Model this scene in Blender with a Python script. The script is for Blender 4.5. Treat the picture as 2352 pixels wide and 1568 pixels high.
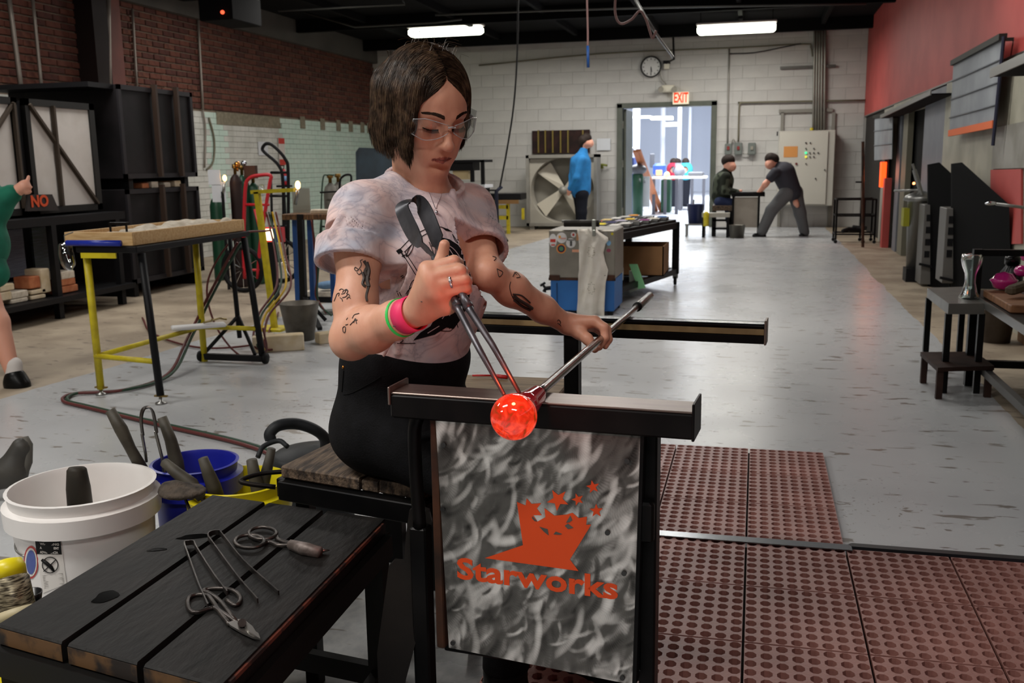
import bpy, bmesh, math, random
import numpy as np
from math import sin, cos, pi, radians, tan, atan2, sqrt
from mathutils import Vector, Matrix
for o in list(bpy.data.objects): bpy.data.objects.remove(o)
S = bpy.context.scene
COL = S.collection
# ---------------------------------------------------------------- camera, world, exposure
CAMF, CYAW, CPIT, CROL, CAMH = 2216.7, radians(14.216), radians(10.457), radians(.880), 1.1
_cy, _sy, _cp, _sp = cos(CYAW), sin(CYAW), cos(CPIT), sin(CPIT)
V_F = np.array([-_sy*_cp, _cy*_cp, -_sp]); _r = np.array([_cy, _sy, 0.]); _d = np.cross(V_F, _r)
V_R = cos(CROL)*_r+sin(CROL)*_d; V_D = -sin(CROL)*_r+cos(CROL)*_d
C0 = np.array([0, 0, CAMH])
cd = bpy.data.cameras.new('camera'); cam = bpy.data.objects.new('camera', cd); COL.objects.link(cam)
cd.sensor_width = 36; cd.lens = CAMF/2352*36; cd.clip_start = .05; cd.clip_end = 100
cam.matrix_world = Matrix(((V_R[0], -V_D[0], -V_F[0], 0), (V_R[1], -V_D[1], -V_F[1], 0), (V_R[2], -V_D[2], -V_F[2], CAMH), (0, 0, 0, 1)))
cd.dof.use_dof = True; cd.dof.focus_distance = 1.75; cd.dof.aperture_fstop = 11
S.camera = cam
W = bpy.data.worlds.new('world'); S.world = W; W.use_nodes = True
W.node_tree.nodes['Background'].inputs[0].default_value = (.75, .8, .9, 1); W.node_tree.nodes['Background'].inputs[1].default_value = .35
S.view_settings.view_transform = 'Standard'; S.view_settings.look = 'None'; S.view_settings.gamma = 1
S.view_settings.use_curve_mapping = False; S.view_settings.exposure = 0.35
def area_light(name, loc, sx, sy, watt, colr=(1, .965, .915), rot=(0, 0, 0)):
    l = bpy.data.lights.new(name, 'AREA'); l.shape = 'RECTANGLE'; l.size = sx; l.size_y = sy; l.energy = watt; l.color = colr
    o = bpy.data.objects.new(name, l); COL.objects.link(o); o.location = loc; o.rotation_euler = rot; return o
FIX = [(-4.6, 10.2, 40), (-1.2, 10.6, 40), (-4.9, 6.4, 40), (-1.3, 6.6, 30), (-4.2, 2.6, 34), (.6, 6.8, 22), (-1.9, .55, 48), (-4.0, -1.0, 40), (.3, -.6, 30)]
for x, y, w_ in FIX: area_light('fluorescent_light', (x, y, 3.0), 1.2, .28, w_)
area_light('fluorescent_light', (-2.95, 14.5, 2.83), 1.2, .26, 45)
area_light('fluorescent_light', (-.36, 14.8, 2.86), 1.2, .26, 45)
for x, y in ((-3.0, 20.5), (-.5, 22), (-3.5, 28), (-1, 30)):
    area_light('fluorescent_light', (x, y, 3.6), 2.2, 1.5, 420, (.9, .95, 1))  # unseen panels added to brighten the room beyond the doorway
# ---------------------------------------------------------------- helpers
def ray(x, y): return V_F+V_R*(x-1176)/CAMF+V_D*(y-784)/CAMF
def ZP(x, y, z=0.):
    r = ray(x, y); return C0+r*((z-CAMH)/r[2])
def DP(x, y, d): return C0+ray(x, y)*d
def YP(x, y, Y):
    r = ray(x, y); return C0+r*(Y/r[1])
def XP(x, y, X):
    r = ray(x, y); return C0+r*(X/r[0])
def hexc(h, a=1.0):
    h = h.lstrip('#'); c = [int(h[i:i+2], 16)/255 for i in (0, 2, 4)]
    return tuple((v/12.92 if v <= .04045 else ((v+.055)/1.055)**2.4) for v in c)+(a,)
MATS = {}
def mat(name, c='#808080', rough=.6, metal=0., emit=None, es=0., c2=None, ns=8., nd=4., bump=0., bs=None, trans=0., ior=1.45, coat=0., stretch=None, spec=.5, lo=.4, hi=.65, alpha=1., sss=0.):
    """procedural material: base colour c mixed with c2 through noise, optional bump"""
    if name in MATS: return MATS[name]
    m = bpy.data.materials.new(name); m.use_nodes = True; nt = m.node_tree; b = nt.nodes['Principled BSDF']
    cc = hexc(c) if isinstance(c, str) else c
    if max(cc[:3]) < .03 and rough > .3 and spec == .5: spec = .22
    b.inputs['Base Color'].default_value = cc; b.inputs['Roughness'].default_value = rough; b.inputs['Metallic'].default_value = metal
    b.inputs['Transmission Weight'].default_value = trans; b.inputs['IOR'].default_value = ior; b.inputs['Coat Weight'].default_value = coat
    b.inputs['Specular IOR Level'].default_value = spec; b.inputs['Alpha'].default_value = alpha
    if sss: b.inputs['Subsurface Weight'].default_value = sss; b.inputs['Subsurface Radius'].default_value = (.02, .007, .004); b.inputs['Subsurface Scale'].default_value = .4
    if emit: b.inputs['Emission Color'].default_value = hexc(emit) if isinstance(emit, str) else emit; b.inputs['Emission Strength'].default_value = es
    if c2 or bump:
        tc = nt.nodes.new('ShaderNodeTexCoord'); mp = nt.nodes.new('ShaderNodeMapping'); nt.links.new(tc.outputs['Object'], mp.inputs[0])
        if stretch: mp.inputs['Scale'].default_value = stretch
        n = nt.nodes.new('ShaderNodeTexNoise'); n.inputs['Scale'].default_value = ns; n.inputs['Detail'].default_value = nd; nt.links.new(mp.outputs[0], n.inputs[0])
        if c2:
            r = nt.nodes.new('ShaderNodeValToRGB'); r.color_ramp.elements[0].position = lo; r.color_ramp.elements[1].position = hi
            r.color_ramp.elements[0].color = cc; r.color_ramp.elements[1].color = hexc(c2) if isinstance(c2, str) else c2
            nt.links.new(n.outputs['Fac'], r.inputs[0]); nt.links.new(r.outputs[0], b.inputs['Base Color'])
        if bump:
            n2 = nt.nodes.new('ShaderNodeTexNoise'); n2.inputs['Scale'].default_value = bs or ns*3; n2.inputs['Detail'].default_value = 5; nt.links.new(mp.outputs[0], n2.inputs[0])
            bp = nt.nodes.new('ShaderNodeBump'); bp.inputs['Strength'].default_value = min(1, bump); bp.inputs['Distance'].default_value = .004
            nt.links.new(n2.outputs['Fac'], bp.inputs['Height']); nt.links.new(bp.outputs[0], b.inputs['Normal'])
    MATS[name] = m; return m
def wpos(o):
    p = Vector((0, 0, 0))
    while o is not None: p = p+o.location; o = o.parent
    return p
def thing(name, label, cat, loc=(0, 0, 0), group=None):
    o = bpy.data.objects.new(name, None); COL.objects.link(o); o.empty_display_size = .1
    o.location = Vector([float(v) for v in loc]); o['label'] = label; o['category'] = cat
    if group: o['group'] = group
    return o
def tag(o, label, cat, group=None):
    o['label'] = label; o['category'] = cat
    if group: o['group'] = group
    return o
def struct(o): o['kind'] = 'structure'; return o
def stuff(o): o['kind'] = 'stuff'; return o
def link_mesh(name, V, Fc, m, parent=None, smooth=False, loc=None, label=None, attr=None):
    V = np.asarray(V, float).reshape(-1, 3)
    base = wpos(parent) if parent is not None else Vector((0, 0, 0))
    if parent is None:
        if loc is None: loc = ((V[:, 0].min()+V[:, 0].max())/2, (V[:, 1].min()+V[:, 1].max())/2, V[:, 2].min())
        base = Vector([float(v) for v in loc])
    me = bpy.data.meshes.new(name); me.from_pydata((V-np.array(base)).tolist(), [], [tuple(int(i) for i in f) for f in Fc]); me.update()
    if smooth: me.polygons.foreach_set('use_smooth', [True]*len(me.polygons))
    if attr is not None:
        ca = me.color_attributes.new('Col', 'FLOAT_COLOR', 'POINT'); ca.data.foreach_set('color', np.asarray(attr, float).ravel())
    o = bpy.data.objects.new(name, me); COL.objects.link(o)
    if m is not None: me.materials.append(m)
    if parent is not None: o.parent = parent
    else: o.location = base
    if label: o['label'] = label
    return o
def rotm(ax, ay, az): return np.array(Matrix.Rotation(az, 3, 'Z') @ Matrix.Rotation(ay, 3, 'Y') @ Matrix.Rotation(ax, 3, 'X'))
def frame(d, up=(0, 0, 1)):
    d = np.asarray(d, float); d = d/np.linalg.norm(d); up = np.asarray(up, float)
    if abs(d@up) > .98*np.linalg.norm(up): up = np.array([1., 0, 0])
    s = np.cross(d, up); s /= np.linalg.norm(s); u = np.cross(s, d); return d, s, u
class MB:
    """collects shapes in world coordinates; build() links them as ONE mesh object"""
    def __init__(s): s.v = []; s.f = []
    def add(s, V, Fc):
        n = len(s.v); s.v += [tuple(map(float, p)) for p in V]; s.f += [tuple(i+n for i in f) for f in Fc]; return s
    def box(s, c, size, R=None, bev=.0):
        c = np.asarray(c, float); h = np.asarray(size, float)/2; R = np.eye(3) if R is None else R
        if bev <= 0:
            P = [c+R@(h*np.array(k)) for k in ((-1, -1, -1), (1, -1, -1), (1, 1, -1), (-1, 1, -1), (-1, -1, 1), (1, -1, 1), (1, 1, 1), (-1, 1, 1))]
            return s.add(P, [(0, 3, 2, 1), (4, 5, 6, 7), (0, 1, 5, 4), (1, 2, 6, 5), (2, 3, 7, 6), (3, 0, 4, 7)])
        b = min(bev, *(h*.9)); P = []; 
        for z, i in ((-1, 1), (-1, 0), (1, 0), (1, 1)):     # chamfered outline, 4 rings
            ins = b if i else 0
            zz = z*(h[2] if i else h[2]-b)
            for sx, sy, kx in ((1, 1, 0), (1, 1, 1), (-1, 1, 1), (-1, 1, 0), (-1, -1, 0), (-1, -1, 1), (1, -1, 1), (1, -1, 0)):
                x = sx*(h[0]-ins-(b if kx else 0)); y = sy*(h[1]-ins-(0 if kx else b))
                P.append(c+R@np.array([x, y, zz]))
        Fc = [tuple(range(7, -1, -1)), tuple(range(24, 32))]
        for r in range(3):
            for k in range(8): a = r*8+k; a2 = r*8+(k+1) % 8; Fc.append((a, a2, a2+8, a+8))
        return s.add(P, Fc)
    def bx(s, x0, x1, y0, y1, z0, z1, bev=0): return s.box(((x0+x1)/2, (y0+y1)/2, (z0+z1)/2), (abs(x1-x0), abs(y1-y0), abs(z1-z0)), None, bev)
    def bar(s, p, q, w, h=None, up=(0, 0, 1), bev=0):
        p = np.asarray(p, float); q = np.asarray(q, float); d, sd, u = frame(q-p, up); h = w if h is None else h
        return s.box((p+q)/2, (np.linalg.norm(q-p), w, h), np.stack([d, sd, u], 1), bev)
    def tube(s, pts, r, n=8, caps=True, flat=None):
        pts = [np.asarray(p, float) for p in pts]; rs = r if hasattr(r, '__len__') else [r]*len(pts)
        V = []; Fc = []; u = None
        for i, p in enumerate(pts):
            t = pts[min(i+1, len(pts)-1)]-pts[max(i-1, 0)]; t = t/(np.linalg.norm(t)+1e-12)
            if u is None: _, sd, u = frame(t)
            else:
                u = u-t*(u@t); u /= np.linalg.norm(u)+1e-12; sd = np.cross(t, u)
            for k in range(n):
                a = 2*pi*k/n; V.append(p+rs[i]*(cos(a)*sd*(flat or 1)+sin(a)*u))
        for i in range(len(pts)-1):
            for k in range(n): a = i*n+k; b = i*n+(k+1) % n; Fc.append((a, b, b+n, a+n))
        if caps: Fc.append(tuple(range(n-1, -1, -1))); Fc.append(tuple((len(pts)-1)*n+k for k in range(n)))
        return s.add(V, Fc)
    def cyl(s, p, q, r, n=16, r2=None): return s.tube([p, q], [r, r if r2 is None else r2], n)
    def ribbon(s, pts, w, th, up=(0, 0, 1)):
        """flat strip of width w (along up) and thickness th following pts"""
        pts = [np.asarray(p, float) for p in pts]; ws = w if hasattr(w, '__len__') else [w]*len(pts); up = np.asarray(up, float); up = up/np.linalg.norm(up); V = []; Fc = []
        for i, p in enumerate(pts):
            t = pts[min(i+1, len(pts)-1)]-pts[max(i-1, 0)]; sd = np.cross(t, up); sd /= np.linalg.norm(sd)+1e-12; u2 = np.cross(sd, t); u2 /= np.linalg.norm(u2)+1e-12
            for a, b in ((-1, -1), (1, -1), (1, 1), (-1, 1)): V.append(p+sd*a*th/2+u2*b*ws[i]/2)
        for i in range(len(pts)-1):
            for k in range(4): a = i*4+k; b = i*4+(k+1) % 4; Fc.append((a, b, b+4, a+4))
        Fc.append((3, 2, 1, 0)); n = (len(pts)-1)*4; Fc.append((n, n+1, n+2, n+3)); return s.add(V, Fc)
    def lathe(s, c, prof, n=24, axis=(0, 0, 1), closed=False, sx=1., sy=1.):
        """prof = [(radius, height)]"""
        c = np.asarray(c, float); d, sd, u = frame(axis, (0, 1, 0) if abs(axis[1]) < .9 else (1, 0, 0)); V = []; Fc = []
        for r, h in prof:
            for k in range(n): a = 2*pi*k/n; V.append(c+d*h+r*(cos(a)*sd*sx+sin(a)*u*sy))
        m = len(prof)
        for i in range(m-1 if not closed else m):
            j = (i+1) % m
            for k in range(n): Fc.append((i*n+k, i*n+(k+1) % n, j*n+(k+1) % n, j*n+k))
        if not closed:
            if prof[0][0] > 1e-5: Fc.append(tuple(range(n-1, -1, -1)))
            if prof[-1][0] > 1e-5: Fc.append(tuple((m-1)*n+k for k in range(n)))
        return s.add(V, Fc)
    def sph(s, c, r, n=16, m=10, R=None):
        r = np.asarray([r]*3 if not hasattr(r, '__len__') else r, float); c = np.asarray(c, float); R = np.eye(3) if R is None else R; V = [c+R@(r*np.array([0, 0, 1]))]; Fc = []
        for i in range(1, m):
            t = pi*i/m
            for k in range(n): a = 2*pi*k/n; V.append(c+R@(r*np.array([sin(t)*cos(a), sin(t)*sin(a), cos(t)])))
        V.append(c+R@(r*np.array([0, 0, -1]))); L = len(V)-1
        for k in range(n):
            Fc.append((0, 1+k, 1+(k+1) % n)); Fc.append((L, L-n+(k+1) % n, L-n+k))
            for i in range(m-2): a = 1+i*n+k; b = 1+i*n+(k+1) % n; Fc.append((a, a+n, b+n, b))
        return s.add(V, Fc)
    def prism(s, pts, off):
        """closed polygon (3D points) extruded by the vector off"""
        pts = [np.asarray(p, float) for p in pts]; off = np.asarray(off, float); n = len(pts)
        return s.add(pts+[p+off for p in pts], [tuple(range(n-1, -1, -1)), tuple(range(n, 2*n))]+[(k, (k+1) % n, n+(k+1) % n, n+k) for k in range(n)])
    def build(s, name, m, parent=None, smooth=False, label=None, loc=None, auto=False):
        o = link_mesh(name, s.v, s.f, m, parent, smooth, loc, label)
        if auto: o.data.polygons.foreach_set('use_smooth', [True]*len(o.data.polygons)); o.data.set_sharp_from_angle(angle=radians(38))
        return o
def spline(pts, n=8):
    """Catmull-Rom through pts"""
    P = [np.asarray(p, float) for p in pts]; P = [2*P[0]-P[1]]+P+[2*P[-1]-P[-2]]; out = []
    for i in range(1, len(P)-2):
        for k in range(n):
            t = k/n; a, b, c, d = P[i-1:i+3]
            out.append(.5*(2*b+(c-a)*t+(2*a-5*b+4*c-d)*t*t+(3*b-a-3*c+d)*t**3))
    out.append(P[-2]); return out
def copy_tree(o, parent=None, loc=None):
    c = o.copy(); COL.objects.link(c); c.parent = parent
    if loc is not None: c.location = loc
    for ch in o.children: copy_tree(ch, c)
    return c
# ---- implicit surfaces (bodies, cloth, hair) ----
def s_cap(P, a, b, ra, rb):
    a = np.asarray(a, float); ba = np.asarray(b, float)-a; pa = P-a; h = np.clip(pa@ba/(ba@ba+1e-12), 0, 1)
    return np.linalg.norm(pa-h[:, None]*ba, axis=1)-(ra+(rb-ra)*h)
def s_ell(P, c, r, R=None):
    p = P-np.asarray(c, float)
    if R is not None: p = p@R
    r = np.asarray(r, float); k0 = np.linalg.norm(p/r, axis=1); k1 = np.linalg.norm(p/(r*r), axis=1)+1e-9; return k0*(k0-1)/k1
def s_box(P, c, h, R=None, rd=0.):
    p = P-np.asarray(c, float)
    if R is not None: p = p@R
    q = np.abs(p)-(np.asarray(h, float)-rd); return np.linalg.norm(np.maximum(q, 0), axis=1)+np.minimum(q.max(1), 0)-rd
def smin(a, b, k):
    if k <= 0: return np.minimum(a, b)
    h = np.maximum(k-np.abs(a-b), 0)/k; return np.minimum(a, b)-h*h*k*.25
def smax(a, b, k): return -smin(-a, -b, k)
def nets(fn, lo, hi, h, proj=2):
    lo = np.asarray(lo, float); hi = np.asarray(hi, float); B = 8
    n = (np.ceil((hi-lo)/h/B).astype(int))*B; N = n+1
    G = np.full(tuple(N), 1e3)
    bc = np.stack(np.meshgrid(*[np.arange(0, k, B) for k in n], indexing='ij'), -1).reshape(-1, 3)
    fc = fn(lo+(bc+B/2)*h); act = bc[np.abs(fc) < B*h*1.75]; ins = bc[fc < -B*h*1.75]
    for b in ins: G[b[0]:b[0]+B+1, b[1]:b[1]+B+1, b[2]:b[2]+B+1] = np.minimum(G[b[0]:b[0]+B+1, b[1]:b[1]+B+1, b[2]:b[2]+B+1], -1e3)
    loc = np.stack(np.meshgrid(*[np.arange(B+1)]*3, indexing='ij'), -1).reshape(-1, 3)
    for i in range(0, len(act), 400):
        idx = (act[i:i+400, None, :]+loc[None]).reshape(-1, 3); G[idx[:, 0], idx[:, 1], idx[:, 2]] = fn(lo+idx*h)
    Sg = G < 0; c = [Sg[i:N[0]-1+i, j:N[1]-1+j, k:N[2]-1+k] for i in (0, 1) for j in (0, 1) for k in (0, 1)]
    su = sum(x.astype(np.int8) for x in c); cells = np.argwhere((su > 0) & (su < 8)); ID = np.full(tuple(n), -1, int); ID[tuple(cells.T)] = np.arange(len(cells))
    acc = np.zeros((len(cells), 3)); cnt = np.zeros(len(cells)); cor = [(i, j, k) for i in (0, 1) for j in (0, 1) for k in (0, 1)]
    for A in cor:
        for ax in range(3):
            if A[ax]: continue
            Bc = list(A); Bc[ax] = 1; ga = G[tuple((cells+A).T)]; gb = G[tuple((cells+Bc).T)]; m = (ga < 0) != (gb < 0)
            t = np.where(m, ga/(ga-gb+1e-30), 0); t = np.clip(t, 0, 1); p = np.repeat(np.array(A, float)[None], len(cells), 0); p[:, ax] += t; acc[m] += p[m]; cnt[m] += 1
    Vv = lo+(cells+acc/cnt[:, None])*h; Q = []
    for ax in range(3):
        a1, a2 = (ax+1) % 3, (ax+2) % 3; sl0 = [slice(1, None)]*3; s0 = [slice(1, N[i]-1) for i in range(3)]; s0[ax] = slice(0, N[ax]-1); s1 = list(s0); s1[ax] = slice(1, N[ax])
        g0 = Sg[tuple(s0)]; g1 = Sg[tuple(s1)]; e = np.argwhere(g0 != g1); o = np.ones(3, int); o[ax] = 0; e = e+o; e0 = e-o
        fl = g0[tuple(e0.T)]; d1 = np.zeros(3, int); d1[a1] = 1; d2 = np.zeros(3, int); d2[a2] = 1
        q = np.stack([ID[tuple((e-d1-d2).T)], ID[tuple((e-d2).T)], ID[tuple(e.T)], ID[tuple((e-d1).T)]], 1); q[~fl] = q[~fl][:, ::-1]; Q.append(q)
    Q = np.concatenate(Q); Q = Q[(Q >= 0).all(1)]
    for _ in range(proj):
        f = fn(Vv); g = np.stack([(fn(Vv+d)-fn(Vv-d))/(h*.5) for d in np.eye(3)*h*.25], 1); Vv = Vv-np.clip(f/(np.sum(g*g, 1)+1e-6), -h*.6, h*.6)[:, None]*g
    return Vv, Q
def sdf_obj(name, fn, lo, hi, h, m, parent=None, label=None, attr=None, proj=2, loc=None):
    Vv, Q = nets(fn, lo, hi, h, proj); return link_mesh(name, Vv, Q, m, parent, True, loc, label, attr(Vv) if attr else None)
def text_obj(name, body, size, origin, ux, uy, m, parent=None, depth=.001, bold=.0, align='LEFT', label=None, xs=1., fit=None):
    """lettering as a mesh lying in the plane (ux, uy)"""
    cu = bpy.data.curves.new(name, 'FONT'); cu.body = body; cu.size = size; cu.extrude = depth; cu.offset = bold; cu.align_x = align; cu.resolution_u = 3
    t = bpy.data.objects.new(name, cu); COL.objects.link(t); bpy.context.view_layer.update()
    dg = bpy.context.evaluated_depsgraph_get(); me = bpy.data.meshes.new_from_object(t.evaluated_get(dg)); bpy.data.objects.remove(t)
    
    if fit: X_ = [v.co.x for v in me.vertices]; xs = fit/(max(X_)-min(X_))
    ux = np.asarray(ux, float); ux /= np.linalg.norm(ux); uy = np.asarray(uy, float); uy -= ux*(uy@ux); uy /= np.linalg.norm(uy); uz = np.cross(ux, uy)
    V = [np.asarray(origin, float)+ux*v.co.x*xs+uy*v.co.y+uz*v.co.z for v in me.vertices]; Fc = [tuple(p.vertices) for p in me.polygons]
    return link_mesh(name, V, Fc, m, parent, False, None, label)
rnd = random.Random(7)
# ================================================================ STRUCTURE
XL, XR, YW, ZC, YB = -6.68, 1.62, 16.6, 3.2, -4.0
def floor_mat():
    m = bpy.data.materials.new('painted_floor'); m.use_nodes = True; nt = m.node_tree; b = nt.nodes['Principled BSDF']; N = nt.nodes.new; L = nt.links.new
    g = N('ShaderNodeNewGeometry'); sx = N('ShaderNodeSeparateXYZ'); L(g.outputs['Position'], sx.inputs[0])
    n = N('ShaderNodeTexNoise'); n.inputs['Scale'].default_value = 1.2; n.inputs['Detail'].default_value = 7; L(g.outputs['Position'], n.inputs[0])
    def math_(op, a, bb=None):
        q = N('ShaderNodeMath'); q.operation = op
        for i, v in enumerate((a, bb)):
            if v is None: continue
            if isinstance(v, (int, float)): q.inputs[i].default_value = v
            else: L(v, q.inputs[i])
        return q.outputs[0]
    wob = math_('MULTIPLY', math_('SUBTRACT', n.outputs['Fac'], .5), .12)
    yb = math_('MULTIPLY', sx.outputs['Y'], .055)
    right_ = math_('GREATER_THAN', math_('ADD', sx.outputs['X'], wob), 1.09)
    left_ = math_('LESS_THAN', math_('ADD', math_('SUBTRACT', sx.outputs['X'], yb), wob), -3.78)
    tan_ = math_('MAXIMUM', right_, left_)
    def ramp(f, a, bcol, lo, hi):
        r = N('ShaderNodeValToRGB'); r.color_ramp.elements[0].position = lo; r.color_ramp.elements[1].position = hi; r.color_ramp.elements[0].color = hexc(a); r.color_ramp.elements[1].color = hexc(bcol); L(f, r.inputs[0]); return r.outputs[0]
    def mix(f, a, bb):
        r = N('ShaderNodeMix'); r.data_type = 'RGBA'; L(f, r.inputs[0]); L(a, r.inputs[6]); L(bb, r.inputs[7]); return r.outputs[2]
    blue = ramp(n.outputs['Fac'], '#b0b2b4', '#bdbfc0', .35, .7)
    n2 = N('ShaderNodeTexNoise'); n2.inputs['Scale'].default_value = 2.3; n2.inputs['Detail'].default_value = 8; L(g.outputs['Position'], n2.inputs[0])
    tanc = ramp(n2.outputs['Fac'], '#8d7f6d', '#a89a86', .4, .62)
    # thin brown scuffs: a stretched noise cut narrow, masked to patches
    mp = N('ShaderNodeMapping'); mp.inputs['Scale'].default_value = (7, 24, 1); mp.inputs['Rotation'].default_value = (0, 0, .5); L(g.outputs['Position'], mp.inputs[0])
    n3 = N('ShaderNodeTexNoise'); n3.inputs['Scale'].default_value = 1.0; n3.inputs['Detail'].default_value = 3; n3.inputs['Distortion'].default_value = .6; L(mp.outputs[0], n3.inputs[0])
    sc = ramp(n3.outputs['Fac'], '#000000', '#ffffff', .635, .66)
    mp4 = N('ShaderNodeMapping'); mp4.inputs['Scale'].default_value = (55, 40, 1); L(g.outputs['Position'], mp4.inputs[0])
    n4 = N('ShaderNodeTexNoise'); n4.inputs['Scale'].default_value = 1.; n4.inputs['Detail'].default_value = 2; L(mp4.outputs[0], n4.inputs[0])
    sp_ = ramp(n4.outputs['Fac'], '#000000', '#ffffff', .66, .68)
    n5 = N('ShaderNodeTexNoise'); n5.inputs['Scale'].default_value = .9; n5.inputs['Detail'].default_value = 3; L(g.outputs['Position'], n5.inputs[0])
    patch = ramp(n5.outputs['Fac'], '#000000', '#ffffff', .5, .6)
    dirt = math_('MULTIPLY', math_('MAXIMUM', sc, math_('MULTIPLY', sp_, patch)), .8)
    col_ = mix(dirt, mix(tan_, blue, tanc), ramp(n2.outputs['Fac'], '#5c5348', '#6e6254', .4, .6))
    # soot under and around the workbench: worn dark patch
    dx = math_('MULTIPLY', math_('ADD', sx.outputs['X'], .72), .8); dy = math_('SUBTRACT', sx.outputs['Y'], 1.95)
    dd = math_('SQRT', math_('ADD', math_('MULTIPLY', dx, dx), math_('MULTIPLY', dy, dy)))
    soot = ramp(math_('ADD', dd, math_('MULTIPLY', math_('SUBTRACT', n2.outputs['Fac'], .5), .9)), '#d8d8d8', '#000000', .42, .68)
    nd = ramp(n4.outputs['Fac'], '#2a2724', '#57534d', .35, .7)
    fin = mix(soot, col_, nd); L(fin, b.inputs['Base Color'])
    ro = N('ShaderNodeMapRange'); ro.inputs['To Min'].default_value = .2; ro.inputs['To Max'].default_value = .36; L(n2.outputs['Fac'], ro.inputs[0])
    L(math_('ADD', ro.outputs[0], math_('MULTIPLY', tan_, .3)), b.inputs['Roughness'])
    bp = N('ShaderNodeBump'); bp.inputs['Strength'].default_value = .12; bp.inputs['Distance'].default_value = .01; L(n2.outputs['Fac'], bp.inputs['Height']); L(bp.outputs[0], b.inputs['Normal'])
    return m
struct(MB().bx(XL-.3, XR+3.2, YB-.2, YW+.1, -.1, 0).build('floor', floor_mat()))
black = mat('black_ceiling_paint', '#050506', .95, spec=.2)
struct(MB().bx(XL-.3, XR+.2, YB-.2, YW+.2, ZC, ZC+.1).build('ceiling', black))
plaster = mat('grey_wall_paint', '#a9a49c', .75, c2='#b3aea6', ns=3)
# back wall: backing split round the doorway, blocks proud of it
DX0, DX1, DZ = -2.25, -.745, 2.0
mortar = mat('block_joint', '#a09d98', .9)
wb = MB().bx(XL-.2, DX0, YW+.012, YW+.2, 0, ZC).bx(DX1, XR+.2, YW+.012, YW+.2, 0, ZC).bx(DX0, DX1, YW+.012, YW+.2, DZ, ZC)
wall_back = struct(wb.build('wall_back', mortar, loc=(0, YW, 0)))
blockm = mat('painted_concrete_block', '#b5b3af', .7, c2='#bfbdb8', ns=2.5, bump=.4, bs=60)
bmesh_full = None
def block_row(w):
    mb = MB().box((0, 0, 0), (w-.004, .018, .2-.004), None, .0015); me = bpy.data.meshes.new('concrete_block'); me.from_pydata(mb.v, [], mb.f); me.update(); me.materials.append(blockm); return me
BM = {}
nblk = 0
for r in range(16):
    z0 = r*.2
    x = XL - (.2 if r % 2 else 0)
    while x < XR-.01:
        x0, x1 = max(x, XL), min(x+.4, XR); x += .4
        if z0 < DZ-.01:
            if x0 < DX0 < x1: x1 = DX0
            elif x0 < DX1 < x1: x0 = DX1
            elif DX0-.01 <= x0 and x1 <= DX1+.01: continue
        w = round(x1-x0, 3)
        if w < .03: continue
        if w not in BM: BM[w] = block_row(w)
        o = bpy.data.objects.new('concrete_block', BM[w]); COL.objects.link(o); o.parent = wall_back
        o.location = ((x0+x1)/2, rnd.uniform(-.001, .0015)+.016, z0+.1)
# left wall: brick above, painted brick below
WL = MB().bx(XL-.2, XL-.01, YB, YW+.1, 0, ZC)
wall_left = struct(WL.build('wall_left', mat('brick_mortar', '#77685a', .95, c2='#8a7a69', ns=6), loc=(XL, 8, 0)))
bricks = [mat('red_brick_%s' % k, c, .85, c2=c2, ns=14, bump=.5, bs=50) for k, c, c2 in (('dark', '#45251f', '#532e26'), ('mid', '#583025', '#643a2d'), ('warm', '#693f30', '#4f2c23'))]
BH, BL_ = .0715, .215
BMESH = []
for m in bricks:
    mb = MB().box((0, 0, 0), (.024, BL_-.014, BH-.016), None, .004); me = bpy.data.meshes.new('brick'); me.from_pydata(mb.v, [], mb.f); me.update(); me.materials.append(m); BMESH.append(me)
rest = [MB(), MB(), MB()]; cand = []
z = 1.81; r = 0
while z < 3.15:
    lim = 2.86
    y = 5.6+(BL_/2 if r % 2 else 0)
    while y < 16.5:
        yc = y+BL_/2
        if z+BH < lim or True:
            if z < 2.86 and not (8.95 < yc < 9.3): cand.append((yc, z+BH/2))
        y += BL_
    z += BH; r += 1
cand.sort(key=lambda c: c[0])
vis = [c for c in cand if c[0] > 7.6]
front = set(vis[:290])
for c in cand:
    k = rnd.choice((0, 0, 1, 1, 1, 2)); dx = rnd.uniform(-.003, .002)
    if c in front:
        o = bpy.data.objects.new('brick', BMESH[k]); COL.objects.link(o); o.parent = wall_left; o.location = (.004+dx, c[0]-8, c[1])
    else: rest[k].box((XL+.004+dx, c[0], c[1]), (.024, BL_-.014, BH-.016))
for k in range(3): stuff(rest[k].build('brickwork', bricks[k], wall_left, label='far run of red brickwork on left wall'))
# grey band over brick, painted lower wall
struct(MB().bx(XL-.05, XL+.10, YB, YW, 2.87, ZC).build('trim_1', mat('grey_soffit', '#4c4a46', .8, c2='#56534e', ns=2)))
mintm = mat('mint_painted_brick', '#b9cfc3', .7, c2='#c6d6cb', ns=3)
whitem = mat('white_painted_brick', '#c9c9c2', .7, c2='#b5b6ae', ns=4)
pm = MB(); pw = MB(); z = 0.; r = 0
while z < 1.77:
    y = 5.6+(BL_/2 if r % 2 else 0)
    while y < 16.5:
        wh = y < 10.9 or 11.4 < y < 12.9
        if not (z > 1.62 and 11.2 < y < 12.9): (pw if wh else pm).box((XL+.0, y+BL_/2, z+BH/2), (.022, BL_-.004, BH-.004))
        y += BL_
    z += BH; r += 1
stuff(pm.build('mint_brickwork', mintm, wall_left)); stuff(pw.build('white_brickwork', whitem, wall_left))
for y in (13.6, 14.3, 14.9, 15.4, 15.9, 16.2):   # patched sockets along the paint line
    MB().bx(XL, XL+.022, y, y+.16, 1.66, 1.84, .004).build('mortar_patch', mat('old_mortar', '#77705f', .9, c2='#8a8370', ns=20), wall_left)
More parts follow.
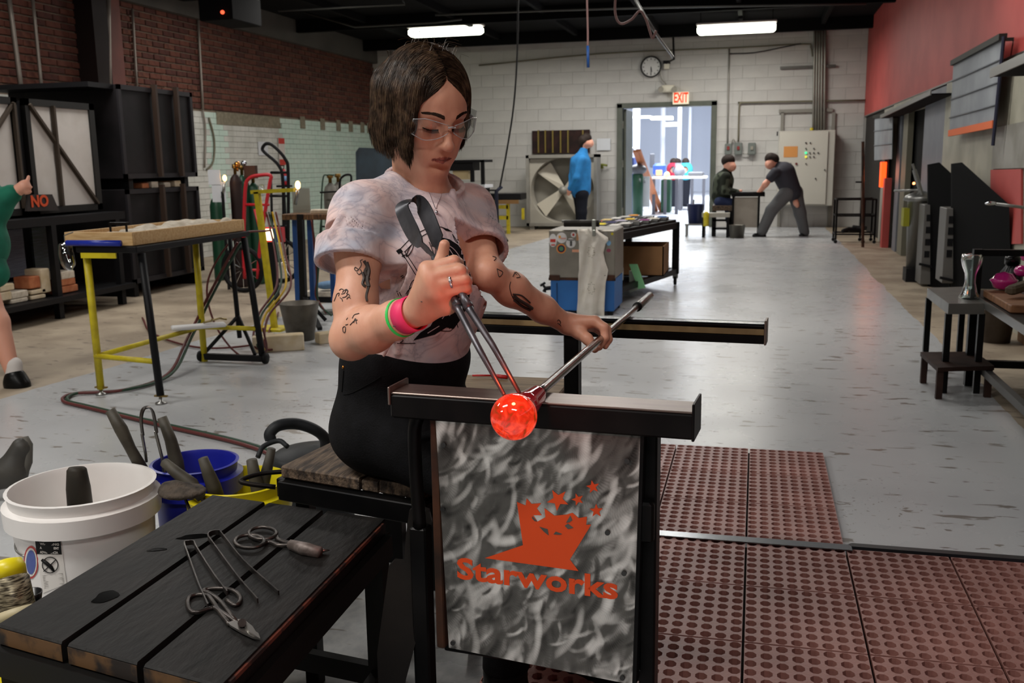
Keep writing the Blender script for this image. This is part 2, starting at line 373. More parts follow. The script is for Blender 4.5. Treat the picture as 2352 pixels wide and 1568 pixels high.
MB().bx(XL, XL+.02, 11.25, 12.95, 1.64, 1.8, .004).build('mortar_patch', mat('old_mortar'), wall_left)
# column at the left wall
colm = mat('oxide_red_steel', '#5a2a20', .6, c2='#6b3428', ns=3)
struct(MB().bx(XL, XL+.16, 8.95, 9.25, 0, ZC).build('trim_2', colm)); struct(MB().bx(XL, XL+.22, 8.72, 8.95, 0, ZC).build('trim_3', mat('dark_steel_flange', '#1c1210', .6)))
# right wall: red paint above, sheet metal below
redm = mat('red_wall_paint', '#b04a45', .6, c2='#a2403c', ns=2.2)
galv = mat('galvanised_sheet', '#8f9399', .42, .55, c2='#7b8086', ns=4)
cream = mat('cream_sheet', '#a8a595', .5, c2='#918f80', ns=3)
struct(MB().bx(XR, XR+.1, YB, YW+.1, 1.74, ZC).build('wall_right', redm))
struct(MB().bx(XR+.9, XR+1.0, YB, YW+.1, 0, 1.9).build('wall_recess', mat('furnace_room_dark', '#2b2a2a', .8)))
struct(MB().bx(XL-.2, XR+3.2, YB-.1, YB, 0, ZC).build('wall_front', plaster))
# painted beam line and joists on the ceiling
for y in (1.5, 4.5, 7.5, 10.5, 13.5, 16.0): struct(MB().bx(XL, XR, y-.05, y+.05, ZC-.18, ZC).build('beam_%d' % int(y), black))
for i, x in enumerate((-5.5, -4.2, -2.9, -1.6, -.3, .9)): struct(MB().bx(x-.03, x+.03, YB, YW, ZC-.1, ZC).build('joist_%d' % (i+1), black))
# door frame
dfm = mat('grey_green_door_frame', '#565a50', .5, c2='#4e5249', ns=6)
fr = MB().bx(DX0-.07, DX0+.02, YW-.035, YW+.22, 0, DZ+.05, .004).bx(DX1-.02, DX1+.07, YW-.035, YW+.22, 0, DZ+.05, .004).bx(DX0-.07, DX1+.07, YW-.035, YW+.22, DZ-.02, DZ+.06, .004)
door1 = struct(fr.build('door_1', dfm))
MB().bx(DX0+.03, DX0+.07, YW+.1, YW+1.0, .01, DZ-.03, .004).build('door_leaf', dfm, door1)
MB().bx(DX0+.02, DX0+.03, YW+.03, YW+.1, 1.0, 1.12).bx(DX0+.02, DX0+.03, YW+.03, YW+.1, .2, .32).bx(DX0+.02, DX0+.03, YW+.03, YW+.1, 1.65, 1.77).build('hinge', mat('steel_hinge', '#b8b5a8', .3, .8), door1)
# ================================================================ WORKBENCH (glassblower's bench)
steel = mat('black_steel', '#131314', .42, .6, c2='#1c1b1b', ns=9)
steel_worn = mat('worn_steel_top', '#6f625c', .33, .85, c2='#8d8078', ns=7, stretch=(1, 6, 1), lo=.3, hi=.7)
rust = mat('rusty_steel', '#4a2b1a', .7, .3, c2='#2a1a12', ns=12)
dark_iron = mat('dark_iron', '#1d1b1a', .5, .7, c2='#2d2926', ns=15)
wood_seat = mat('weathered_wood', '#6b5948', .7, c2='#2c221b', ns=9, stretch=(9, 1.3, 6), bump=.7, bs=30, lo=.38, hi=.62)
wood_char = mat('charred_wood', '#151312', .5, c2='#211d1a', ns=6, bump=.6, bs=25, lo=.35, hi=.7)
BU = np.array([cos(radians(-4.5)), sin(radians(-4.5)), 0.]); BN = np.array([-BU[1], BU[0], 0.]); BO = np.array([-.075, 1.412, 0.])
def BP(a, b, z): return BO+BU*a+BN*b+np.array([0, 0, z])
RB = np.stack([BU, BN, np.array([0, 0, 1.])], 1)
def bb(mb, a0, a1, b0, b1, z0, z1, bev=0): return mb.box(BP((a0+a1)/2, (b0+b1)/2, (z0+z1)/2), (a1-a0, b1-b0, z1-z0), RB, bev)
PO = BP(-.41, -.024, 0); 
def PP(px, py, off=0.0):
    """point on the panel's front plane"""
    rr = ray(px, py); n = BN; t = ((PO-C0)@n)/(rr@n); return C0+rr*t-n*off
bench = thing('workbench', 'black steel glassworking bench with two arm rails, under the seated woman', 'bench', BP(-.6, .4, 0))
# front rail
r = bench
fr_ = bb(MB(), -.488, .0, -.033, .033, .6985, .7375, .003).build('arm_rail', steel, bench)
bb(MB(), -.486, -.002, -.032, .032, .7375, .741, .001).build('rail_top_plate', steel_worn, fr_)
bb(MB(), -.004, .0, -.036, .038, .697, .753, .001).build('rail_stop', steel, fr_); bb(MB(), -.49, -.486, -.036, .038, .72, .75, .001).build('rail_stop', steel_worn, fr_)
# back rail, steel lip over a strip of worn wood
br_ = bb(MB(), -.80, .043, .775, .815, .697, .741, .003).build('arm_rail', steel, bench)
bb(MB(), -.80, .04, .767, .776, .697, .715, .001).build('rail_lip', steel, br_)
bb(MB(), -.80, .04, .770, .776, .716, .730, .001).build('wood_strip', mat('worn_strip', '#6a5638', .5, c2='#8a7450', ns=12), br_)
bb(MB(), -.80, .042, .765, .800, .7335, .742, .003).build('rail_top_plate', mat('polished_black_steel', '#3a3c40', .22, .9), br_)
bb(MB(), .040, .045, .764, .818, .695, .75, .001).build('rail_stop', steel_worn, br_)
for a in (-.405, -.78): bb(MB(), a-.018, a+.018, .775, .81, .0, .698, .003).build('post', steel, bench)
bb(MB(), -.78, -.405, .782, .80, .12, .15, .002).build('crossbar', steel, bench)
# front supports and side panel frame
MB().tube(spline([BP(-.452, .0, .70), BP(-.463, .005, .67), BP(-.466, .01, .6), BP(-.462, .01, .5)], 6), .0115, 12).build('bent_post', steel, bench, True)
bb(MB(), -.478, -.448, .0, .03, 0.02, .5, .003).build('post', steel, bench)
bb(MB(), -.425, -.41, -.02, .02, .30, .70, .002).build('panel_upright', rust, bench, label='rust brown edge upright beside the brushed panel')
MB().prism([PP(1471, 996), PP(1479, 997), PP(1461, 1572), PP(1452, 1572)], BN*.03).build('panel_upright', steel, bench)
bb(MB(), -.42, -.08, 0, .02, .285, .305, .002).build('panel_rail', steel, bench)
bb(MB(), -.085, -.06, 0, .035, .0, .70, .003).build('post', steel, bench)
# brushed side panel: swirled grinder marks
def mix3_(a, b, t): return a*(1-t)+b*t
def brushed():
    m = bpy.data.materials.new('brushed_steel'); m.use_nodes = True; nt = m.node_tree; b = nt.nodes['Principled BSDF']; N = nt.nodes.new; L = nt.links.new
    at = N('ShaderNodeAttribute'); at.attribute_name = 'Col'; tc = N('ShaderNodeTexCoord'); n2 = N('ShaderNodeTexNoise'); n2.inputs['Scale'].default_value = 30; n2.inputs['Detail'].default_value = 7; L(tc.outputs['Object'], n2.inputs[0])
    mm = N('ShaderNodeMath'); mm.operation = 'MULTIPLY_ADD'; mm.inputs[1].default_value = .5; L(n2.outputs['Fac'], mm.inputs[0]); ms = N('ShaderNodeMath'); ms.operation = 'SUBTRACT'; ms.inputs[1].default_value = .25; L(at.outputs['Fac'], ms.inputs[0]); L(ms.outputs[0], mm.inputs[2])
    r = N('ShaderNodeValToRGB'); e = r.color_ramp.elements; e[0].position = .05; e[0].color = hexc('#30302f'); e[1].position = 1.; e[1].color = hexc('#f2f0ec'); e2 = e.new(.45); e2.color = hexc('#72716e'); L(mm.outputs[0], r.inputs[0]); L(r.outputs[0], b.inputs['Base Color'])
    b.inputs['Metallic'].default_value = .85
    rr = N('ShaderNodeMapRange'); rr.inputs['To Min'].default_value = .55; rr.inputs['To Max'].default_value = .3; L(at.outputs['Fac'], rr.inputs[0]); L(rr.outputs[0], b.inputs['Roughness'])
    bp = N('ShaderNodeBump'); bp.inputs['Strength'].default_value = .35; bp.inputs['Distance'].default_value = .0015; L(at.outputs['Fac'], bp.inputs['Height']); L(bp.outputs[0], b.inputs['Normal']); return m
def grinder_marks(nx, ny, W_, H_, n):
    """overlapping curved grinder sweeps, drawn into a per-vertex value (cm grid)"""
    rg = np.random.default_rng(4); X, Y = np.meshgrid(np.linspace(0, W_, nx), np.linspace(0, H_, ny)); F = np.full(X.shape, .38)
    for _ in range(n):
        big = rg.random() < .5; cx, cy = rg.uniform(-2, W_+1), rg.uniform(-2, H_+4); R_ = rg.uniform(2.2, 4.6) if big else rg.uniform(1.2, 2.6); el = rg.uniform(1.3, 2.2); w = rg.uniform(.45, 1.1) if big else rg.uniform(.25, .6)
        q = rg.normal(-.35, .3); ux, uy = X-cx, Y-cy; u = ux*np.cos(q)-uy*np.sin(q); v = (ux*np.sin(q)+uy*np.cos(q))/el; r = np.hypot(u, v); th = np.arctan2(v, u)
        t0 = rg.uniform(-.2, .9); sp = rg.uniform(.5, 1.1); a = np.clip(1-((r-R_)/w)**2, 0, 1)*np.clip(1-((th-t0)/sp)**2, 0, 1)**.6; a *= rg.uniform(.5, .95)
        val = rg.choice([rg.uniform(.05, .3), rg.uniform(.35, .6), rg.uniform(.75, 1.15)], p=[.3, .34, .36])+.05*np.sin(th*R_*26+r*2)+.12*(r-R_)/w
        F = F*(1-a)+val*a
    return np.clip(F, 0, 1.2)
pq = [PP(1000, 957), PP(1471, 996), PP(1452, 1572), PP(1031, 1487)]
gx, gy = 210, 260; Fm = grinder_marks(gx, gy, 30., 42., 620); mb = MB(); Vp = []; 
for j in range(gy):
    for i in range(gx): Vp.append(mix3_(mix3_(pq[0], pq[1], i/(gx-1)), mix3_(pq[3], pq[2], i/(gx-1)), j/(gy-1)))
fj, fi = np.meshgrid(np.arange(gy-1), np.arange(gx-1), indexing='ij'); a_ = (fj*gx+fi).ravel(); Fp = np.stack([a_, a_+gx, a_+gx+1, a_+1], 1).tolist(); nb = len(Vp); Vp += [p+BN*.003 for p in pq]
cs_ = [0, gx-1, gx*gy-1, gx*(gy-1)]; Fp += [(nb, nb+1, nb+2, nb+3)]
for e0_, e1_, k0, k1 in (([i for i in range(gx)], None, 0, 1), ([j*gx+gx-1 for j in range(gy)], None, 1, 2), ([gx*(gy-1)+i for i in range(gx-1, -1, -1)], None, 2, 3), ([j*gx for j in range(gy-1, -1, -1)], None, 3, 0)): Fp.append(tuple(e0_)+(nb+k1, nb+k0))
At = np.concatenate([np.repeat(Fm.ravel()[:, None], 3, 1), np.full((4, 3), .3)]); At = np.concatenate([At, np.ones((len(At), 1))], 1)
panel = link_mesh('side_panel', Vp, Fp, brushed(), bench, label='brushed steel side panel with orange lettering and star emblem', attr=At)
orange = mat('orange_vinyl', '#d8470f', .45)
def zp3(x, y): return (980+x/2.1545, 840+y/2.1545)     # coordinates read off an enlarged view of the panel
def poly(name, pts, m, parent, off=.0006, th=.0005):
    P = [PP(*zp3(*p), off) for p in pts]
    mb = bmesh.new(); vs = [mb.verts.new(p) for p in P]; f = mb.faces.new(vs); f.normal_update(); bmesh.ops.triangulate(mb, faces=[f]); V = [tuple(v.co) for v in mb.verts]; Fc = [[v.index for v in f.verts] for f in mb.faces]
    mb.verts.index_update(); Fc = [[v.index for v in f.verts] for f in mb.faces]; mb.free(); return link_mesh(name, V, Fc, m, parent)
emblem = poly('star_emblem', [(447, 672), (490, 690), (495, 655), (520, 682), (568, 678), (546, 705), (570, 738), (527, 738), (548, 770), (588, 748), (583, 703), (632, 740), (692, 735), (722, 726), (752, 752), (794, 745), (790, 786), (815, 784), (709, 957), (752, 1014), (288, 950), (477, 886)], orange, panel)
hol = mat('panel_grey', '#77756f', .35, .9, c2='#5e5c58', ns=9)
def star(c, R, rot, r=.42): return [(c[0]+(R if k % 2 == 0 else R*r)*cos(rot+k*pi/5), c[1]+(R if k % 2 == 0 else R*r)*sin(rot+k*pi/5)) for k in range(10)]
for c, R, rot in (((650, 662), 56, -2.1), ((748, 660), 32, -1.9), ((823, 598), 34, -1.75), ((840, 716), 35, -1.6)): poly('star', star(c, R, rot), orange, panel)
for pts in ([(558, 794), (600, 806), (605, 838), (580, 818)], [(628, 832), (640, 818), (672, 830), (660, 834)], [(690, 775), (712, 738), (722, 762), (708, 772)], [(700, 778), (728, 800), (700, 806), (684, 790)], [(524, 742), (548, 768), (534, 766), (522, 752)]): poly('star_gap', pts, hol, emblem, .0011)
b0 = PP(*zp3(150, 1047), .0006); b1 = PP(*zp3(944, 1152), .0006); b2 = PP(*zp3(152, 940), .0006)
text_obj('lettering', 'Starworks', .050, b0, b1-b0, b2-b0, orange, panel, .0004, .0013, fit=float(np.linalg.norm(b1-b0)))
boltm = mat('grey_bolt', '#4a4a4a', .35, .9)
for px, py in ((995+25, 1020), (1441, 1057), (1018, 1168), (1396, 1222), (1434, 1315), (1041, 1475), (1430, 1555)):
    p = PP(px, py, .0); MB().cyl(p, p-BN*.0035, .0042, 10).build('bolt', boltm, panel)
# seat
SE = [np.array([-.925, 1.717, 0]), np.array([-.60, 1.642, 0]), np.array([-.45, 2.1, 0]), np.array([-.86, 2.14, 0])]
def quad(P, u, v): return (P[0]*(1-u)+P[1]*u)*(1-v)+(P[3]*(1-u)+P[2]*u)*v
def plank(name, P, u0, u1, v0, v1, z0, z1, m, parent, lab=None, jag=0.):
    q = [quad(P, u0, v0), quad(P, u1, v0), quad(P, u1, v1), quad(P, u0, v1)]; b = .003; mb = MB()
    c = sum(q)/4
    def ins(k): return [p+(c-p)/np.linalg.norm(c-p)*k for p in q]
    rings = [(ins(b), z0), (q, z0+b), (q, z1-b), (ins(b), z1)]; V = [np.array([p[0], p[1], z]) for r_, z in rings for p in r_]
    return link_mesh(name, V, [(3, 2, 1, 0), (12, 13, 14, 15)]+[(i*4+k, i*4+(k+1) % 4, i*4+4+(k+1) % 4, i*4+4+k) for i in range(3) for k in range(4)], m, parent, label=lab)
plank('seat_plank', SE, .0, .58, 0, 1, .475, .5, wood_seat, bench); plank('seat_plank', SE, .59, .70, .01, 1, .474, .497, wood_seat, bench); plank('seat_plank', SE, .71, 1.0, .015, 1, .474, .5, wood_seat, bench)
sf = MB()
for i in range(4):
    p, q = SE[i], SE[(i+1) % 4]; sf.bar(np.array([*p[:2], .452]), np.array([*q[:2], .452]), .03, .04, bev=.002)
sf.build('seat_frame', steel, bench)
MB().bar((-.62, 1.66, .42), (-.46, 1.63, .42), .03, .045).build('seat_bracket', steel, bench)
for p in (SE[0]+[.03, .04, 0], SE[3]+[.03, -.03, 0], SE[1]+[-.0, .35, 0]): MB().bar((p[0], p[1], 0), (p[0], p[1], .44), .03).build('leg', steel, bench)
MB().tube(spline([(-.92, 1.73, .485), (-.965, 1.70, .486), (-.985, 1.66, .484), (-.965, 1.66, .478), (-.92, 1.68, .468)], 5), .005, 8).build('tool_hook', dark_iron, bench, True)
# tool holder and prop at the panel's right edge
MB().bx(-.163, -.137, 1.40, 1.50, .525, .59, .004).build('tool_holder', steel, bench); MB().cyl((-.15, 1.45, .40), (-.15, 1.45, .53), .008, 10).build('holder_rod', dark_iron, bench)
# stool seen behind the bench
far = thing('stool', 'low weathered wooden stool behind the back rail with a red handled tool on it', 'stool', (-.72, 2.5, 0))
MB().bx(-1.0, -.49, 2.38, 2.62, .475, .50, .004).build('seat', mat('pale_worn_wood', '#8b7558', .65, c2='#6b573f', ns=7, stretch=(1, 8, 4), bump=.5), far)
for x in (-.97, -.52):
    for y in (2.41, 2.59): MB().bx(x-.015, x+.015, y-.015, y+.015, 0, .475).build('leg', steel, far)
tag(MB().tube([ZP(1085, 862, .508), ZP(1130, 862, .508)], .003, 8).tube([ZP(1130, 862, .508), ZP(1165, 866, .508)], .006, 8).build('hand_tool', mat('red_plastic', '#b01a1c', .35), smooth=True), 'thin red handled tool lying on the stool behind the bench', 'tool')
# pipe, hot glass and jacks
PA, PB = ZP(1243, 897, .7490), ZP(1431, 733, .7490); PD = (PB-PA)/np.linalg.norm(PB-PA)
pipe = thing('blowpipe', 'long polished steel blowpipe resting across both arm rails with hot glass at its end', 'blowpipe', PA)
GC = PA-PD*(PA[1]-1.335)/PD[1]; pend = PB+PD*.40
pipem = mat('polished_pipe', '#a29c98', .22, 1., c2='#5d5552', ns=6, stretch=(1, 1, 1))
MB().tube([GC+PD*.02, PA+PD*.02, PB, pend], [.0085, .0078, .0072, .0072], 20).build('tube', pipem, pipe, True)
g0 = PB+PD*.13
# ---- finish pipe: glass, rod sleeve, jacks
BALL = GC-PD*.048; BALL = C0+ray(1180, 957)*((GC-PD*.04-C0)@V_F)
MB().tube([PB+PD*.19, PB+PD*.205], [.0115, .0115], 20).build('black_ring', mat('black_rubber', '#0d0d0d', .5), pipe, True)
MB().tube([PB+PD*.195, PB+PD*.20, pend-PD*.004, pend, pend+PD*.001], [.008, .0105, .0105, .0085, .004], 20).build('grip_sleeve', mat('brushed_grip', '#77736f', .3, .95), pipe, True)
def hotmat():
    m = bpy.data.materials.new('hot_glass'); m.use_nodes = True; nt = m.node_tree; b = nt.nodes['Principled BSDF']; N = nt.nodes.new; L = nt.links.new
    tc = N('ShaderNodeTexCoord'); n = N('ShaderNodeTexNoise'); n.inputs['Scale'].default_value = 55; n.inputs['Detail'].default_value = 5; n.inputs['Distortion'].default_value = 1.2; L(tc.outputs['Object'], n.inputs[0])
    r = N('ShaderNodeValToRGB'); e = r.color_ramp.elements; e[0].position = .36; e[0].color = (.25, .03, .003, 1); e[1].position = .62; e[1].color = (.92, .055, .016, 1); x = e.new(.46); x.color = (.62, .02, .005, 1); L(n.outputs['Fac'], r.inputs[0])
    a = N('ShaderNodeAttribute'); a.attribute_name = 'Col'; mx = N('ShaderNodeMix'); mx.data_type = 'RGBA'; mx.inputs[6].default_value = (.06, .004, .006, 1); L(a.outputs['Fac'], mx.inputs[0]); L(r.outputs[0], mx.inputs[7])
    L(mx.outputs[2], b.inputs['Emission Color']); b.inputs['Emission Strength'].default_value = .9; b.inputs['Base Color'].default_value = (.08, .004, .004, 1); b.inputs['Roughness'].default_value = .06; b.inputs['Coat Weight'].default_value = 1; b.inputs['Coat Roughness'].default_value = .03; return m
neck = PA-PD*.03
def f_glass(P):
    d = s_ell(P, BALL, (.0322, .032, .0325)); d = smin(d, s_cap(P, BALL, neck, .022, .012), .02)
    return smin(d, s_cap(P, BALL+(neck-BALL)*.55, neck+PD*.03, .017, .0095), .012)
def a_glass(V):
    t = np.clip(((V-BALL)@PD-.012)/.022, 0, 1); k = 1-t; return np.stack([k, k, k, np.ones_like(k)], 1)
glass = sdf_obj('hot_glass_bulb', f_glass, BALL-.06, BALL+.1, .0025, hotmat(), pipe, 'glowing orange red glass bulb with dark purple neck', a_glass)
# ================================================================ THE WOMAN
class SD:
    def __init__(s): s.p = []
    def _a(s, fn, c, rad, k, op): s.p.append((fn, np.asarray(c, float), rad, k, op)); return s
    def cap(s, a, b, ra, rb=None, k=.015, op='u'):
        a = np.asarray(a, float); b = np.asarray(b, float); rb = ra if rb is None else rb
        return s._a(lambda P: s_cap(P, a, b, ra, rb), (a+b)/2, np.linalg.norm(b-a)/2+max(ra, rb), k, op)
    def ell(s, c, r, R=None, k=.015, op='u'): return s._a(lambda P: s_ell(P, c, r, R), c, max(r), k, op)
    def box(s, c, h, R=None, rd=.004, k=.01, op='u'): return s._a(lambda P: s_box(P, c, h, R, rd), c, float(np.linalg.norm(h)), k, op)
    def __call__(s, P):
        acc = np.full(len(P), .08)
        for fn, c, rad, k, op in s.p:
            m = np.sum((P-c)**2, 1) < (rad+.07)**2
            if not m.any(): continue
            d = fn(P[m]); acc[m] = smin(acc[m], d, k) if op == 'u' else smax(acc[m], -d, k)
        return acc
def mix3(a, b, t): return np.asarray(a)*(1-t)+np.asarray(b)*t
# joints (metres in the room)
J = dict(pel=DP(922, 945, 1.95), wai=DP(936, 800, 1.90), che=DP(968, 600, 1.86), nb=DP(968, 432, 1.885), rs=DP(832, 478, 1.76), ls=DP(1078, 470, 1.97),
 re=DP(812, 772, 1.68), rw=DP(958, 716, 1.55), le=DP(1118, 628, 1.83), lw=DP(1298, 742, 1.985), rh=DP(890, 985, 1.88), lh=DP(975, 965, 2.02),
 rk=np.array([-.40, 1.60, .50]), lk=np.array([-.30, 1.83, .52]), ra=np.array([-.46, 1.72, .10]), la=np.array([-.40, 1.95, .10]))
# head frame: yawed to her left of the camera line, nodding down, slightly rolled
hy, hp, hr = radians(36), radians(23), radians(-2)
cright = np.array([_cy, _sy, 0.]); cback = np.array([_sy, -_cy, 0.]); zup = np.array([0, 0, 1.])   # image right, towards camera
fw = cback*cos(hy)+cright*sin(hy); fw_d = fw*cos(hp)-zup*sin(hp); upv = fw*sin(hp)+zup*cos(hp); lx = np.cross(upv, -fw_d)  # provisional
lx = np.cross(fw_d, upv)            # her right
lx2 = -lx                           # her left = image right
ax_x = lx2*cos(hr)-upv*sin(hr); ax_z = upv*cos(hr)+lx2*sin(hr); ax_y = fw_d
HR = np.stack([ax_x, ax_y, ax_z], 1)         # local x: her left, y: forward, z: up
HC = DP(978, 246, 1.80)
HS = .93
def HW(x, y, z): return HC+HR@np.array([x, y, z], float)*HS
def HL(P): return (P-HC)@HR/HS
def head_sd(s):
    e = lambda c, r, k=.015, op='u', R2=None: s.ell(HW(*c), tuple(q*HS for q in r), HR if R2 is None else R2, k, op)
    c = lambda a, b, ra, rb, k=.012, op='u': s.cap(HW(*a), HW(*b), ra*HS, rb*HS, k, op)
    e((0, -.012, .022), (.073, .092, .084)); e((0, .022, -.035), (.058, .064, .082), .02)
    e((0, .028, .03), (.062, .062, .055), .02)
    c((-.052, -.008, -.055), (-.022, .052, -.107), .016, .013, .03); c((.052, -.008, -.055), (.022, .052, -.107), .016, .013, .03)
    e((0, .062, -.109), (.019, .017, .016), .022); e((0, .045, -.085), (.036, .036, .034), .025)
    for q in (-1, 1):
        e((q*.040, .056, -.030), (.021, .021, .018), .02); e((q*.027, .064, -.062), (.018, .018, .024), .02)
        c((q*.014, .083, .010), (q*.043, .068, .011), .008, .006, .014)
        e((q*.031, .089, -.008), (.018, .013, .0115), .012, 's')
        e((q*.0305, .0695, -.0085), (.0165, .0140, .0125), .005)                     # closed lid over the eyeball
        c((q*.013, .089, -.050), (q*.0125, .091, -.047), .0072, .0068, .007)
        e((q*.0065, .0935, -.0565), (.0034, .0042, .0025), .002, 's')
    c((0, .083, .004), (0, .103, -.040), .0068, .0082, .012); e((0, .1035, -.0435), (.0105, .0095, .0085), .008)
    e((0, .080, -.066), (.022, .012, .012), .012)
    for q in (-1, 1):
        c((0, .0905, -.0715), (q*.021, .0805, -.0745), .0038, .0018, .004); c((0, .0888, -.0795), (q*.017, .0808, -.0770), .0044, .0020, .004)
    c((-.021, .0885, -.0752), (.021, .0885, -.0752), .0014, .0014, .003, 's')
    e((0, .0815, -.093), (.018, .005, .005), .012, 's')
    for q in (-1, 1): e((q*.072, -.012, -.02), (.007, .016, .028), .006)
skin = SD(); head_sd(skin)
nt_ = HW(0, -.028, -.055)
skin.cap(nt_, J['nb']-zup*.01, .049, .053, .03); skin.cap(HW(.0, .005, -.075), mix3(J['nb'], J['che'], .25)+cback*.02, .03, .04, .03)
# torso under the clothes, legs under the trousers (one continuous body)
skin.cap(J['nb']-zup*.05, J['che'], .06, .085, .04).cap(J['che'], J['wai'], .085, .082, .04).cap(J['wai'], J['pel'], .085, .10, .04)
skin.cap(mix3(J['nb'], J['rs'], .3)-zup*.035, J['rs']-zup*.01, .045, .042, .03).cap(mix3(J['nb'], J['ls'], .3)-zup*.035, J['ls']-zup*.01, .045, .042, .03)
skin.cap(J['rh'], J['rk'], .07, .048, .03).cap(J['lh'], J['lk'], .07, .048, .03).cap(J['rk'], J['ra'], .046, .032, .02).cap(J['lk'], J['la'], .046, .032, .02)
# arms
def limb(s, a, b, prof, k=.02):
    for (t0, r0), (t1, r1) in zip(prof[:-1], prof[1:]): s.cap(mix3(a, b, t0), mix3(a, b, t1), r0, r1, k)
limb(skin, J['rs'], J['re'], [(0, .038), (.35, .0405), (.75, .036), (1.0, .034)]); limb(skin, J['re'], J['rw'], [(0, .034), (.3, .0375), (.7, .029), (1, .0235)])
skin.ell(J['re']-cright*.008-zup*.008, (.03, .03, .03), None, .02)
limb(skin, J['ls'], J['le'], [(0, .036), (.4, .034), (1.0, .029)]); limb(skin, J['le'], J['lw'], [(0, .028), (.3, .031), (.7, .025), (1, .0205)])
# hands
def chain(s, pts, rs, k=.004):
    for i in range(len(pts)-1): s.cap(pts[i], pts[i+1], rs[i], rs[i+1], k)
rw = J['rw']
mcp = [DP(981, 618, 1.488), DP(985, 636, 1.482), DP(994, 654, 1.482), DP(1006, 671, 1.488)]
pip = [DP(1043, 600, 1.487), DP(1056, 620, 1.479), DP(1066, 641, 1.480), DP(1069, 661, 1.486)]
dip = [DP(1052, 604, 1.512), DP(1064, 625, 1.508), DP(1072, 646, 1.508), DP(1073, 665, 1.511)]
tip = [DP(1030, 612, 1.530), DP(1040, 633, 1.530), DP(1046, 653, 1.530), DP(1048, 670, 1.530)]
for i in range(4):
    s0 = mix3(rw, mcp[i], .15)
    skin.cap(s0, mcp[i], .019 if i in (1, 2) else .016, .0135-(.0015 if i == 3 else 0), .012)
for i in range(4): f_ = (1, 1.02, .98, .86)[i]; chain(skin, [mcp[i], pip[i], dip[i], tip[i]], [.0115*f_, .0094*f_, .0086*f_, .0074*f_], .0035)
skin.cap(mix3(rw, DP(1030, 700, 1.51), .3), DP(1026, 697, 1.512), .02, .016, .015).cap(DP(1026, 697, 1.512), mcp[3], .015, .0125, .012)
chain(skin, [DP(975, 690, 1.535), DP(1004, 645, 1.532), DP(1014, 600, 1.53), DP(1021, 562, 1.524)], [.017, .0125, .0105, .0085], .006)
lw = J['lw']
lm = [DP(1366, 738, 1.965), DP(1369, 741, 1.985), DP(1366, 744, 2.005), DP(1360, 748, 2.022)]
lp = [DP(1388, 752, 1.953), DP(1393, 757, 1.970), DP(1391, 762, 1.990), DP(1384, 765, 2.008)]
ld = [DP(1390, 775, 1.950), DP(1397, 779, 1.962), DP(1395, 781, 1.98), DP(1388, 782, 1.995)]
lt_ = [DP(1377, 797, 1.955), DP(1390, 794, 1.962), DP(1388, 793, 1.978), DP(1382, 792, 1.99)]
for i in range(4): skin.cap(mix3(lw, lm[i], .1), lm[i], .0165, .0125, .012)
for i in range(4): f_ = (1, 1.02, .96, .85)[i]; chain(skin, [lm[i], lp[i], ld[i], lt_[i]], [.0112*f_, .0095*f_, .0085*f_, .0068*f_], .0035)
chain(skin, [mix3(lw, DP(1325, 758, 1.985), .5), DP(1330, 763, 1.972), DP(1349, 778, 1.955), DP(1366, 802, 1.948)], [.018, .0135, .0105, .0075], .008)
def skinmat():
    m = bpy.data.materials.new('skin'); m.use_nodes = True; nt = m.node_tree; b = nt.nodes['Principled BSDF']; N = nt.nodes.new; L = nt.links.new
    a = N('ShaderNodeAttribute'); a.attribute_name = 'Col'; n = N('ShaderNodeTexNoise'); n.inputs['Scale'].default_value = 30; n.inputs['Detail'].default_value = 6
    mx = N('ShaderNodeMixRGB'); mx.blend_type = 'MULTIPLY'; mx.inputs[0].default_value = .35; L(a.outputs['Color'], mx.inputs[1])
    r = N('ShaderNodeValToRGB'); r.color_ramp.elements[0].position = .35; r.color_ramp.elements[1].position = .65; r.color_ramp.elements[0].color = (.75, .6, .55, 1); r.color_ramp.elements[1].color = (1, 1, 1, 1); L(n.outputs['Fac'], r.inputs[0]); L(r.outputs[0], mx.inputs[2])
    L(mx.outputs[0], b.inputs['Base Color']); b.inputs['Roughness'].default_value = .48; b.inputs['Subsurface Weight'].default_value = .12; b.inputs['Subsurface Radius'].default_value = (.8, .3, .15); b.inputs['Subsurface Scale'].default_value = .012
    n2 = N('ShaderNodeTexNoise'); n2.inputs['Scale'].default_value = 400; bp = N('ShaderNodeBump'); bp.inputs['Strength'].default_value = .12; bp.inputs['Distance'].default_value = .001; L(n2.outputs['Fac'], bp.inputs['Height']); L(bp.outputs[0], b.inputs['Normal']); return m
SKIN = np.array(hexc('#dba58a')[:3])
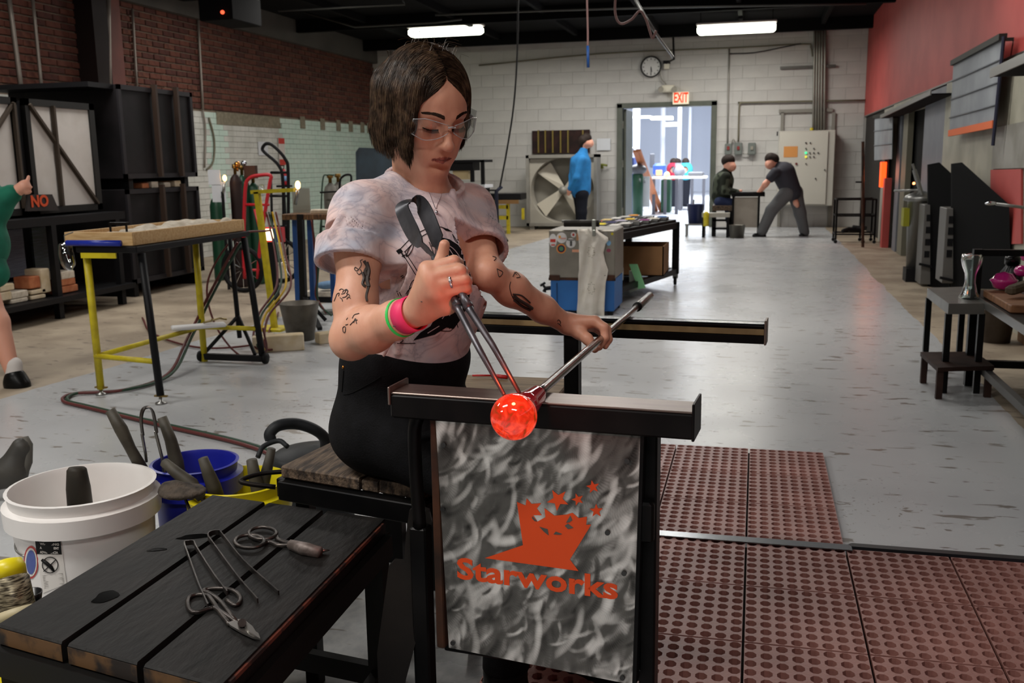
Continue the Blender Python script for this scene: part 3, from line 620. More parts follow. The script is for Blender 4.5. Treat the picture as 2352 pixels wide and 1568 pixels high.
def a_skin(V):
    c = np.repeat(SKIN[None], len(V), 0); l = HL(V)
    def blend(mask, colr): nonlocal c; m = np.clip(mask, 0, 1)[:, None]; c = c*(1-m)+np.array(hexc(colr)[:3])*m
    g = lambda cx, cy, cz, rx, ry, rz: np.exp(-(((l[:, 0]-cx)/rx)**2+((l[:, 1]-cy)/ry)**2+((l[:, 2]-cz)/rz)**2))
    fl = (l[:, 1] > .04)
    for q in (-1, 1):
        blend(g(q*.04, .065, -.035, .022, .03, .018)*.35, '#b8654e'); blend(g(q*.031, .085, -.004, .017, .02, .009)*.55, '#8a5340')
        blend((g(q*.031, .085, -.0165, .0145, .012, .0022) > .5)*.85*fl, '#1e1410')
    blend(g(0, .11, -.045, .014, .014, .012)*.3, '#b86a52')
    w = np.clip(1-np.abs(l[:, 0])/.0235, 0, 1); lip = (np.abs(l[:, 2]+.0755) < .0078*w**.6) & (l[:, 1] > .074) & (np.abs(l[:, 0]) < .0235)
    blend(lip*.85, '#8e3a35'); blend(((np.abs(l[:, 2]+.0753) < .0012) & (l[:, 1] > .07) & (np.abs(l[:, 0]) < .022))*.8, '#471b1a')
    for fl_ in tip+lt_+[DP(1021, 562, 1.524)]: blend(np.exp(-np.sum((V-fl_)**2, 1)/.011**2)*.3, '#b8604c')
    for fl_ in pip+mcp+lm+lp: blend(np.exp(-np.sum((V-fl_)**2, 1)/.009**2)*.3, '#b8604c')
    return np.concatenate([c, np.ones((len(V), 1))], 1)
woman = thing('person', 'woman in tie dye t-shirt and safety glasses seated at the workbench shaping hot glass', 'person', (J['pel'][0], J['pel'][1], 0.))
allj = np.array(list(J.values())+mcp+lt_+[HC])
lo = allj.min(0)-.14; hi = allj.max(0)+.14; lo[2] = .06
body = sdf_obj('body', skin, lo, hi, .003, skinmat(), woman, attr=a_skin)
# ---- T-shirt
LW2 = mix3(J['wai'], J['pel'], .12)
sh = SD()
tf = cback*cos(radians(38))+cright*sin(radians(38))      # the way the chest faces
tl = np.cross(zup, tf)                                   # her left
TR_ = np.stack([tl, tf, zup], 1)
che = J['che']
sh.ell(mix3(che, J['nb'], .25)+tf*.0, (.142, .096, .095), TR_, .03)
sh.ell(che-zup*.03+tf*.012, (.135, .105, .15), TR_, .03)
sh.ell(che-zup*.01+tf*.055+tl*.055, (.06, .05, .06), TR_, .05); sh.ell(che-zup*.01+tf*.055-tl*.055, (.06, .05, .06), TR_, .05)
sh.ell(mix3(che, J['wai'], .62)+tf*.006, (.122, .094, .14), TR_, .04)
sh.ell(LW2-zup*.0, (.118, .086, .07), TR_, .04)
sh.cap(DP(925, 432, 1.85), J['rs']-zup*.012, .040, .046, .03); sh.cap(mix3(J['nb'], J['rs'], .25)-zup*.045, J['rs']-zup*.022, .05, .050, .04).cap(mix3(J['nb'], J['ls'], .25)-zup*.045, J['ls']-zup*.022, .05, .048, .04)
sh.cap(J['nb']-zup*.035, J['nb']-zup*.06, .058, .07, .03)
r_end = mix3(J['rs'], J['re'], .40)-cright*.016; l_end = mix3(J['ls'], J['le'], .66)-zup*.0
sh.cap(J['rs']-zup*.004, r_end, .049, .056, .03).cap(J['ls']-zup*.004, l_end, .047, .047, .03)
rd_ = (J['re']-J['rs'])/np.linalg.norm(J['re']-J['rs']); ldv = (J['le']-J['ls'])/np.linalg.norm(J['le']-J['ls'])
sh.cap(r_end-rd_*.02, r_end+rd_*.01, .056, .0575, .01)                       # turned up cuffs, trimmed by the planes below
sh.cap(l_end-ldv*.02, l_end+ldv*.01, .047, .048, .01)
# folds: ridges from the armpits, shoulders and over the waist
rf = random.Random(3)
def fold(a, b, r, k=.014): sh.cap(a, b, r, r*.5, k)
def on(px, py, d): return DP(px, py, d)
for a, b, r in (((852, 520, 1.765), (905, 640, 1.765), .007), ((862, 500, 1.76), (950, 560, 1.765), .006), ((868, 590, 1.77), (900, 720, 1.78), .008), ((880, 560, 1.76), (930, 700, 1.765), .006), ((1090, 520, 1.90), (1068, 640, 1.83), .007), ((1082, 490, 1.9), (1040, 480, 1.83), .006),
    ((815, 450, 1.72), (790, 560, 1.68), .007), ((845, 470, 1.73), (835, 570, 1.70), .007), ((1040, 440, 1.83), (1062, 560, 1.80), .006), ((900, 470, 1.77), (870, 560, 1.76), .006), ((900, 745, 1.80), (1000, 765, 1.79), .008), ((1060, 700, 1.83), (990, 775, 1.80), .008), ((1100, 480, 1.93), (1105, 560, 1.86), .007), ((1120, 500, 1.93), (1125, 570, 1.86), .006), ((760, 540, 1.68), (790, 480, 1.7), .006)):
    fold(on(*a), on(*b), r)
for k in range(9):
    a0 = tl*rf.uniform(-.1, .1)+tf*.09
    fold(mix3(che, J['wai'], rf.uniform(.5, .75))+a0, mix3(che, J['wai'], .92)+a0*.95+tl*rf.uniform(-.03, .03), .006)
neck_c = J['nb']-zup*.0; nk_up = HW(0, -.02, -.05)-neck_c; nk_up = nk_up/np.linalg.norm(nk_up)
CN = J['nb']+tf*.010+zup*.004; nrm_n = zup*.9+tf*.42; nrm_n /= np.linalg.norm(nrm_n)
def f_shirt(P):
    d = sh(P)
    # rib collar ring
    q = P-(CN); h = q@nrm_n; pl = q-h[:, None]*nrm_n; rr = np.linalg.norm(pl, axis=1)
    e = ((pl@tl)/.077)**2+((pl@np.cross(nrm_n, tl))/.066)**2; er = np.sqrt(e)
    d = smin(d, np.maximum(np.abs(er-1)*.07-.0052, np.abs(h-.003)-.011), .008)
    d = smax(d, -np.maximum((er-.93)*.07, -(h+.03)), .003)                     # neck opening
    # sleeves cut square and hollowed from the end
    for c, n, j, r in ((r_end, rd_, J['rs'], .048), (l_end, ldv, J['ls'], .039)):
        hh = (P-c)@n; near = np.linalg.norm(P-c, axis=1) < .105
        d = np.where(near, smax(d, hh-.012, .004), d)
        rad = np.linalg.norm((P-c)-hh[:, None]*n, axis=1)
        band = np.maximum(np.abs(rad-(r+.0105))-.0045, np.abs(hh+.010)-.021)
        d = np.where(near, smin(d, band, .003), d)
        d = np.where(near, smax(d, -np.maximum(rad-(r+.0055), -(hh+.055)), .003), d)
    d = smax(d, (mix3(J['wai'], J['pel'], .5)[2]-P[:, 2]), .004)
    return d
def shirtmat():
    m = bpy.data.materials.new('tie_dye'); m.use_nodes = True; nt = m.node_tree; b = nt.nodes['Principled BSDF']; N = nt.nodes.new; L = nt.links.new
    tc = N('ShaderNodeTexCoord'); mp = N('ShaderNodeMapping'); mp.inputs['Location'].default_value = (.3, .1, .25); L(tc.outputs['Object'], mp.inputs[0])
    def noise(s, d, dist=0.):
        n = N('ShaderNodeTexNoise'); n.inputs['Scale'].default_value = s; n.inputs['Detail'].default_value = d; n.inputs['Distortion'].default_value = dist; L(mp.outputs[0], n.inputs[0]); return n.outputs['Fac']
    def ramp(f, stops):
        r = N('ShaderNodeValToRGB'); e = r.color_ramp.elements
        e[0].position, e[0].color = stops[0][0], hexc(stops[0][1]); e[1].position, e[1].color = stops[-1][0], hexc(stops[-1][1])
        for p, c in stops[1:-1]: x = e.new(p); x.color = hexc(c)
        L(f, r.inputs[0]); return r.outputs[0]
    base = ramp(noise(6, 3, 1.), [(.34, '#b7b9c6'), (.45, '#d6c8ca'), (.6, '#e6c9c3'), (.72, '#e0aea6')])
    vein = ramp(noise(9, 5, 2.6), [(.38, '#ffffff'), (.47, '#e6e0e3'), (.5, '#b4b2bf'), (.53, '#ebe4e5'), (.62, '#ffffff')])
    mx = N('ShaderNodeMixRGB'); mx.blend_type = 'MULTIPLY'; mx.inputs[0].default_value = .6; L(base, mx.inputs[1]); L(vein, mx.inputs[2]); L(mx.outputs[0], b.inputs['Base Color'])
    b.inputs['Roughness'].default_value = .85; b.inputs['Sheen Weight'].default_value = .15
    n2 = N('ShaderNodeTexNoise'); n2.inputs['Scale'].default_value = 22; n2.inputs['Detail'].default_value = 4; n2.inputs['Distortion'].default_value = .5; L(mp.outputs[0], n2.inputs[0])
    bp = N('ShaderNodeBump'); bp.inputs['Strength'].default_value = .5; bp.inputs['Distance'].default_value = .006; L(n2.outputs['Fac'], bp.inputs['Height']); L(bp.outputs[0], b.inputs['Normal']); return m
shirt = sdf_obj('t_shirt', f_shirt, np.minimum(J['wai'], J['rs'])-[.16, .2, .2], np.maximum(J['nb'], J['ls'])+[.12, .16, .1], .0032, shirtmat(), woman, 'pink grey tie dye t-shirt with turned up sleeves and black line print', proj=1)
# ---- trousers
tr = SD(); bt = mix3(J['wai'], J['pel'], -.05)
tr.ell(mix3(J['wai'], J['pel'], .1), (.130, .100, .08), TR_, .03); tr.ell(mix3(J['wai'], J['pel'], .35), (.128, .098, .10), TR_, .04); tr.ell(J['pel']+zup*.005-cright*.01, (.120, .108, .115), TR_, .05)
tr.ell(J['pel']-zup*.04-cright*.02, (.125, .115, .085), TR_, .05)
tr.cap(J['rh'], mix3(J['rh'], J['rk'], .9), .084, .062, .04).cap(J['lh'], J['lk'], .084, .060, .04).cap(mix3(J['rh'], J['rk'], .9), J['rk'], .06, .058, .03)
tr.cap(J['rk'], J['ra'], .056, .046, .03).cap(J['lk'], J['la'], .056, .046, .03)
for k in range(12):
    t0 = rf.uniform(.15, .9); base = mix3(J['rh'], J['rk'], t0)+cback*.07+zup*rf.uniform(-.03, .05); tr.cap(base, base+np.array([rf.uniform(.02, .05), -.0, rf.uniform(-.03, .03)]), .005, .002, .012)
ztop = bt[2]+.005; seatz = .502
def f_tr(P): 
    d = smax(tr(P), P[:, 2]-ztop, .006); d = smax(d, -(P[:, 2]-.11), .004)
    onseat = (P[:, 0] < -.44) & (P[:, 1] > 1.6); return np.where(onseat & (P[:, 2] > .40), smax(d, seatz-P[:, 2], .01), d)
tj = np.array([J[k] for k in ('wai', 'pel', 'rk', 'lk', 'ra', 'la')])
denim = mat('black_denim', '#09090b', .85, c2='#0f0f12', ns=40, bump=.3, bs=300)
trousers = sdf_obj('trousers', f_tr, tj.min(0)-.16, tj.max(0)+.16, .0045, denim, woman, 'high waisted black trousers')
# shoes
for an, nm in ((J['ra'], 1), (J['la'], 2)):
    fdir = np.array([.86, -.5, 0]); so = SD(); a0 = np.array([an[0], an[1], .0])
    so.cap(a0+[0, 0, .10], a0+[0, 0, .055], .045, .042, .02); so.cap(a0+fdir*-.02+[0, 0, .04], a0+fdir*.15+[0, 0, .035], .036, .034, .03)
    sdf_obj('shoe', lambda P: smax(so(P), .003-P[:, 2], .003), a0-.15, a0+.24, .005, mat('black_leather', '#101010', .35), woman)
# ---- belt
bm_ = MB(); pts = []
# surface tools: rays onto the woman's meshes
from mathutils.bvhtree import BVHTree
def bvh(o): 
    w = np.array(wpos(o)); me = o.data; return BVHTree.FromPolygons([tuple(np.array(v.co)+w) for v in me.vertices], [tuple(p.vertices) for p in me.polygons])
B_body, B_shirt, B_tr = bvh(body), bvh(shirt), bvh(trousers)
def hit(B, px, py, off=.0012):
    d = ray(px, py); d = Vector(d/np.linalg.norm(d)); h = B.ray_cast(Vector(C0), d)
    if h[0] is None: return None
    n = h[1] if h[1].dot(d) < 0 else -h[1]; return np.array(h[0]+n*off), np.array(n)
def strokes(B, lines, w, name, m, parent, n=4, z=1., ox=0, oy=0, maxgap=.02):
    """inked lines lying on a surface; lines are lists of (x, y)"""
    mb = MB()
    for ln in lines:
        ww = w
        if isinstance(ln[0], (int, float)): ww = ln[0]; ln = ln[1:]
        run = []
        for p in spline([np.array([q[0]/z+ox, q[1]/z+oy, 0]) for q in ln], n):
            h = hit(B, p[0], p[1], .0006)
            if h is None or (run and np.linalg.norm(h[0]-run[-1][0]) > maxgap):
                if len(run) > 1: mb.tube([r[0] for r in run], ww, 5, True)
                run = []
            if h is not None: run.append(h)
        if len(run) > 1: mb.tube([r[0] for r in run], ww, 5, True)
    return stuff(mb.build(name, m, parent)) if mb.v else None
def patch(B, pts, name, m, parent, z=1., ox=0, oy=0, step=5, off=.0009):
    """flat printed area: polygon filled by a grid laid on the surface"""
    P = [(p[0]/z+ox, p[1]/z+oy) for p in pts]; bm = bmesh.new(); f = bm.faces.new([bm.verts.new((x, y, 0)) for x, y in P]); f.normal_update(); bmesh.ops.triangulate(bm, faces=[f])
    xs = [p[0] for p in P]; ys = [p[1] for p in P]
    for ax, a, b in ((0, min(xs), max(xs)), (1, min(ys), max(ys))):
        v = a+step
        while v < b:
            co = [0, 0, 0]; no = [0, 0, 0]; co[ax] = v; no[ax] = 1; bmesh.ops.bisect_plane(bm, geom=bm.verts[:]+bm.edges[:]+bm.faces[:], plane_co=co, plane_no=no); v += step
    V = []; ok = []
    for v in bm.verts:
        h = hit(B, v.co.x, v.co.y, off); ok.append(h is not None); V.append(h[0] if h else np.zeros(3))
    bm.verts.index_update(); Fc = [[v.index for v in f.verts] for f in bm.faces]; bm.free()
    Fc = [f for f in Fc if all(ok[i] for i in f) and max(np.linalg.norm(V[f[i]]-V[f[i-1]]) for i in range(len(f))) < .035]
    return link_mesh(name, V, Fc, m, parent, True)
ink = mat('black_print', '#0f0d10', .8); tat = mat('tattoo_ink', '#3d3430', .6)
zs = 3.015; zo = (700, 360)
print_ = patch(B_shirt, [(870, 560), (930, 556), (1000, 572), (1060, 610), (1110, 680), (1140, 770), (1150, 850), (1140, 960), (1120, 1040), (1080, 1120), (1030, 1190), (980, 1180), (900, 1230), (750, 1270), (800, 1215), (870, 1170), (930, 1060), (950, 950), (990, 850), (970, 750), (930, 680), (900, 620)], 'print_figure', ink, shirt, zs, *zo)
patch(B_shirt, [(632, 652), (662, 634), (680, 655), (650, 675)], 'print_mark', ink, shirt, zs, *zo)
patch(B_shirt, [(720, 980), (745, 910), (775, 890), (800, 900), (760, 960)], 'print_mark', ink, shirt, zs, *zo)
patch(B_shirt, [(800, 1000), (830, 900), (830, 1000), (815, 1060)], 'print_mark', ink, shirt, zs, *zo)
patch(B_shirt, [(950, 490), (990, 500), (1020, 520), (975, 512)], 'print_mark', ink, shirt, zs, *zo)
strokes(B_shirt, [[(660, 640), (740, 560), (830, 505), (930, 485), (1015, 518)], [(690, 660), (760, 590), (840, 535), (930, 508)], [(700, 690), (720, 640), (750, 600), (745, 640), (720, 680), (700, 690)], [(672, 662), (720, 740), (790, 850), (820, 870)], [(690, 655), (740, 730), (810, 840)], [(672, 690), (700, 676)], [(650, 640), (690, 700)],
    [(860, 590), (880, 640), (900, 690), (905, 640), (880, 600)], [(870, 620), (905, 600)], [(1022, 536), (1060, 596), (1040, 580), (1022, 536)], [(1055, 572), (1100, 605)], [(1090, 630), (1120, 680), (1100, 670)], [(1125, 630), (1140, 660)], [(665, 830), (680, 820)], [(675, 840), (690, 830)], [(640, 930), (650, 960)], [(655, 935), (668, 962)],
    [(765, 1290), (640, 1290)], [(640, 1260), (660, 1250), (680, 1270), (660, 1285)], [(700, 950), (720, 920), (760, 890), (790, 900)], [(700, 990), (745, 860), (800, 870)], [(1000, 1190), (1040, 1130), (1060, 1180)], [(900, 1200), (1000, 1205), (1030, 1180)]], .0007, 'print_lines', ink, shirt, 5, zs, *zo)
wl = mat('print_white', '#b9a7aa', .85)
strokes(B_shirt, [[(975, 600), (1040, 650), (1090, 730), (1120, 830)], [(1000, 640), (1050, 720), (1080, 800)], [(1100, 900), (1060, 1000), (1000, 1100)], [(1120, 960), (1070, 1060)], [(850, 1220), (930, 1170)], [(950, 1120), (1000, 1050), (1040, 960)]], .0010, 'print_lines', wl, shirt, 5, zs, *zo) 
# tattoos (drawn as inked lines on the skin)
T1 = [[(370, 780), (350, 765), (345, 780), (360, 790), (380, 770), (392, 745), (385, 720), (400, 712)], [(360, 800), (375, 815), (392, 800), (385, 780)], [.0028, (400, 800), (410, 840), (400, 880), (420, 900)], [.004, (425, 730), (440, 790), (430, 850), (440, 900)], [.003, (410, 720), (430, 760), (415, 800), (445, 850)], [.0025, (440, 900), (425, 960), (430, 1000)],
      [(215, 975), (225, 950), (240, 945), (235, 965)], [(240, 925), (255, 915), (270, 925), (262, 940)], [(255, 950), (275, 945), (285, 925), (298, 930), (290, 950)], [(245, 975), (258, 985), (262, 1000)], [(262, 975), (285, 968), (300, 950), (312, 965)], [(290, 985), (305, 970), (315, 980)], [(205, 1000), (215, 975)], [(275, 925), (290, 918), (300, 930)],
      [(265, 1185), (275, 1175), (285, 1185), (280, 1215), (268, 1210), (265, 1185)], [(285, 1165), (300, 1160)], [(315, 1165), (330, 1150), (345, 1135), (365, 1130)], [(330, 1120), (345, 1095), (378, 1085)], [(340, 1150), (352, 1120), (360, 1155)], [(290, 1130), (300, 1115)], [(612, 1170), (650, 1176)], [(805, 1000), (815, 1004)],
      [(1330, 775), (1345, 830), (1370, 800), (1330, 775)], [(1440, 830), (1460, 800), (1490, 830), (1465, 838)], [(1450, 800), (1470, 820)], [(1425, 865), (1418, 900), (1430, 950), (1450, 990)], [.0035, (1445, 960), (1480, 990), (1530, 1020), (1575, 1050)], [.003, (1450, 990), (1500, 1030), (1560, 1060)], [(1300, 690), (1325, 700), (1310, 720)], [.0015, (1440, 950), (1500, 960), (1560, 1010)]]
strokes(B_body, T1, .0008, 'tattoo', tat, body, 4, zs, *zo)
strokes(B_body, [[(360, 530), (375, 515), (395, 540), (385, 560), (365, 550)], [(385, 560), (400, 580)]], .0008, 'tattoo', tat, body, 4, 4.523, 1200, 620)
# wristbands
def band(a, b, t, w, r, m, name, lab, k=1.15):
    c = mix3(a, b, t); d = (b-a)/np.linalg.norm(b-a); _, s_, u_ = frame(d); V = []; Fc = []; n = 40
    for h, dr in ((-w/2, 0), (-w/2, .0012), (w/2, .0012), (w/2, 0)):
        for i in range(n):
            th = 2*pi*i/n; dr_ = cos(th)*s_+sin(th)*u_; p = c+d*h; V.append(p+dr_*(r+dr))
    for j in range(4):
        for i in range(n): Fc.append((j*n+i, j*n+(i+1) % n, ((j+1) % 4)*n+(i+1) % n, ((j+1) % 4)*n+i))
    return tag(link_mesh(name, V, Fc, m, None, True), lab, 'wristband') if False else link_mesh(name, V, Fc, m, woman, True, None, lab)
gb = band(J['re'], J['rw'], .70, .036, .0312, mat('green_paper', '#2fd35a', .5), 'wristband', 'bright green paper wristband with black writing')
band(J['re'], J['rw'], .885, .036, .0285, mat('pink_paper', '#f0356e', .5), 'wristband', 'hot pink paper wristband')
def strokes_on(o, lines, w, name, m, parent, **k): return strokes(bvh(o), lines, w, name, m, parent, **k)
strokes_on(gb, [[(635, 1030), (655, 1020)], [(645, 1020), (650, 1040)], [(640, 1045), (662, 1035), (660, 1050)], [(648, 1062), (668, 1072)], [(657, 1050), (660, 1080)]], .0012, 'writing', ink, gb, n=3, z=zs, ox=700, oy=360)
# ring, belt buckle, rivet, necklace
rp = mix3(mcp[2], pip[2], .58); rdv = (pip[2]-mcp[2])/np.linalg.norm(pip[2]-mcp[2]); mb = MB(); 
mb.lathe(rp-rdv*.002, [(.0104, 0), (.0115, .001), (.0115, .0035), (.0104, .0045)], 20, rdv); mb.sph(rp-(V_F)*.0115, (.0035, .0035, .0035), 10, 6); mb.build('ring', mat('silver', '#d6dbe6', .15, 1.), woman, True, 'silver ring on the third finger')
brass = mat('brass', '#c0813c', .25, 1.)
hb = [hit(B_tr, x, y, .004) for x, y in ((962, 784), (966, 800), (978, 808), (990, 802))]
hb = [h[0] for h in hb if h]
if len(hb) > 2: MB().tube(spline(hb, 4), .0022, 8).build('belt_buckle', brass, trousers, True, 'brass belt buckle')
for px, py in ((789, 843),):
    h = hit(B_tr, px, py, 0)
    if h: MB().sph(h[0], .0035, 8, 6).build('rivet', brass, trousers, True)
strokes(B_shirt, [[(858, 240), (880, 300), (905, 360), (918, 330), (938, 290), (950, 250)]], .0006, 'necklace', mat('silver'), woman, 6, zs, *zo)
h = hit(B_shirt, 700+909/zs, 360+390/zs, .003)
if h: MB().sph(h[0], .0032, 10, 8).build('pendant', mat('silver'), woman, True); MB().sph(h[0]-zup*.012, (.003, .003, .006), 8, 6).build('pendant', mat('copper_charm', '#b0532f', .3, .9), woman, True)
strokes(B_tr, [[(762, 900), (800, 905), (850, 880), (875, 865)], [(768, 850), (765, 900), (762, 950)], [(790, 850), (786, 900)], [(870, 810), (940, 815), (1000, 812), (1060, 800)]], .0010, 'seam', mat('seam_thread', '#050506', .9), trousers, 4)
# ---- hair: dark base volume, thousands of strands laid over it
hs = SD()
hs.ell(HW(0, -.014, .028), (.0775, .093, .083), HR, .02)
down = -zup
def curtain(x, y, z, L, r0, r1, out=.0, fwd_=0.):
    r0 *= HS; r1 *= HS; a = HW(x, y, z); b = a+down*L+ax_x*out+ax_y*fwd_; hs.cap(a, b, r0, r1, .02)
# her right (image left) side and nape: bob curling in under the jaw
for x, y, z, L, r0, r1, o, f in ((-.060, -.01, .02, .070, .030, .024, -.012, -.006), (-.058, -.04, .02, .070, .034, .028, -.012, -.014), (-.045, -.07, .02, .074, .036, .028, -.004, -.02), (-.058, .022, .03, .080, .020, .014, -.006, .006), (-.050, .042, .055, .065, .014, .010, -.014, -.004), (0, -.08, .0, .060, .04, .03, 0, -.01), (.045, -.06, .02, .07, .034, .024, .0, -.01),
    (.060, -.02, .02, .068, .026, .020, .012, -.004), (.057, .018, .035, .055, .012, .010, .012, -.0)): curtain(x, y, z, L, r0, r1, o, f)
hairline = []
def f_hair(P):
    d = hs(P); l = HL(P)
    # face opening: carve the front away below a curved hairline with the part near the middle
    fx, fy, fz = l[:, 0], l[:, 1], l[:, 2]
    line = .083-np.abs(fx+.004)*.95                       # hairline height, falling to the temples
    cut = np.maximum.reduce([.040-fy, fz-line, np.abs(fx+.000)-.058])
    cut2 = np.maximum.reduce([.030-fy, fz-.02, np.abs(fx+.002)-.060])
    d = smax(d, -cut, .01); return smax(d, -cut2, .01)
hlo = HC-.2; hhi = HC+.15
def hairmat(name, a_, b_):
    m = mat(name, a_, .42, c2=b_, ns=60, spec=.5); return m
hm = hairmat('dark_brown_hair', '#20160e', '#46352a')
hair = sdf_obj('hair', f_hair, hlo, hhi, .004, mat('hair_shadow', '#100b07', .6), woman, 'chin length dark brown bob parted in the middle')
# strands
def tangent_strands(n_str, seed, step=.007, nst=34, lift=.0035):
    rg = np.random.default_rng(seed)
    t = rg.uniform(0, 1, n_str); side = rg.choice([-1, 1], n_str, p=[.42, .58])
    # roots along the part (front hairline to crown) and scattered over the scalp
    ang = t*2.0; rr_ = .098; root = np.stack([side*(.001+np.abs(rg.normal(0, .006, n_str)))-.004, .092*np.cos(ang*.9+.25)-.014, .03+.088*np.sin(ang*.9+.35)], 1)
    sc = rg.uniform(0, 1, n_str) < .35
    root[sc, 0] = rg.uniform(-.07, .07, sc.sum()); root[sc, 1] = rg.uniform(-.10, .03, sc.sum()); root[sc, 2] = .10
    P = HC+root@HR.T*HS; sgn = np.where(root[:, 0] < -.004, -1., 1.)
    def grad(P): return np.stack([(f_hair(P+d)-f_hair(P-d))/.004 for d in np.eye(3)*.002], 1)
    off = lift*rg.uniform(0, 1, n_str)**1.5+.0008; L = rg.uniform(.82, 1.0, n_str); wv = rg.normal(0, .08, n_str); out = []
    sd = ax_x[None]*sgn[:, None]; endz = np.where(sgn < 0, HC[2]-.092-.016*np.clip(root[:, 1]/.08, -1, 1), HC[2]-.074)+rg.normal(0, .006, n_str)
    alive = np.ones(n_str, bool); Dr = None
    for k in range(nst):
        fr = np.clip((P[:, 2]-endz-.012)/.02, 0, 1)[:, None]
        for _ in range(2):
            g = grad(P); g /= np.linalg.norm(g, axis=1)[:, None]+1e-9; f = f_hair(P); P = P-g*np.clip(f-off, -.01, .01)[:, None]*fr
        out.append(P.copy())
        w = max(0., 1-k/7.); D = sd*(w+.1)+down[None]*(1.0-w*.6)+(-ax_y)[None]*.10+sd*0; D += np.cross(g, D)*wv[:, None]
        D = D-g*np.sum(D*g, 1)[:, None]*.92*fr; D = D+(1-fr)*(-sd*.35*(sgn < 0)[:, None]+down[None]*.3); D /= np.linalg.norm(D, axis=1)[:, None]+1e-9
        Dr = D if Dr is None else Dr*.55+D*.45; Dr /= np.linalg.norm(Dr, axis=1)[:, None]
        mv = (P[:, 2] > endz); P = P+Dr*step*mv[:, None]
    return np.stack(out, 1), rg
def strands_mesh(S_, r, name, m, parent):
    n, k, _ = S_.shape; T = np.diff(S_, axis=1); T = np.concatenate([T, T[:, -1:]], 1); T /= np.linalg.norm(T, axis=2)[..., None]+1e-9
    up = np.array([.3, .5, .8]); a = np.cross(T, up); a /= np.linalg.norm(a, axis=2)[..., None]+1e-9; b = np.cross(T, a)
    rad = r*(1-.75*(np.arange(k)/(k-1))**3)[None, :, None]; ring = [S_+rad*(a*cos(q)+b*sin(q)) for q in (0, 2*pi/3, 4*pi/3)]
    V = np.stack(ring, 2).reshape(-1, 3); idx = np.arange(n*k*3).reshape(n, k, 3); F = []
    for q in range(3): q2 = (q+1) % 3; F.append(np.stack([idx[:, :-1, q], idx[:, :-1, q2], idx[:, 1:, q2], idx[:, 1:, q]], -1).reshape(-1, 4))
    F = np.concatenate(F); L = V[F]; keep = np.linalg.norm(L[:, 0]-L[:, 3], axis=1) > 1e-5; F = F[keep]
    return link_mesh(name, V, F, m, parent, True)
S1, rg = tangent_strands(3800, 5)
stuff(strands_mesh(S1[:2300], .00055, 'strand', hm, hair)); stuff(strands_mesh(S1[2300:], .0005, 'strand', hairmat('brown_hair_light', '#33261a', '#5a4630'), hair))
fl = []
for i in range(40):     # flyaway hairs on the crown
    x = rg.uniform(-.05, .06); p = HW(x, rg.uniform(-.06, .03), .118-abs(x)*.5); a = rg.uniform(0, 6.28); h = rg.uniform(.01, .03); q = p+zup*h+ax_x*cos(a)*.02; fl.append([p, mix3(p, q, .5)+zup*h*.4, q, q+ax_x*cos(a)*.02-zup*.004])
MBf = MB(); [MBf.tube(spline(f, 3), .00025, 3, False) for f in fl]; stuff(MBf.build('flyaway_hair', hairmat('brown_hair_light', '', ''), hair))
# eyebrows, lashes
def on_face(x, z, off=.0005):
    o = HW(x, .2, z); d = Vector(-ax_y); h = B_body.ray_cast(Vector(o), d); return np.array(h[0])+ax_y*off if h[0] is not None else None
for q in (-1, 1):
    mb = MB(); rr2 = random.Random(q)
    for i in range(170):
        t = rr2.random(); x = q*(.012+t*.036); z = .0125+sin(t*2.4)*.0055+rr2.uniform(-.0042, .0036)*(1-t*.6); p = on_face(x, z); p2 = on_face(x+q*.005, z+.0018-t*.003)
        if p is not None and p2 is not None: mb.tube([p, p2], [.0006, .0003], 3)
    mb.build('eyebrow', mat('eyebrow_hair', '#2c1f16', .6), body)
    mb = MB()
    for i in range(26):
        t = i/25; x = q*(.016+t*.030); z = -.0165-sin(t*pi)*.0018+.003*t; p = on_face(x, z, .0)
        if p is not None: mb.tube([p, p+ax_y*.004-ax_z*.003+ax_x*q*.002*t, p+ax_y*.008-ax_z*.004+ax_x*q*.004*t], [.0005, .0004, .0001], 3)
    pl = [on_face(q*(.015+t*.032), -.0162-sin(t*pi)*.0018+.003*t, .0003) for t in np.linspace(0, 1, 9)]; pl = [p for p in pl if p is not None]
    if len(pl) > 2: mb.tube(pl, .0009, 5)
    mb.build('eyelashes', mat('lash', '#080606', .5), body)
# safety glasses: a wrap of clear plastic with side shields
def clear(name, tint=(1, 1, 1, 1), fac=.10):
    m = bpy.data.materials.new(name); m.use_nodes = True; nt = m.node_tree; N = nt.nodes.new; L = nt.links.new; nt.nodes.remove(nt.nodes['Principled BSDF'])
    t = N('ShaderNodeBsdfTransparent'); t.inputs[0].default_value = tint; g = N('ShaderNodeBsdfGlossy'); g.inputs['Roughness'].default_value = .05; mx = N('ShaderNodeMixShader'); lw_ = N('ShaderNodeLayerWeight'); lw_.inputs[0].default_value = .35
    mm = N('ShaderNodeMath'); mm.operation = 'MULTIPLY_ADD'; mm.inputs[1].default_value = .35; mm.inputs[2].default_value = fac*.3; L(lw_.outputs['Fresnel'], mm.inputs[0]); L(mm.outputs[0], mx.inputs[0]); L(t.outputs[0], mx.inputs[1]); L(g.outputs[0], mx.inputs[2]); L(mx.outputs[0], nt.nodes['Material Output'].inputs[0]); return m
plastic = clear('clear_plastic', (.97, .98, .98, 1)); rim = mat('clear_plastic_edge', '#c9cdd0', .15, trans=.6, ior=1.3)
specs = thing('safety_glasses', 'clear wraparound safety glasses worn by the seated woman', 'glasses', HW(0, .1, -.02))
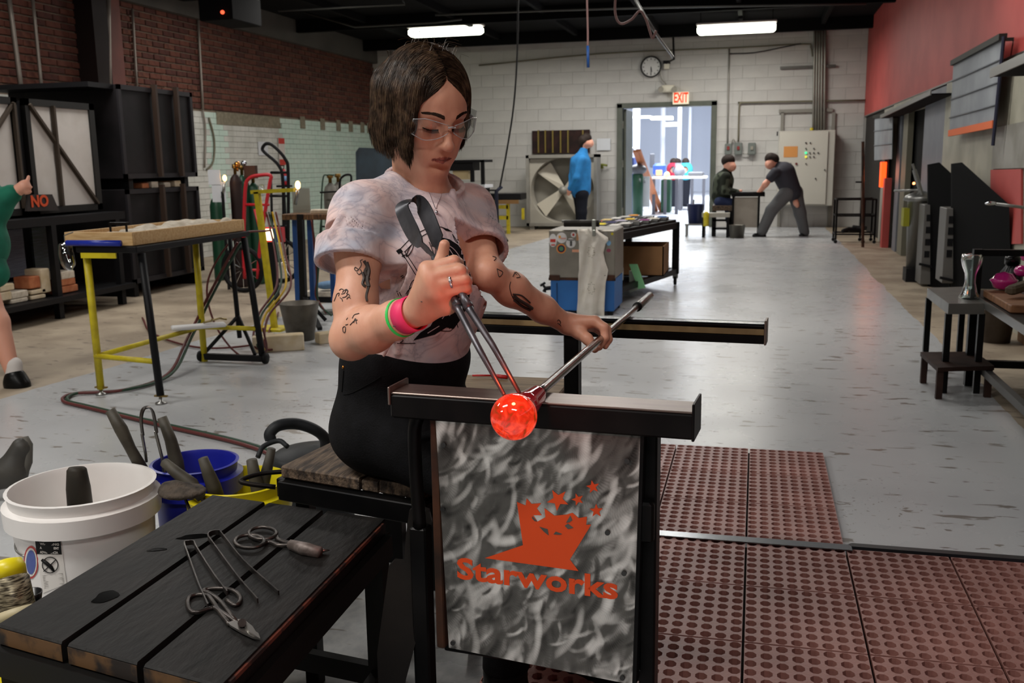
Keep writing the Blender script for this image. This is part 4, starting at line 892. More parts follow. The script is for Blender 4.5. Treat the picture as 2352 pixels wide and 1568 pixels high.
for q in (-1, 1):
    V = []; Fc = []; nu, nv = 14, 8; edge = []
    for i in range(nu+1):
        u = i/nu
        for j in range(nv+1):
            v = j/nv; x = q*(.006+u*.066); hgt = (.024-.010*(1-u)**2)*(1-.35*max(0, u-.7)/.3); zc = -.012+.004*u
            # scoop over the nose near u = 0
            zl = zc-hgt+(.012*(1-u)**3); zh = zc+hgt*.85; z = zl+(zh-zl)*v; y = .104-.38*abs(x)**1.0*(abs(x)/.072)**1.2-.0*v; V.append(HW(x, y, z))
    for i in range(nu):
        for j in range(nv): a = i*(nv+1)+j; Fc.append((a, a+1, a+nv+2, a+nv+1))
    lens = link_mesh('lens', V, Fc, plastic, specs, True)
    ring = [V[i*(nv+1)] for i in range(nu+1)]+[V[nu*(nv+1)+j] for j in range(nv+1)]+[V[i*(nv+1)+nv] for i in range(nu, -1, -1)]
    MB().tube(ring, .0008, 6).build('lens_edge', rim, lens, True)
    a = HW(q*.072, .075, .0); b = HW(q*.078, -.02, .0)
    sh_ = MB().ribbon([a, mix3(a, b, .35)], [.034, .026], .0015, ax_z).build('side_shield', plastic, specs); MB().ribbon([mix3(a, b, .1), b], .006, .002, ax_z).build('temple', rim, specs)
MB().tube([HW(-.008, .104, -.004), HW(0, .106, -.002), HW(.008, .104, -.004)], .0018, 8).build('bridge', rim, specs, True)
# ---- jacks held in her right hand
jk = thing('jacks', 'black steel glassblowing jacks in her right hand with tips on the hot glass', 'tongs', DP(1175, 905, 1.39))
jm = mat('forged_steel', '#55555a', .38, .8, c2='#75757a', ns=18)
def strap(pts, w, th, up, nm='handle_spring'): return MB().ribbon(spline([DP(*p) for p in pts], 5), w, th, up)
ud = cback*.75+cright*.66
MB().ribbon(spline([DP(1000, 592, 1.54), DP(978, 570, 1.545), DP(955, 545, 1.55), DP(930, 498, 1.575), DP(924, 475, 1.585), DP(934, 464, 1.592), DP(955, 462, 1.592), DP(972, 478, 1.582), DP(992, 520, 1.56), DP(1008, 560, 1.545), DP(1022, 585, 1.53)], 5), [.010]*4+[.014]*4+[.031]*37+[.016]*6, .0022, ud).build('spring_handle', jm, jk, auto=True)
MB().tube([DP(998, 590, 1.54), DP(1022, 640, 1.514), DP(1045, 690, 1.492), DP(1052, 705, 1.485)], [.006, .0068, .0065, .008], 10).tube([DP(1020, 583, 1.53), DP(1045, 640, 1.503), DP(1066, 685, 1.482), DP(1078, 708, 1.474)], [.006, .0068, .0065, .008], 10).build('handle', jm, jk, True)
MB().tube([DP(1049, 703, 1.487), DP(1056, 716, 1.48), DP(1100, 800, 1.44), DP(1158, 906, 1.39)], [.0085, .0058, .005, .0028], 12).build('blade', jm, jk, True)
MB().tube([DP(1074, 700, 1.478), DP(1082, 716, 1.47), DP(1130, 790, 1.44), DP(1193, 902, 1.395)], [.0085, .0058, .005, .0028], 12).build('blade', jm, jk, True)

print_['kind'] = 'stuff'
gl = bpy.data.lights.new('hot_glass_glow_helper', 'POINT'); gl.energy = .55; gl.color = (1, .09, .03); gl.shadow_soft_size = .008  # unseen helper lamp above the bulb, added to cast its red glow
go = bpy.data.objects.new('hot_glass_glow_helper', gl); COL.objects.link(go); go.location = BALL+np.array([.0, .0, .06])-V_F*.03
# ================================================================ helpers for things standing at a known depth
def rc(x0, y0, x1, y1, Y):
    """world x0, x1, z0, z1 of a photographed rectangle at depth Y"""
    a = YP(x0, (y0+y1)/2, Y); b = YP(x1, (y0+y1)/2, Y); c = YP((x0+x1)/2, y0, Y); d = YP((x0+x1)/2, y1, Y); return a[0], b[0], d[2], c[2]
def rb(mb, x0, y0, x1, y1, Y, dep=.02, bev=.0):
    X0, X1, Z0, Z1 = rc(x0, y0, x1, y1, Y); return mb.bx(X0, X1, Y, Y+dep, Z0, Z1, bev)
def base(p): return (p[0], p[1], 0)
yel = mat('yellow_paint', '#c9b81e', .45, c2='#b5a31a', ns=20); blk = mat('black_paint', '#141416', .5); alu = mat('dull_metal', '#8b8b88', .35, .85); blu = mat('blue_paint', '#1f4f93', .45)
pine = mat('pine_board', '#c9a878', .65, c2='#b8935f', ns=6, stretch=(2, 14, 14)); fiber = mat('ceramic_fibre', '#d9d0c0', .95, c2='#c2b8a6', ns=30, bump=1, bs=60)
firebrick = mat('firebrick', '#c9b795', .9, c2='#d8cab0', ns=14); redbrick = mat('orange_brick', '#a85f3c', .85, c2='#c07a52', ns=14); rubber = mat('rubber', '#101011', .6); chrome = mat('chrome', '#c9ccd0', .12, 1.)
green_h = mat('green_hose', '#24402f', .5); red_h = mat('red_hose', '#5c2624', .5); glassm = clear('clear_glass', (.93, .96, .95, 1), .3)
# ---- yellow and black rolling cart with the fibre tray
cart = thing('tool_cart', 'black and yellow tube-legged cart holding a pine tray of white fibre', 'cart', (-2.96, 4.45, 0))
MB().bx(-3.12, -2.79, 3.93, 4.98, .715, .745, .004).build('top_frame', blk, cart)
MB().bx(-3.09, -2.9, 3.925, 3.932, .69, .715).build('front_bar', yel, cart)
MB().tube([(-3.10, 3.98, .71), (-3.13, 4.03, .03)], .018, 12).build('leg', yel, cart, True, 'yellow tube leg'); MB().tube([(-2.80, 3.98, .71), (-2.72, 3.92, .04)], .018, 12).build('leg', blk, cart, True, 'black tube leg')
MB().tube([(-3.09, 4.9, .71), (-3.07, 4.87, .0)], .018, 12).build('leg', yel, cart, True, 'yellow tube leg'); MB().tube([(-2.80, 4.93, .71), (-2.70, 4.87, .05)], .018, 12).build('leg', blk, cart, True, 'black tube leg')
MB().tube([(-3.12, 4.0, .20), (-3.08, 4.88, .20)], .013, 10).build('crossbar', yel, cart, True); MB().tube([(-3.12, 4.01, .20), (-2.75, 3.94, .20)], .013, 10).build('crossbar', yel, cart, True); MB().tube([(-3.08, 4.88, .20), (-2.72, 4.88, .20)], .013, 10).build('crossbar', yel, cart, True)
for x, y in ((-3.13, 4.03), (-2.72, 3.92)): f = MB().lathe((x, y, 0), [(.028, 0), (.026, .008), (.008, .014), (.008, .04)], 16).build('levelling_foot', alu, cart, True); MB().bx(x-.03, x+.035, y-.008, y+.008, .035, .042).build('foot_plate', mat('brass_plate', '#8d7540', .4, .8), f)
MB().bar((-3.1, 4.87, .03), (-2.7, 4.87, .03), .03, .035).build('base_bar', blk, cart); MB().tube([(-2.93, 5.0, .70), (-2.91, 5.0, .12)], .014, 10).build('centre_post', blk, cart, True)
MB().tube([(-2.91, 5.0, .25), (-3.07, 4.88, .05)], .011, 8).tube([(-2.91, 5.0, .25), (-2.75, 4.88, .05)], .011, 8).build('brace', blk, cart)
for x in (-3.09, -2.68): MB().lathe((x-.012, 4.87, .032), [(.012, 0), (.030, .001), (.032, .008), (.030, .022), (.012, .024)], 20, (1, 0, 0)).build('wheel', rubber, cart, True); 
tray = thing('wooden_tray', 'shallow pine tray of white fibre lying on the black and yellow cart', 'tray', (-3.0, 4.45, .745))
for a in ((-3.19, -2.82, 3.95, 3.97), (-3.19, -2.82, 4.96, 4.98), (-3.19, -3.17, 3.97, 4.96), (-2.84, -2.82, 3.97, 4.96)): MB().bx(*a, .747, .81, .002).build('side_board', pine, tray)
MB().bx(-3.17, -2.84, 3.97, 4.96, .748, .757).build('tray_base', pine, tray)
def f_fib(P):
    d = s_box(P, (-3.0, 4.62, .775), (.15, .32, .022), None, .01)
    for k in range(14): r_ = random.Random(k); d = smin(d, s_ell(P, (-3.0+r_.uniform(-.13, .13), 4.62+r_.uniform(-.3, .3), .79), (r_.uniform(.03, .06), r_.uniform(.04, .09), r_.uniform(.022, .04))), .01)
    return d
stuff(sdf_obj('fibre_fill', f_fib, (-3.2, 4.2, .7), (-2.8, 5.0, .87), .012, fiber, tray, proj=1))
for i, (x, y) in enumerate(((-3.02, 4.12), (-2.94, 4.2), (-3.03, 4.26))): MB().bx(x-.06, x+.06, y-.025, y+.025, .758, .80, .004).build('fibre_block', fiber, tray)
hd = thing('steel_bracket', 'small dark steel U-shaped bracket standing in the pine tray', 'bracket', (-3.02, 4.15, .8)); MB().bar((-3.06, 4.12, .84), (-2.96, 4.12, .84), .03, .012).build('grip', steel, hd)
for x in (-3.06, -2.97): MB().bar((x, 4.12, .80), (x, 4.12, .84), .006, .01, (0, 1, 0)).build('upright', steel, hd)
tag(MB().cyl((-3.15, 3.915, .762), (-2.86, 3.915, .762), .014, 16).build('blue_tube', mat('glossy_blue', '#1b2f9c', .3), smooth=True), 'glossy blue tube along the near edge of the yellow and black cart', 'tube')
tb = thing('white_board', 'white rounded board on the lower bars of the yellow and black cart', 'board', (-2.95, 4.8, .22)); MB().bar((-3.13, 4.66, .228), (-2.90, 4.84, .228), .09, .02, bev=.006).build('slab', mat('white_slab', '#dcdcdc', .5), tb)
tc_ = thing('torch', 'small brass gas torch lying on the white board', 'torch', (-2.93, 4.82, .24)); MB().tube([(-2.99, 4.76, .247), (-2.93, 4.83, .262), (-2.89, 4.84, .256)], .006, 8).tube([(-2.96, 4.80, .25), (-2.94, 4.77, .27)], .004, 8).build('nozzle', mat('aged_brass', '#9a8a60', .3, .9), tc_, True)
gb_ = thing('glass_bubble', 'clear glass bubble hanging off the left end of the black and yellow cart', 'glass', DP(155, 600, 4.7)); g_ = [DP(150, 562, 4.6), DP(152, 585, 4.6), DP(160, 612, 4.6), DP(166, 620, 4.6)]; MB().tube(spline([g_[0]+[0, 0, .01]]+g_, 4), [.004, .012, .02, .026, .03, .032, .032, .034, .036, .035, .034, .032, .028, .022, .014, .01, .003], 14).build('bubble', glassm, gb_, True)
MB().tube([g_[0]+[0, 0, .01], g_[0]+[0, 0, .045], g_[0]+[.05, 0, .06]], .003, 6).build('hanger', alu, gb_)
# ---- hoses (paired red and green)
def hose(pts, m, nm, lab, r=.008, n=8): return tag(MB().tube(spline(pts, n), r, 7).build('gas_hose', m, smooth=True), lab, 'hose', 'gas hoses')
P0 = [(-2.86, 4.96, .68), (-3.05, 4.96, .40), (-3.09, 4.75, .16), (-3.0, 4.4, .03), (-3.05, 4.1, .012), (-3.25, 3.98, .012), (-3.2, 3.84, .012), (-3.0, 3.75, .012), (-2.5, 3.55, .012), (-1.9, 3.31, .012), (-1.5, 3.0, .012)]
hose([np.array(p)+[0, .0, 0] for p in P0], red_h, '', 'red gas hose curving round the near cart feet toward the workbench'); hose([np.array(p)+[.014, .016, .0] for p in P0], green_h, '', 'green gas hose curving round the near cart feet toward the workbench')
Q0 = [(-2.72, 5.1, .74), (-2.95, 5.1, .70), (-3.12, 5.05, .45), (-3.1, 5.05, .2), (-2.95, 5.05, .008), (-2.75, 5.0, .04), (-2.70, 4.9, .2)]
hose(Q0, red_h, '', 'red hose looping up and down behind the fibre tray cart', .006)
for k, (dx, m, lb) in enumerate(((0, red_h, 'red'), (.02, green_h, 'dark green'), (.045, mat('yellow_hose', '#c9a51f', .5), 'yellow'), (.07, red_h, 'dark red'))):
    hose([(-3.2+dx, 5.95, .80), (-3.02+dx, 5.7, .55), (-2.92+dx*1.4, 5.5, .36), (-2.95+dx, 5.3, .2), (-2.90+dx, 5.15, .04), (-2.80, 5.25, .012)], m, '', lb+' hose hanging in the bundle below the yellow post'+(' nearest the bucket' if k == 3 else ''), .007)
hose([(-3.5, 6.6, .012), (-3.2, 5.9, .012), (-3.0, 5.4, .012), (-3.3, 5.2, .012), (-3.9, 5.6, .012), (-4.4, 6.2, .012)], red_h, '', 'red hose lying across the tan floor behind the cart', .007)
# ---- yellow T post stand with torches
yp = thing('torch_stand', 'tall yellow steel T-post stand with a burning torch at its right end', 'stand', (-3.19, 5.89, 0))
zt = YP(600, 440, 6.0)[2]; MB().bar((-3.19, 5.95, 0), (-3.26, 5.95, zt), .035, .035).build('post', yel, yp); a = YP(578, 441, 5.95); b = YP(676, 436, 5.95)
MB().bar(a, b, .035, .025).build('crossbar', yel, yp); MB().bx(-3.3, -3.1, 5.85, 6.05, 0, .015).build('foot_plate', yel, yp)
flame = mat('flame', '#ffb060', .5, emit='#ffb35a', es=14)
def torch(px, py, Y, lab, x0):
    p = YP(px, py, Y); t = thing('burning_torch', lab, 'torch', p); MB().tube([YP(px+x0, py+45, Y), YP(px, py+12, Y)], .012, 8).build('torch_body', alu, t, True); MB().sph(p, (.017, .017, .028), 10, 8).build('flame', flame, t, True); return t
torch(684, 425, 6.0, 'torch with small bright flame beside the grey sheet over the yellow crossbar', -6); t2 = torch(516, 409, 7.9, 'torch with bright flame in front of the white papers left of yellow post', -6); p = YP(511, 440, 7.9); MB().cyl((p[0], 7.9, 0), p, .014, 8).build('floor_pole', blk, t2)
sh2 = thing('upright_sheet', 'grey metal sheet standing behind the right end of the yellow crossbar', 'sheet', YP(692, 497, 6.4)); rb(MB(), 672, 432, 712, 497, 6.4, .006).build('panel', mat('pale_sheet', '#a9b0ac', .4, .5), sh2)
MB().tube([YP(693, 497, 6.4), YP(693, 505, 6.4)], .006, 6).build('foot', alu, sh2)
# ---- blue framed torch bench with timber top
bs_ = thing('torch_bench', 'narrow blue-legged bench with scorched timber top and black centre post', 'bench', (-3.0, 6.3, 0))
X0, X1, Z0, Z1 = rc(662, 490, 772, 503, 6.3); MB().bx(X0, X1+.1, 6.2, 6.5, Z0, Z1, .004).build('top', mat('scorched_timber', '#7a5a3c', .7, c2='#4a3525', ns=9, stretch=(10, 2, 2)), bs_)
for px in (678, 712, 760): MB().bar(YP(px, 505, 6.35), YP(px+8, 690 if px > 690 else 700, 6.35), .035, .035, (0, 1, 0)).build('leg', blu, bs_)
MB().bar(YP(690, 492, 6.2), YP(698, 690, 6.2), .04, .04, (0, 1, 0)).build('centre_post', blk, bs_)
for q in ((675, 700), (748, 735), (735, 755)): MB().bar(YP(698, 680, 6.2), ZP(q[0], q[1], .02), .03, .025).build('spread_foot', blk, bs_)
rb(MB(), 700, 682, 790, 695, 6.6, .3).build('lower_shelf', blk, bs_); 
tag(rb(MB(), 712, 481, 758, 492, 6.25, .08, .006).build('ceramic_block', fiber), 'long white ceramic block lying on the scorched timber bench top', 'block'); tag(rb(MB(), 700, 669, 775, 682, 6.6, .12, .006).build('ceramic_block', fiber), 'white ceramic slab lying on the lower shelf of the blue bench', 'block')
def f_rag(P): c = YP(748, 655, 6.65); return smin(s_ell(P, c, (.07, .05, .03)), s_ell(P, c+[.05, 0, .01], (.05, .05, .025)), .02)
cr = YP(748, 655, 6.65); tag(sdf_obj('rag', f_rag, cr-.13, cr+.15, .01, mat('blue_cloth', '#6f8fb0', .9, bump=1, ns=20)), 'crumpled pale blue rag on the white slab of the blue bench', 'cloth')
hose([YP(716, 505, 6.2), YP(722, 560, 6.2), YP(728, 640, 6.2), YP(726, 680, 6.2), YP(750, 720, 6.2)], red_h, '', 'red hose hanging down the front of the blue torch bench', .008); hose([YP(738, 505, 6.2), YP(732, 600, 6.2), YP(730, 690, 6.2), YP(762, 725, 6.2)], green_h, '', 'green hose hanging down the front of the blue torch bench', .008)
# ---- metal bucket and bricks
mbk = thing('metal_bucket', 'dented grey metal bucket on the floor beside white bricks', 'bucket', (-2.83, 5.6, 0)); MB().lathe((-2.83, 5.62, 0), [(.085, 0), (.125, .235), (.13, .24), (.122, .24), (.082, .01)], 28).build('pail', mat('stained_zinc', '#6f6a62', .5, .6, c2='#4f4a42', ns=8), mbk, True)
for p, q, w, h, lb in (((-2.93, 5.18, .05), (-2.66, 5.32, .05), .09, .1, 'long cream brick on the floor in front of the metal bucket'), ((-2.66, 5.5, .035), (-2.56, 5.6, .035), .09, .07, 'short cream brick on the floor right of the metal bucket'), ((-3.05, 5.45, .03), (-2.95, 5.5, .03), .06, .06, 'small cream brick behind the cart wheel')): tag(MB().bar(p, q, w, h, bev=.006).build('loose_brick', firebrick), lb, 'brick')
# ---- kiln with white doors
kc = thing('kiln_cabinet', 'black framed kiln with two white braced doors standing on a bench', 'kiln', (-5.7, 6.2, 0))
MB().bx(-6.2, -5.24, 5.0, 6.93, .80, 1.60).build('body', blk, kc)
fr_m = mat('dark_frame', '#2a2a29', .5, .4); wp = mat('white_insulation', '#c4bfba', .7, c2='#b3ada6', ns=3)
for y0, y1, s_ in ((5.25, 6.08, -1), (6.16, 6.93, 1)):
    d = MB().bx(-5.24, -5.20, y0, y1, .78, .83).bx(-5.24, -5.20, y0, y1, 1.57, 1.62).bx(-5.24, -5.20, y0, y0+.045, .78, 1.62).bx(-5.24, -5.20, y1-.06, y1, .78, 1.62).build('door', fr_m, kc)
    MB().bx(-5.235, -5.215, y0+.04, y1-.05, .82, 1.58).build('white_panel', wp, d)
    ya, yb_ = (y0+.04, y1-.06) if s_ > 0 else (y1-.04, y0+.06); MB().bar((-5.20, ya, 1.58), (-5.20, yb_, .83), .02, .035, (1, 0, 0)).build('brace', mat('brown_steel', '#3f352b', .6, .3), d)
    yy = y0+.28 if s_ > 0 else y1-.05; MB().bar((-5.19, yy, 1.58), (-5.19, yy, .83), .02, .035, (1, 0, 0)).build('upright', mat('brown_steel'), d)
MB().bx(-6.2, -5.05, 5.0, 7.0, .70, .76).build('bench_rail', blk, kc)
for y in (5.4, 6.15, 6.9): MB().bx(-5.1, -5.05, y-.025, y+.025, 0, .70).build('leg', blk, kc)
MB().bx(-6.1, -5.0, 4.9, 7.0, .13, .17).build('lower_shelf', blk, kc)
MB().bx(-6.2, -6.15, 4.9, 7.0, .17, .7).build('back_panel', blk, kc)
for px0, px1, m in ((0, 55, '#5f6470'), (76, 122, '#39433f')): a = XP(px0, 560, -5.5); b = XP(px1, 560, -5.5); tag(MB().bx(-5.52, -5.5, a[1], b[1], .30, .66).build('stored_sheet', mat('sheet'+m, m, .4, .3, c2='#4b505c', ns=6, stretch=(1, 1, 20))), ('wide blue grey sheet' if px0 == 0 else 'narrow dark green grey sheet')+' stored upright under the white doored kiln', 'sheet')
sg = thing('number_sign', 'black panel with orange letters at the foot of the white kiln door', 'sign', (-5.17, 6.3, .78)); MB().prism([XP(62, 485, -5.15), XP(136, 483, -5.15), XP(120, 446, -5.15), XP(68, 447, -5.15)], (-.02, 0, 0)).build('plate', mat('grey_black_sheet', '#34302f', .5, .4), sg)
o0 = XP(72, 475, -5.145); text_obj('lettering', 'NO', .115, o0, (0, 1, 0), (0, 0, 1), mat('orange_letters', '#c8481c', .5), sg, .001, .004)
bk = [((-5.15, 5.5), .17, redbrick, 'orange'), ((-5.12, 5.72), .17, firebrick, 'cream'), ((-5.15, 5.92), .17, redbrick, 'orange'), ((-5.12, 6.12), .17, redbrick, 'orange')]
i = 0
names = ['lowest at left', 'second', 'third', 'fourth', 'fifth', 'sixth']
for (x0, x1, y0, y1, c, m, w) in ((0, 36, 652, 668, 'cream', firebrick, 'leftmost low'), (0, 30, 670, 690, 'dark cream', firebrick, 'leftmost, bottom'), (26, 68, 668, 684, 'white', fiber, 'upper of the white pair'), (26, 68, 686, 703, 'white', fiber, 'lower of the white pair'), (68, 95, 634, 662, 'orange', redbrick, 'orange one under the crate edge'), (94, 118, 616, 672, 'tan', firebrick, 'upright beside the orange one'),
    (72, 108, 664, 674, 'cream', firebrick, 'upper thin'), (72, 108, 678, 688, 'cream', firebrick, 'lower thin'), (126, 176, 640, 656, 'brown', redbrick, 'lower of the right stack'), (128, 182, 656, 672, 'orange', redbrick, 'bottom of the right stack'), (140, 174, 622, 640, 'white', fiber, 'white topmost of the right stack'), (112, 140, 624, 640, 'grey brown', mat('grey_brick', '#8c7f72', .9), 'top left of the right stack')):
    a = XP(x0, (y0+y1)/2, -5.1); b = XP(x1, (y0+y1)/2, -5.1); z0 = max(.172, XP((x0+x1)/2, y1, -5.1)[2]); z1 = XP((x0+x1)/2, y0, -5.1)[2]
    tag(MB().bx(-5.24, -5.1, a[1], b[1]-.008, z0, max(z1, z0+.03), .006).build('kiln_brick', m), '%s kiln brick on the low shelf at left, %s' % (c, w), 'brick', 'kiln bricks on the low shelf')
# ---- big black annealers
for nm, z0, z1, lab in (('upper', 1.02, 1.80, 'large black ribbed steel oven box, upper of the stacked pair'), ('lower', .12, .93, 'large black ribbed steel oven box, lower of the stacked pair')):
    an = thing('annealing_oven', lab, 'oven', (-5.7, 7.8, z0)); MB().bx(-6.3, -5.22, 7.27, 8.36, z0, z1, .004).build('shell', mat('oven_black', '#1b1a1b', .55, .3, c2='#232022', ns=5), an)
    em = mat('oven_edge', '#2f2d30', .5, .4); MB().bx(-5.22, -5.2, 7.26, 8.37, z1-.04, z1).bx(-5.22, -5.2, 7.26, 8.37, z0, z0+.04).bx(-5.22, -5.2, 7.26, 7.30, z0, z1).bx(-5.22, -5.2, 8.33, 8.37, z0, z1).build('edge_frame', em, an)
    for y in (7.75, 8.08): MB().bar((-5.185, y, z0+.01), (-5.185, y, z1+.03), .03, .045, (1, 0, 0)).build('rib', mat('rusty_rib', '#3a2b22', .6, .3), an)
    if nm == 'upper': MB().bx(-6.3, -5.25, 6.95, 7.27, z1-.04, z1).build('top_flange', blk, an)
for y in (7.4, 8.25): MB().bx(-5.9, -5.25, y-.03, y+.03, .93, 1.02).build('spacer', blk, an)
for y in (7.35, 8.3): MB().bx(-6.2, -5.25, y-.03, y+.03, 0, .12).build('skid', blk, an)
for j, (y, m, c) in enumerate(((7.62, redbrick, 'brown'), (7.76, fiber, 'white'), (7.95, fiber, 'pale'), (8.12, firebrick, 'cream'))): tag(MB().bx(-5.45, -5.26, y-.05, y+.05, .932, .975+.012*(j % 2), .004).build('kiln_brick', m), '%s brick wedged between the two black ovens, %s' % (c, ('nearest', 'second nearest', 'third', 'farthest')[j]), 'brick')
# ---- person in green at the left edge
sk2 = mat('skin_pale', '#d79c85', .5, sss=.05)
def fig(nm, label, J_, rad, cloths, loc, hair_=None, h=.011, skm=None, extra=None):
    """J_: joints; rad: (a, b, ra, rb) limbs of the one-piece body; cloths: list of (name, material, limbs)"""
    t = thing(nm, label, 'person', loc); allp = np.array(list(J_.values()))
    def mk(name, limbs, m, hh=h):
        s = SD()
        for l in limbs:
            a, b, ra, rb_ = l[:4]; a = J_[a] if isinstance(a, str) else a; b = J_[b] if isinstance(b, str) else b; s.cap(a, b, ra, rb_, l[4] if len(l) > 4 else .03)
        pts = np.array([J_[q] if isinstance(q, str) else q for l in limbs for q in l[:2]]); return sdf_obj(name, s, pts.min(0)-.16, pts.max(0)+.16, hh, m, t, proj=1)
    mk('body', rad, skm or sk2)
    for c in cloths: mk(*c)
    return t
gd = lambda px, py: DP(px, py, 5.0)
JG = dict(sh=gd(-75, 380), el=gd(-20, 478), wr=gd(40, 438), ha=gd(56, 428), hip=gd(-60, 610), kn=gd(-8, 740), an=gd(33, 868), pl=gd(-60, 560), ch=gd(-95, 440), hd=gd(-110, 250), nk=gd(-95, 340), hip2=gd(-140, 610), kn2=gd(-150, 750), an2=gd(-150, 880))
green_c = mat('green_knit', '#0f6a52', .85, c2='#0c5a46', ns=9, bump=.5)
gp = fig('person', 'person in a green sweater at the left edge, arm out with thumb raised', JG, [('sh', 'el', .05, .042), ('el', 'wr', .042, .028), ('wr', 'ha', .028, .033, .01), ('nk', 'ch', .06, .13), ('ch', 'pl', .13, .13), ('nk', 'hd', .06, .09), ('hip', 'kn', .085, .055), ('kn', 'an', .062, .032), ('hip2', 'kn2', .085, .055), ('kn2', 'an2', .055, .035), (gd(60, 424), gd(66, 406), .012, .009, .005), (gd(62, 436), gd(70, 430), .012, .010, .005), (gd(60, 442), gd(69, 440), .012, .010, .004)],
    [('sweater', [('sh', 'el', .085, .095), ('el', gd(26, 446), .085, .050), ('ch', 'pl', .16, .17), ('sh', 'ch', .10, .15)], green_c), ('skirt', [('pl', 'hip', .15, .15), ('hip', gd(-14, 628), .13, .075), ('hip2', gd(-120, 650), .13, .1)], green_c),
     ('sock', [(gd(32, 838), 'an', .042, .042)], mat('white_sock', '#c9c4c0', .9)), ('sock', [(gd(-150, 850), 'an2', .042, .042)], mat('white_sock')), ('shoe', [(gd(36, 868), gd(48, 885), .052, .048), (gd(40, 880), gd(30, 884), .045, .045)], mat('black_leather', '#101010', .35)), ('shoe', [('an2', gd(-140, 900), .05, .05)], mat('black_leather'))], (JG['pl'][0], JG['pl'][1], 0), h=.012)
# ---- hand trucks and cylinders by the left wall
def cylinder(px0, px1, py0, py1, Y, m, lab, cap=None):
    X0, X1, Z0, Z1 = rc(px0, py0, px1, py1, Y); r_ = (X1-X0)/2; t = thing('gas_cylinder', lab, 'cylinder', ((X0+X1)/2, Y, 0)); Z0 = 0
    MB().lathe(((X0+X1)/2, Y, 0), [(r_*.95, Z0), (r_, Z0+.03), (r_, Z1-r_*1.4), (r_*.8, Z1-r_*.6), (r_*.35, Z1-r_*.1), (r_*.3, Z1)], 20).build('tank', m, t, True); MB().lathe(((X0+X1)/2, Y, Z1), [(r_*.25, 0), (r_*.25, .05), (r_*.45, .055), (r_*.45, .09)], 10).build('valve', cap or mat('brass_valve', '#8b6f3d', .35, .9), t, True); return t
grt = mat('green_tank', '#1f4a35', .4); gyt = mat('grey_tank', '#7d7a72', .5, .2, c2='#6f6c64', ns=5); dkt = mat('dark_tank', '#2a1f1e', .5)
cylinder(533, 558, 400, 560, 8.1, dkt, 'dark brown gas cylinder left of the red hand truck'); cylinder(548, 574, 402, 560, 8.3, grt, 'green gas cylinder with white shoulder by red hand truck'); cylinder(486, 516, 450, 560, 8.6, grt, 'green gas cylinder below the two white papers'); cylinder(572, 600, 420, 560, 8.35, grt, 'dark green gas cylinder inside the red hand truck')
cylinder(747, 777, 420, 560, 9.8, gyt, 'left grey gas cylinder strapped to the small black hand truck'); cylinder(766, 794, 418, 560, 9.9, gyt, 'right grey gas cylinder strapped to the small black hand truck')
def truck(pts, Y, m, lab, wheels, crs, r_=.016, sp=True):
    t = thing('hand_truck', lab, 'hand truck', base(YP(wheels[0][0], 600, Y))); MB().tube(spline([YP(a, b, Y) for a, b in pts], 5), r_, 8).build('frame', m, t, True)
    for a, b, c, d in crs: MB().tube([YP(a, b, Y), YP(c, d, Y)], r_*.75, 8).build('crossbar', m, t, True)
    for wx, wr in wheels:
        c = YP(wx, 600, Y); z = wr; cc = np.array([c[0], Y, z+.002])
        w = MB(); ring = [cc+np.array([cos(a)*wr*.9, 0, sin(a)*wr*.9]) for a in np.linspace(0, 2*pi, 29)]; w.tube(ring, wr*.1, 7, False); wo = w.build('wheel', rubber, t, True)
        if sp: MB_ = MB(); [MB_.cyl(cc, cc+np.array([cos(a)*wr*.85, 0, sin(a)*wr*.85]), .003, 4) for a in np.linspace(0, 2*pi, 13)[:-1]]; MB_.cyl(cc-[0, .03, 0], cc+[0, .03, 0], .02, 10).build('spokes', chrome, wo)
    return t
redp = mat('red_paint', '#b5202a', .4)
truck([(562, 640), (560, 560), (563, 440), (572, 410), (600, 402), (622, 404), (618, 430), (598, 560), (592, 640)], 7.7, redp, 'red hand truck with big spoked wheels beside the yellow post', [(556, .21)], [(563, 470, 618, 470), (585, 480, 625, 640), (560, 620, 600, 620)])
truck([(652, 560), (650, 420), (640, 380), (608, 350), (603, 340), (612, 330), (628, 335), (655, 365), (662, 400), (662, 560)], 8.4, blk, 'tall black hand truck with arched handle left of extinguisher sign', [(645, .22)], [(622, 396, 660, 396), (620, 450, 662, 450), (622, 396, 626, 560), (622, 520, 662, 520)])
truck([(740, 560), (738, 480), (742, 410), (752, 402), (768, 402)], 9.7, green_h, 'thin green hose stand beside grey cylinders', [(742, .03)], [], .008, False)
truck([(778, 560), (780, 430), (788, 405), (805, 402), (806, 420), (800, 440)], 9.6, blk, 'small black hand truck holding the grey cylinders', [(790, .1)], [(735, 442, 800, 438), (740, 520, 800, 520)], .012, False)
ex = thing('fire_extinguisher', 'red fire extinguisher with label standing behind the tall black hand truck', 'extinguisher', YP(651, 425, 8.9)); X0, X1, Z0, Z1 = rc(645, 388, 659, 425, 8.9)
MB().lathe(((X0+X1)/2, 8.9, Z0), [(.028, 0), (.03, .01), (.03, Z1-Z0-.04), (.015, Z1-Z0)], 16).build('tank', redp, ex, True); MB().lathe(((X0+X1)/2, 8.9, Z0+.04), [(.0305, 0), (.0305, .05)], 16).build('label_band', mat('label_blue', '#7fa6cf', .5), ex, True); MB().tube([((X0+X1)/2, 8.9, Z1), ((X0+X1)/2+.02, 8.88, Z1+.03), ((X0+X1)/2-.03, 8.88, Z1+.035)], .006, 6).build('handle', blk, ex)
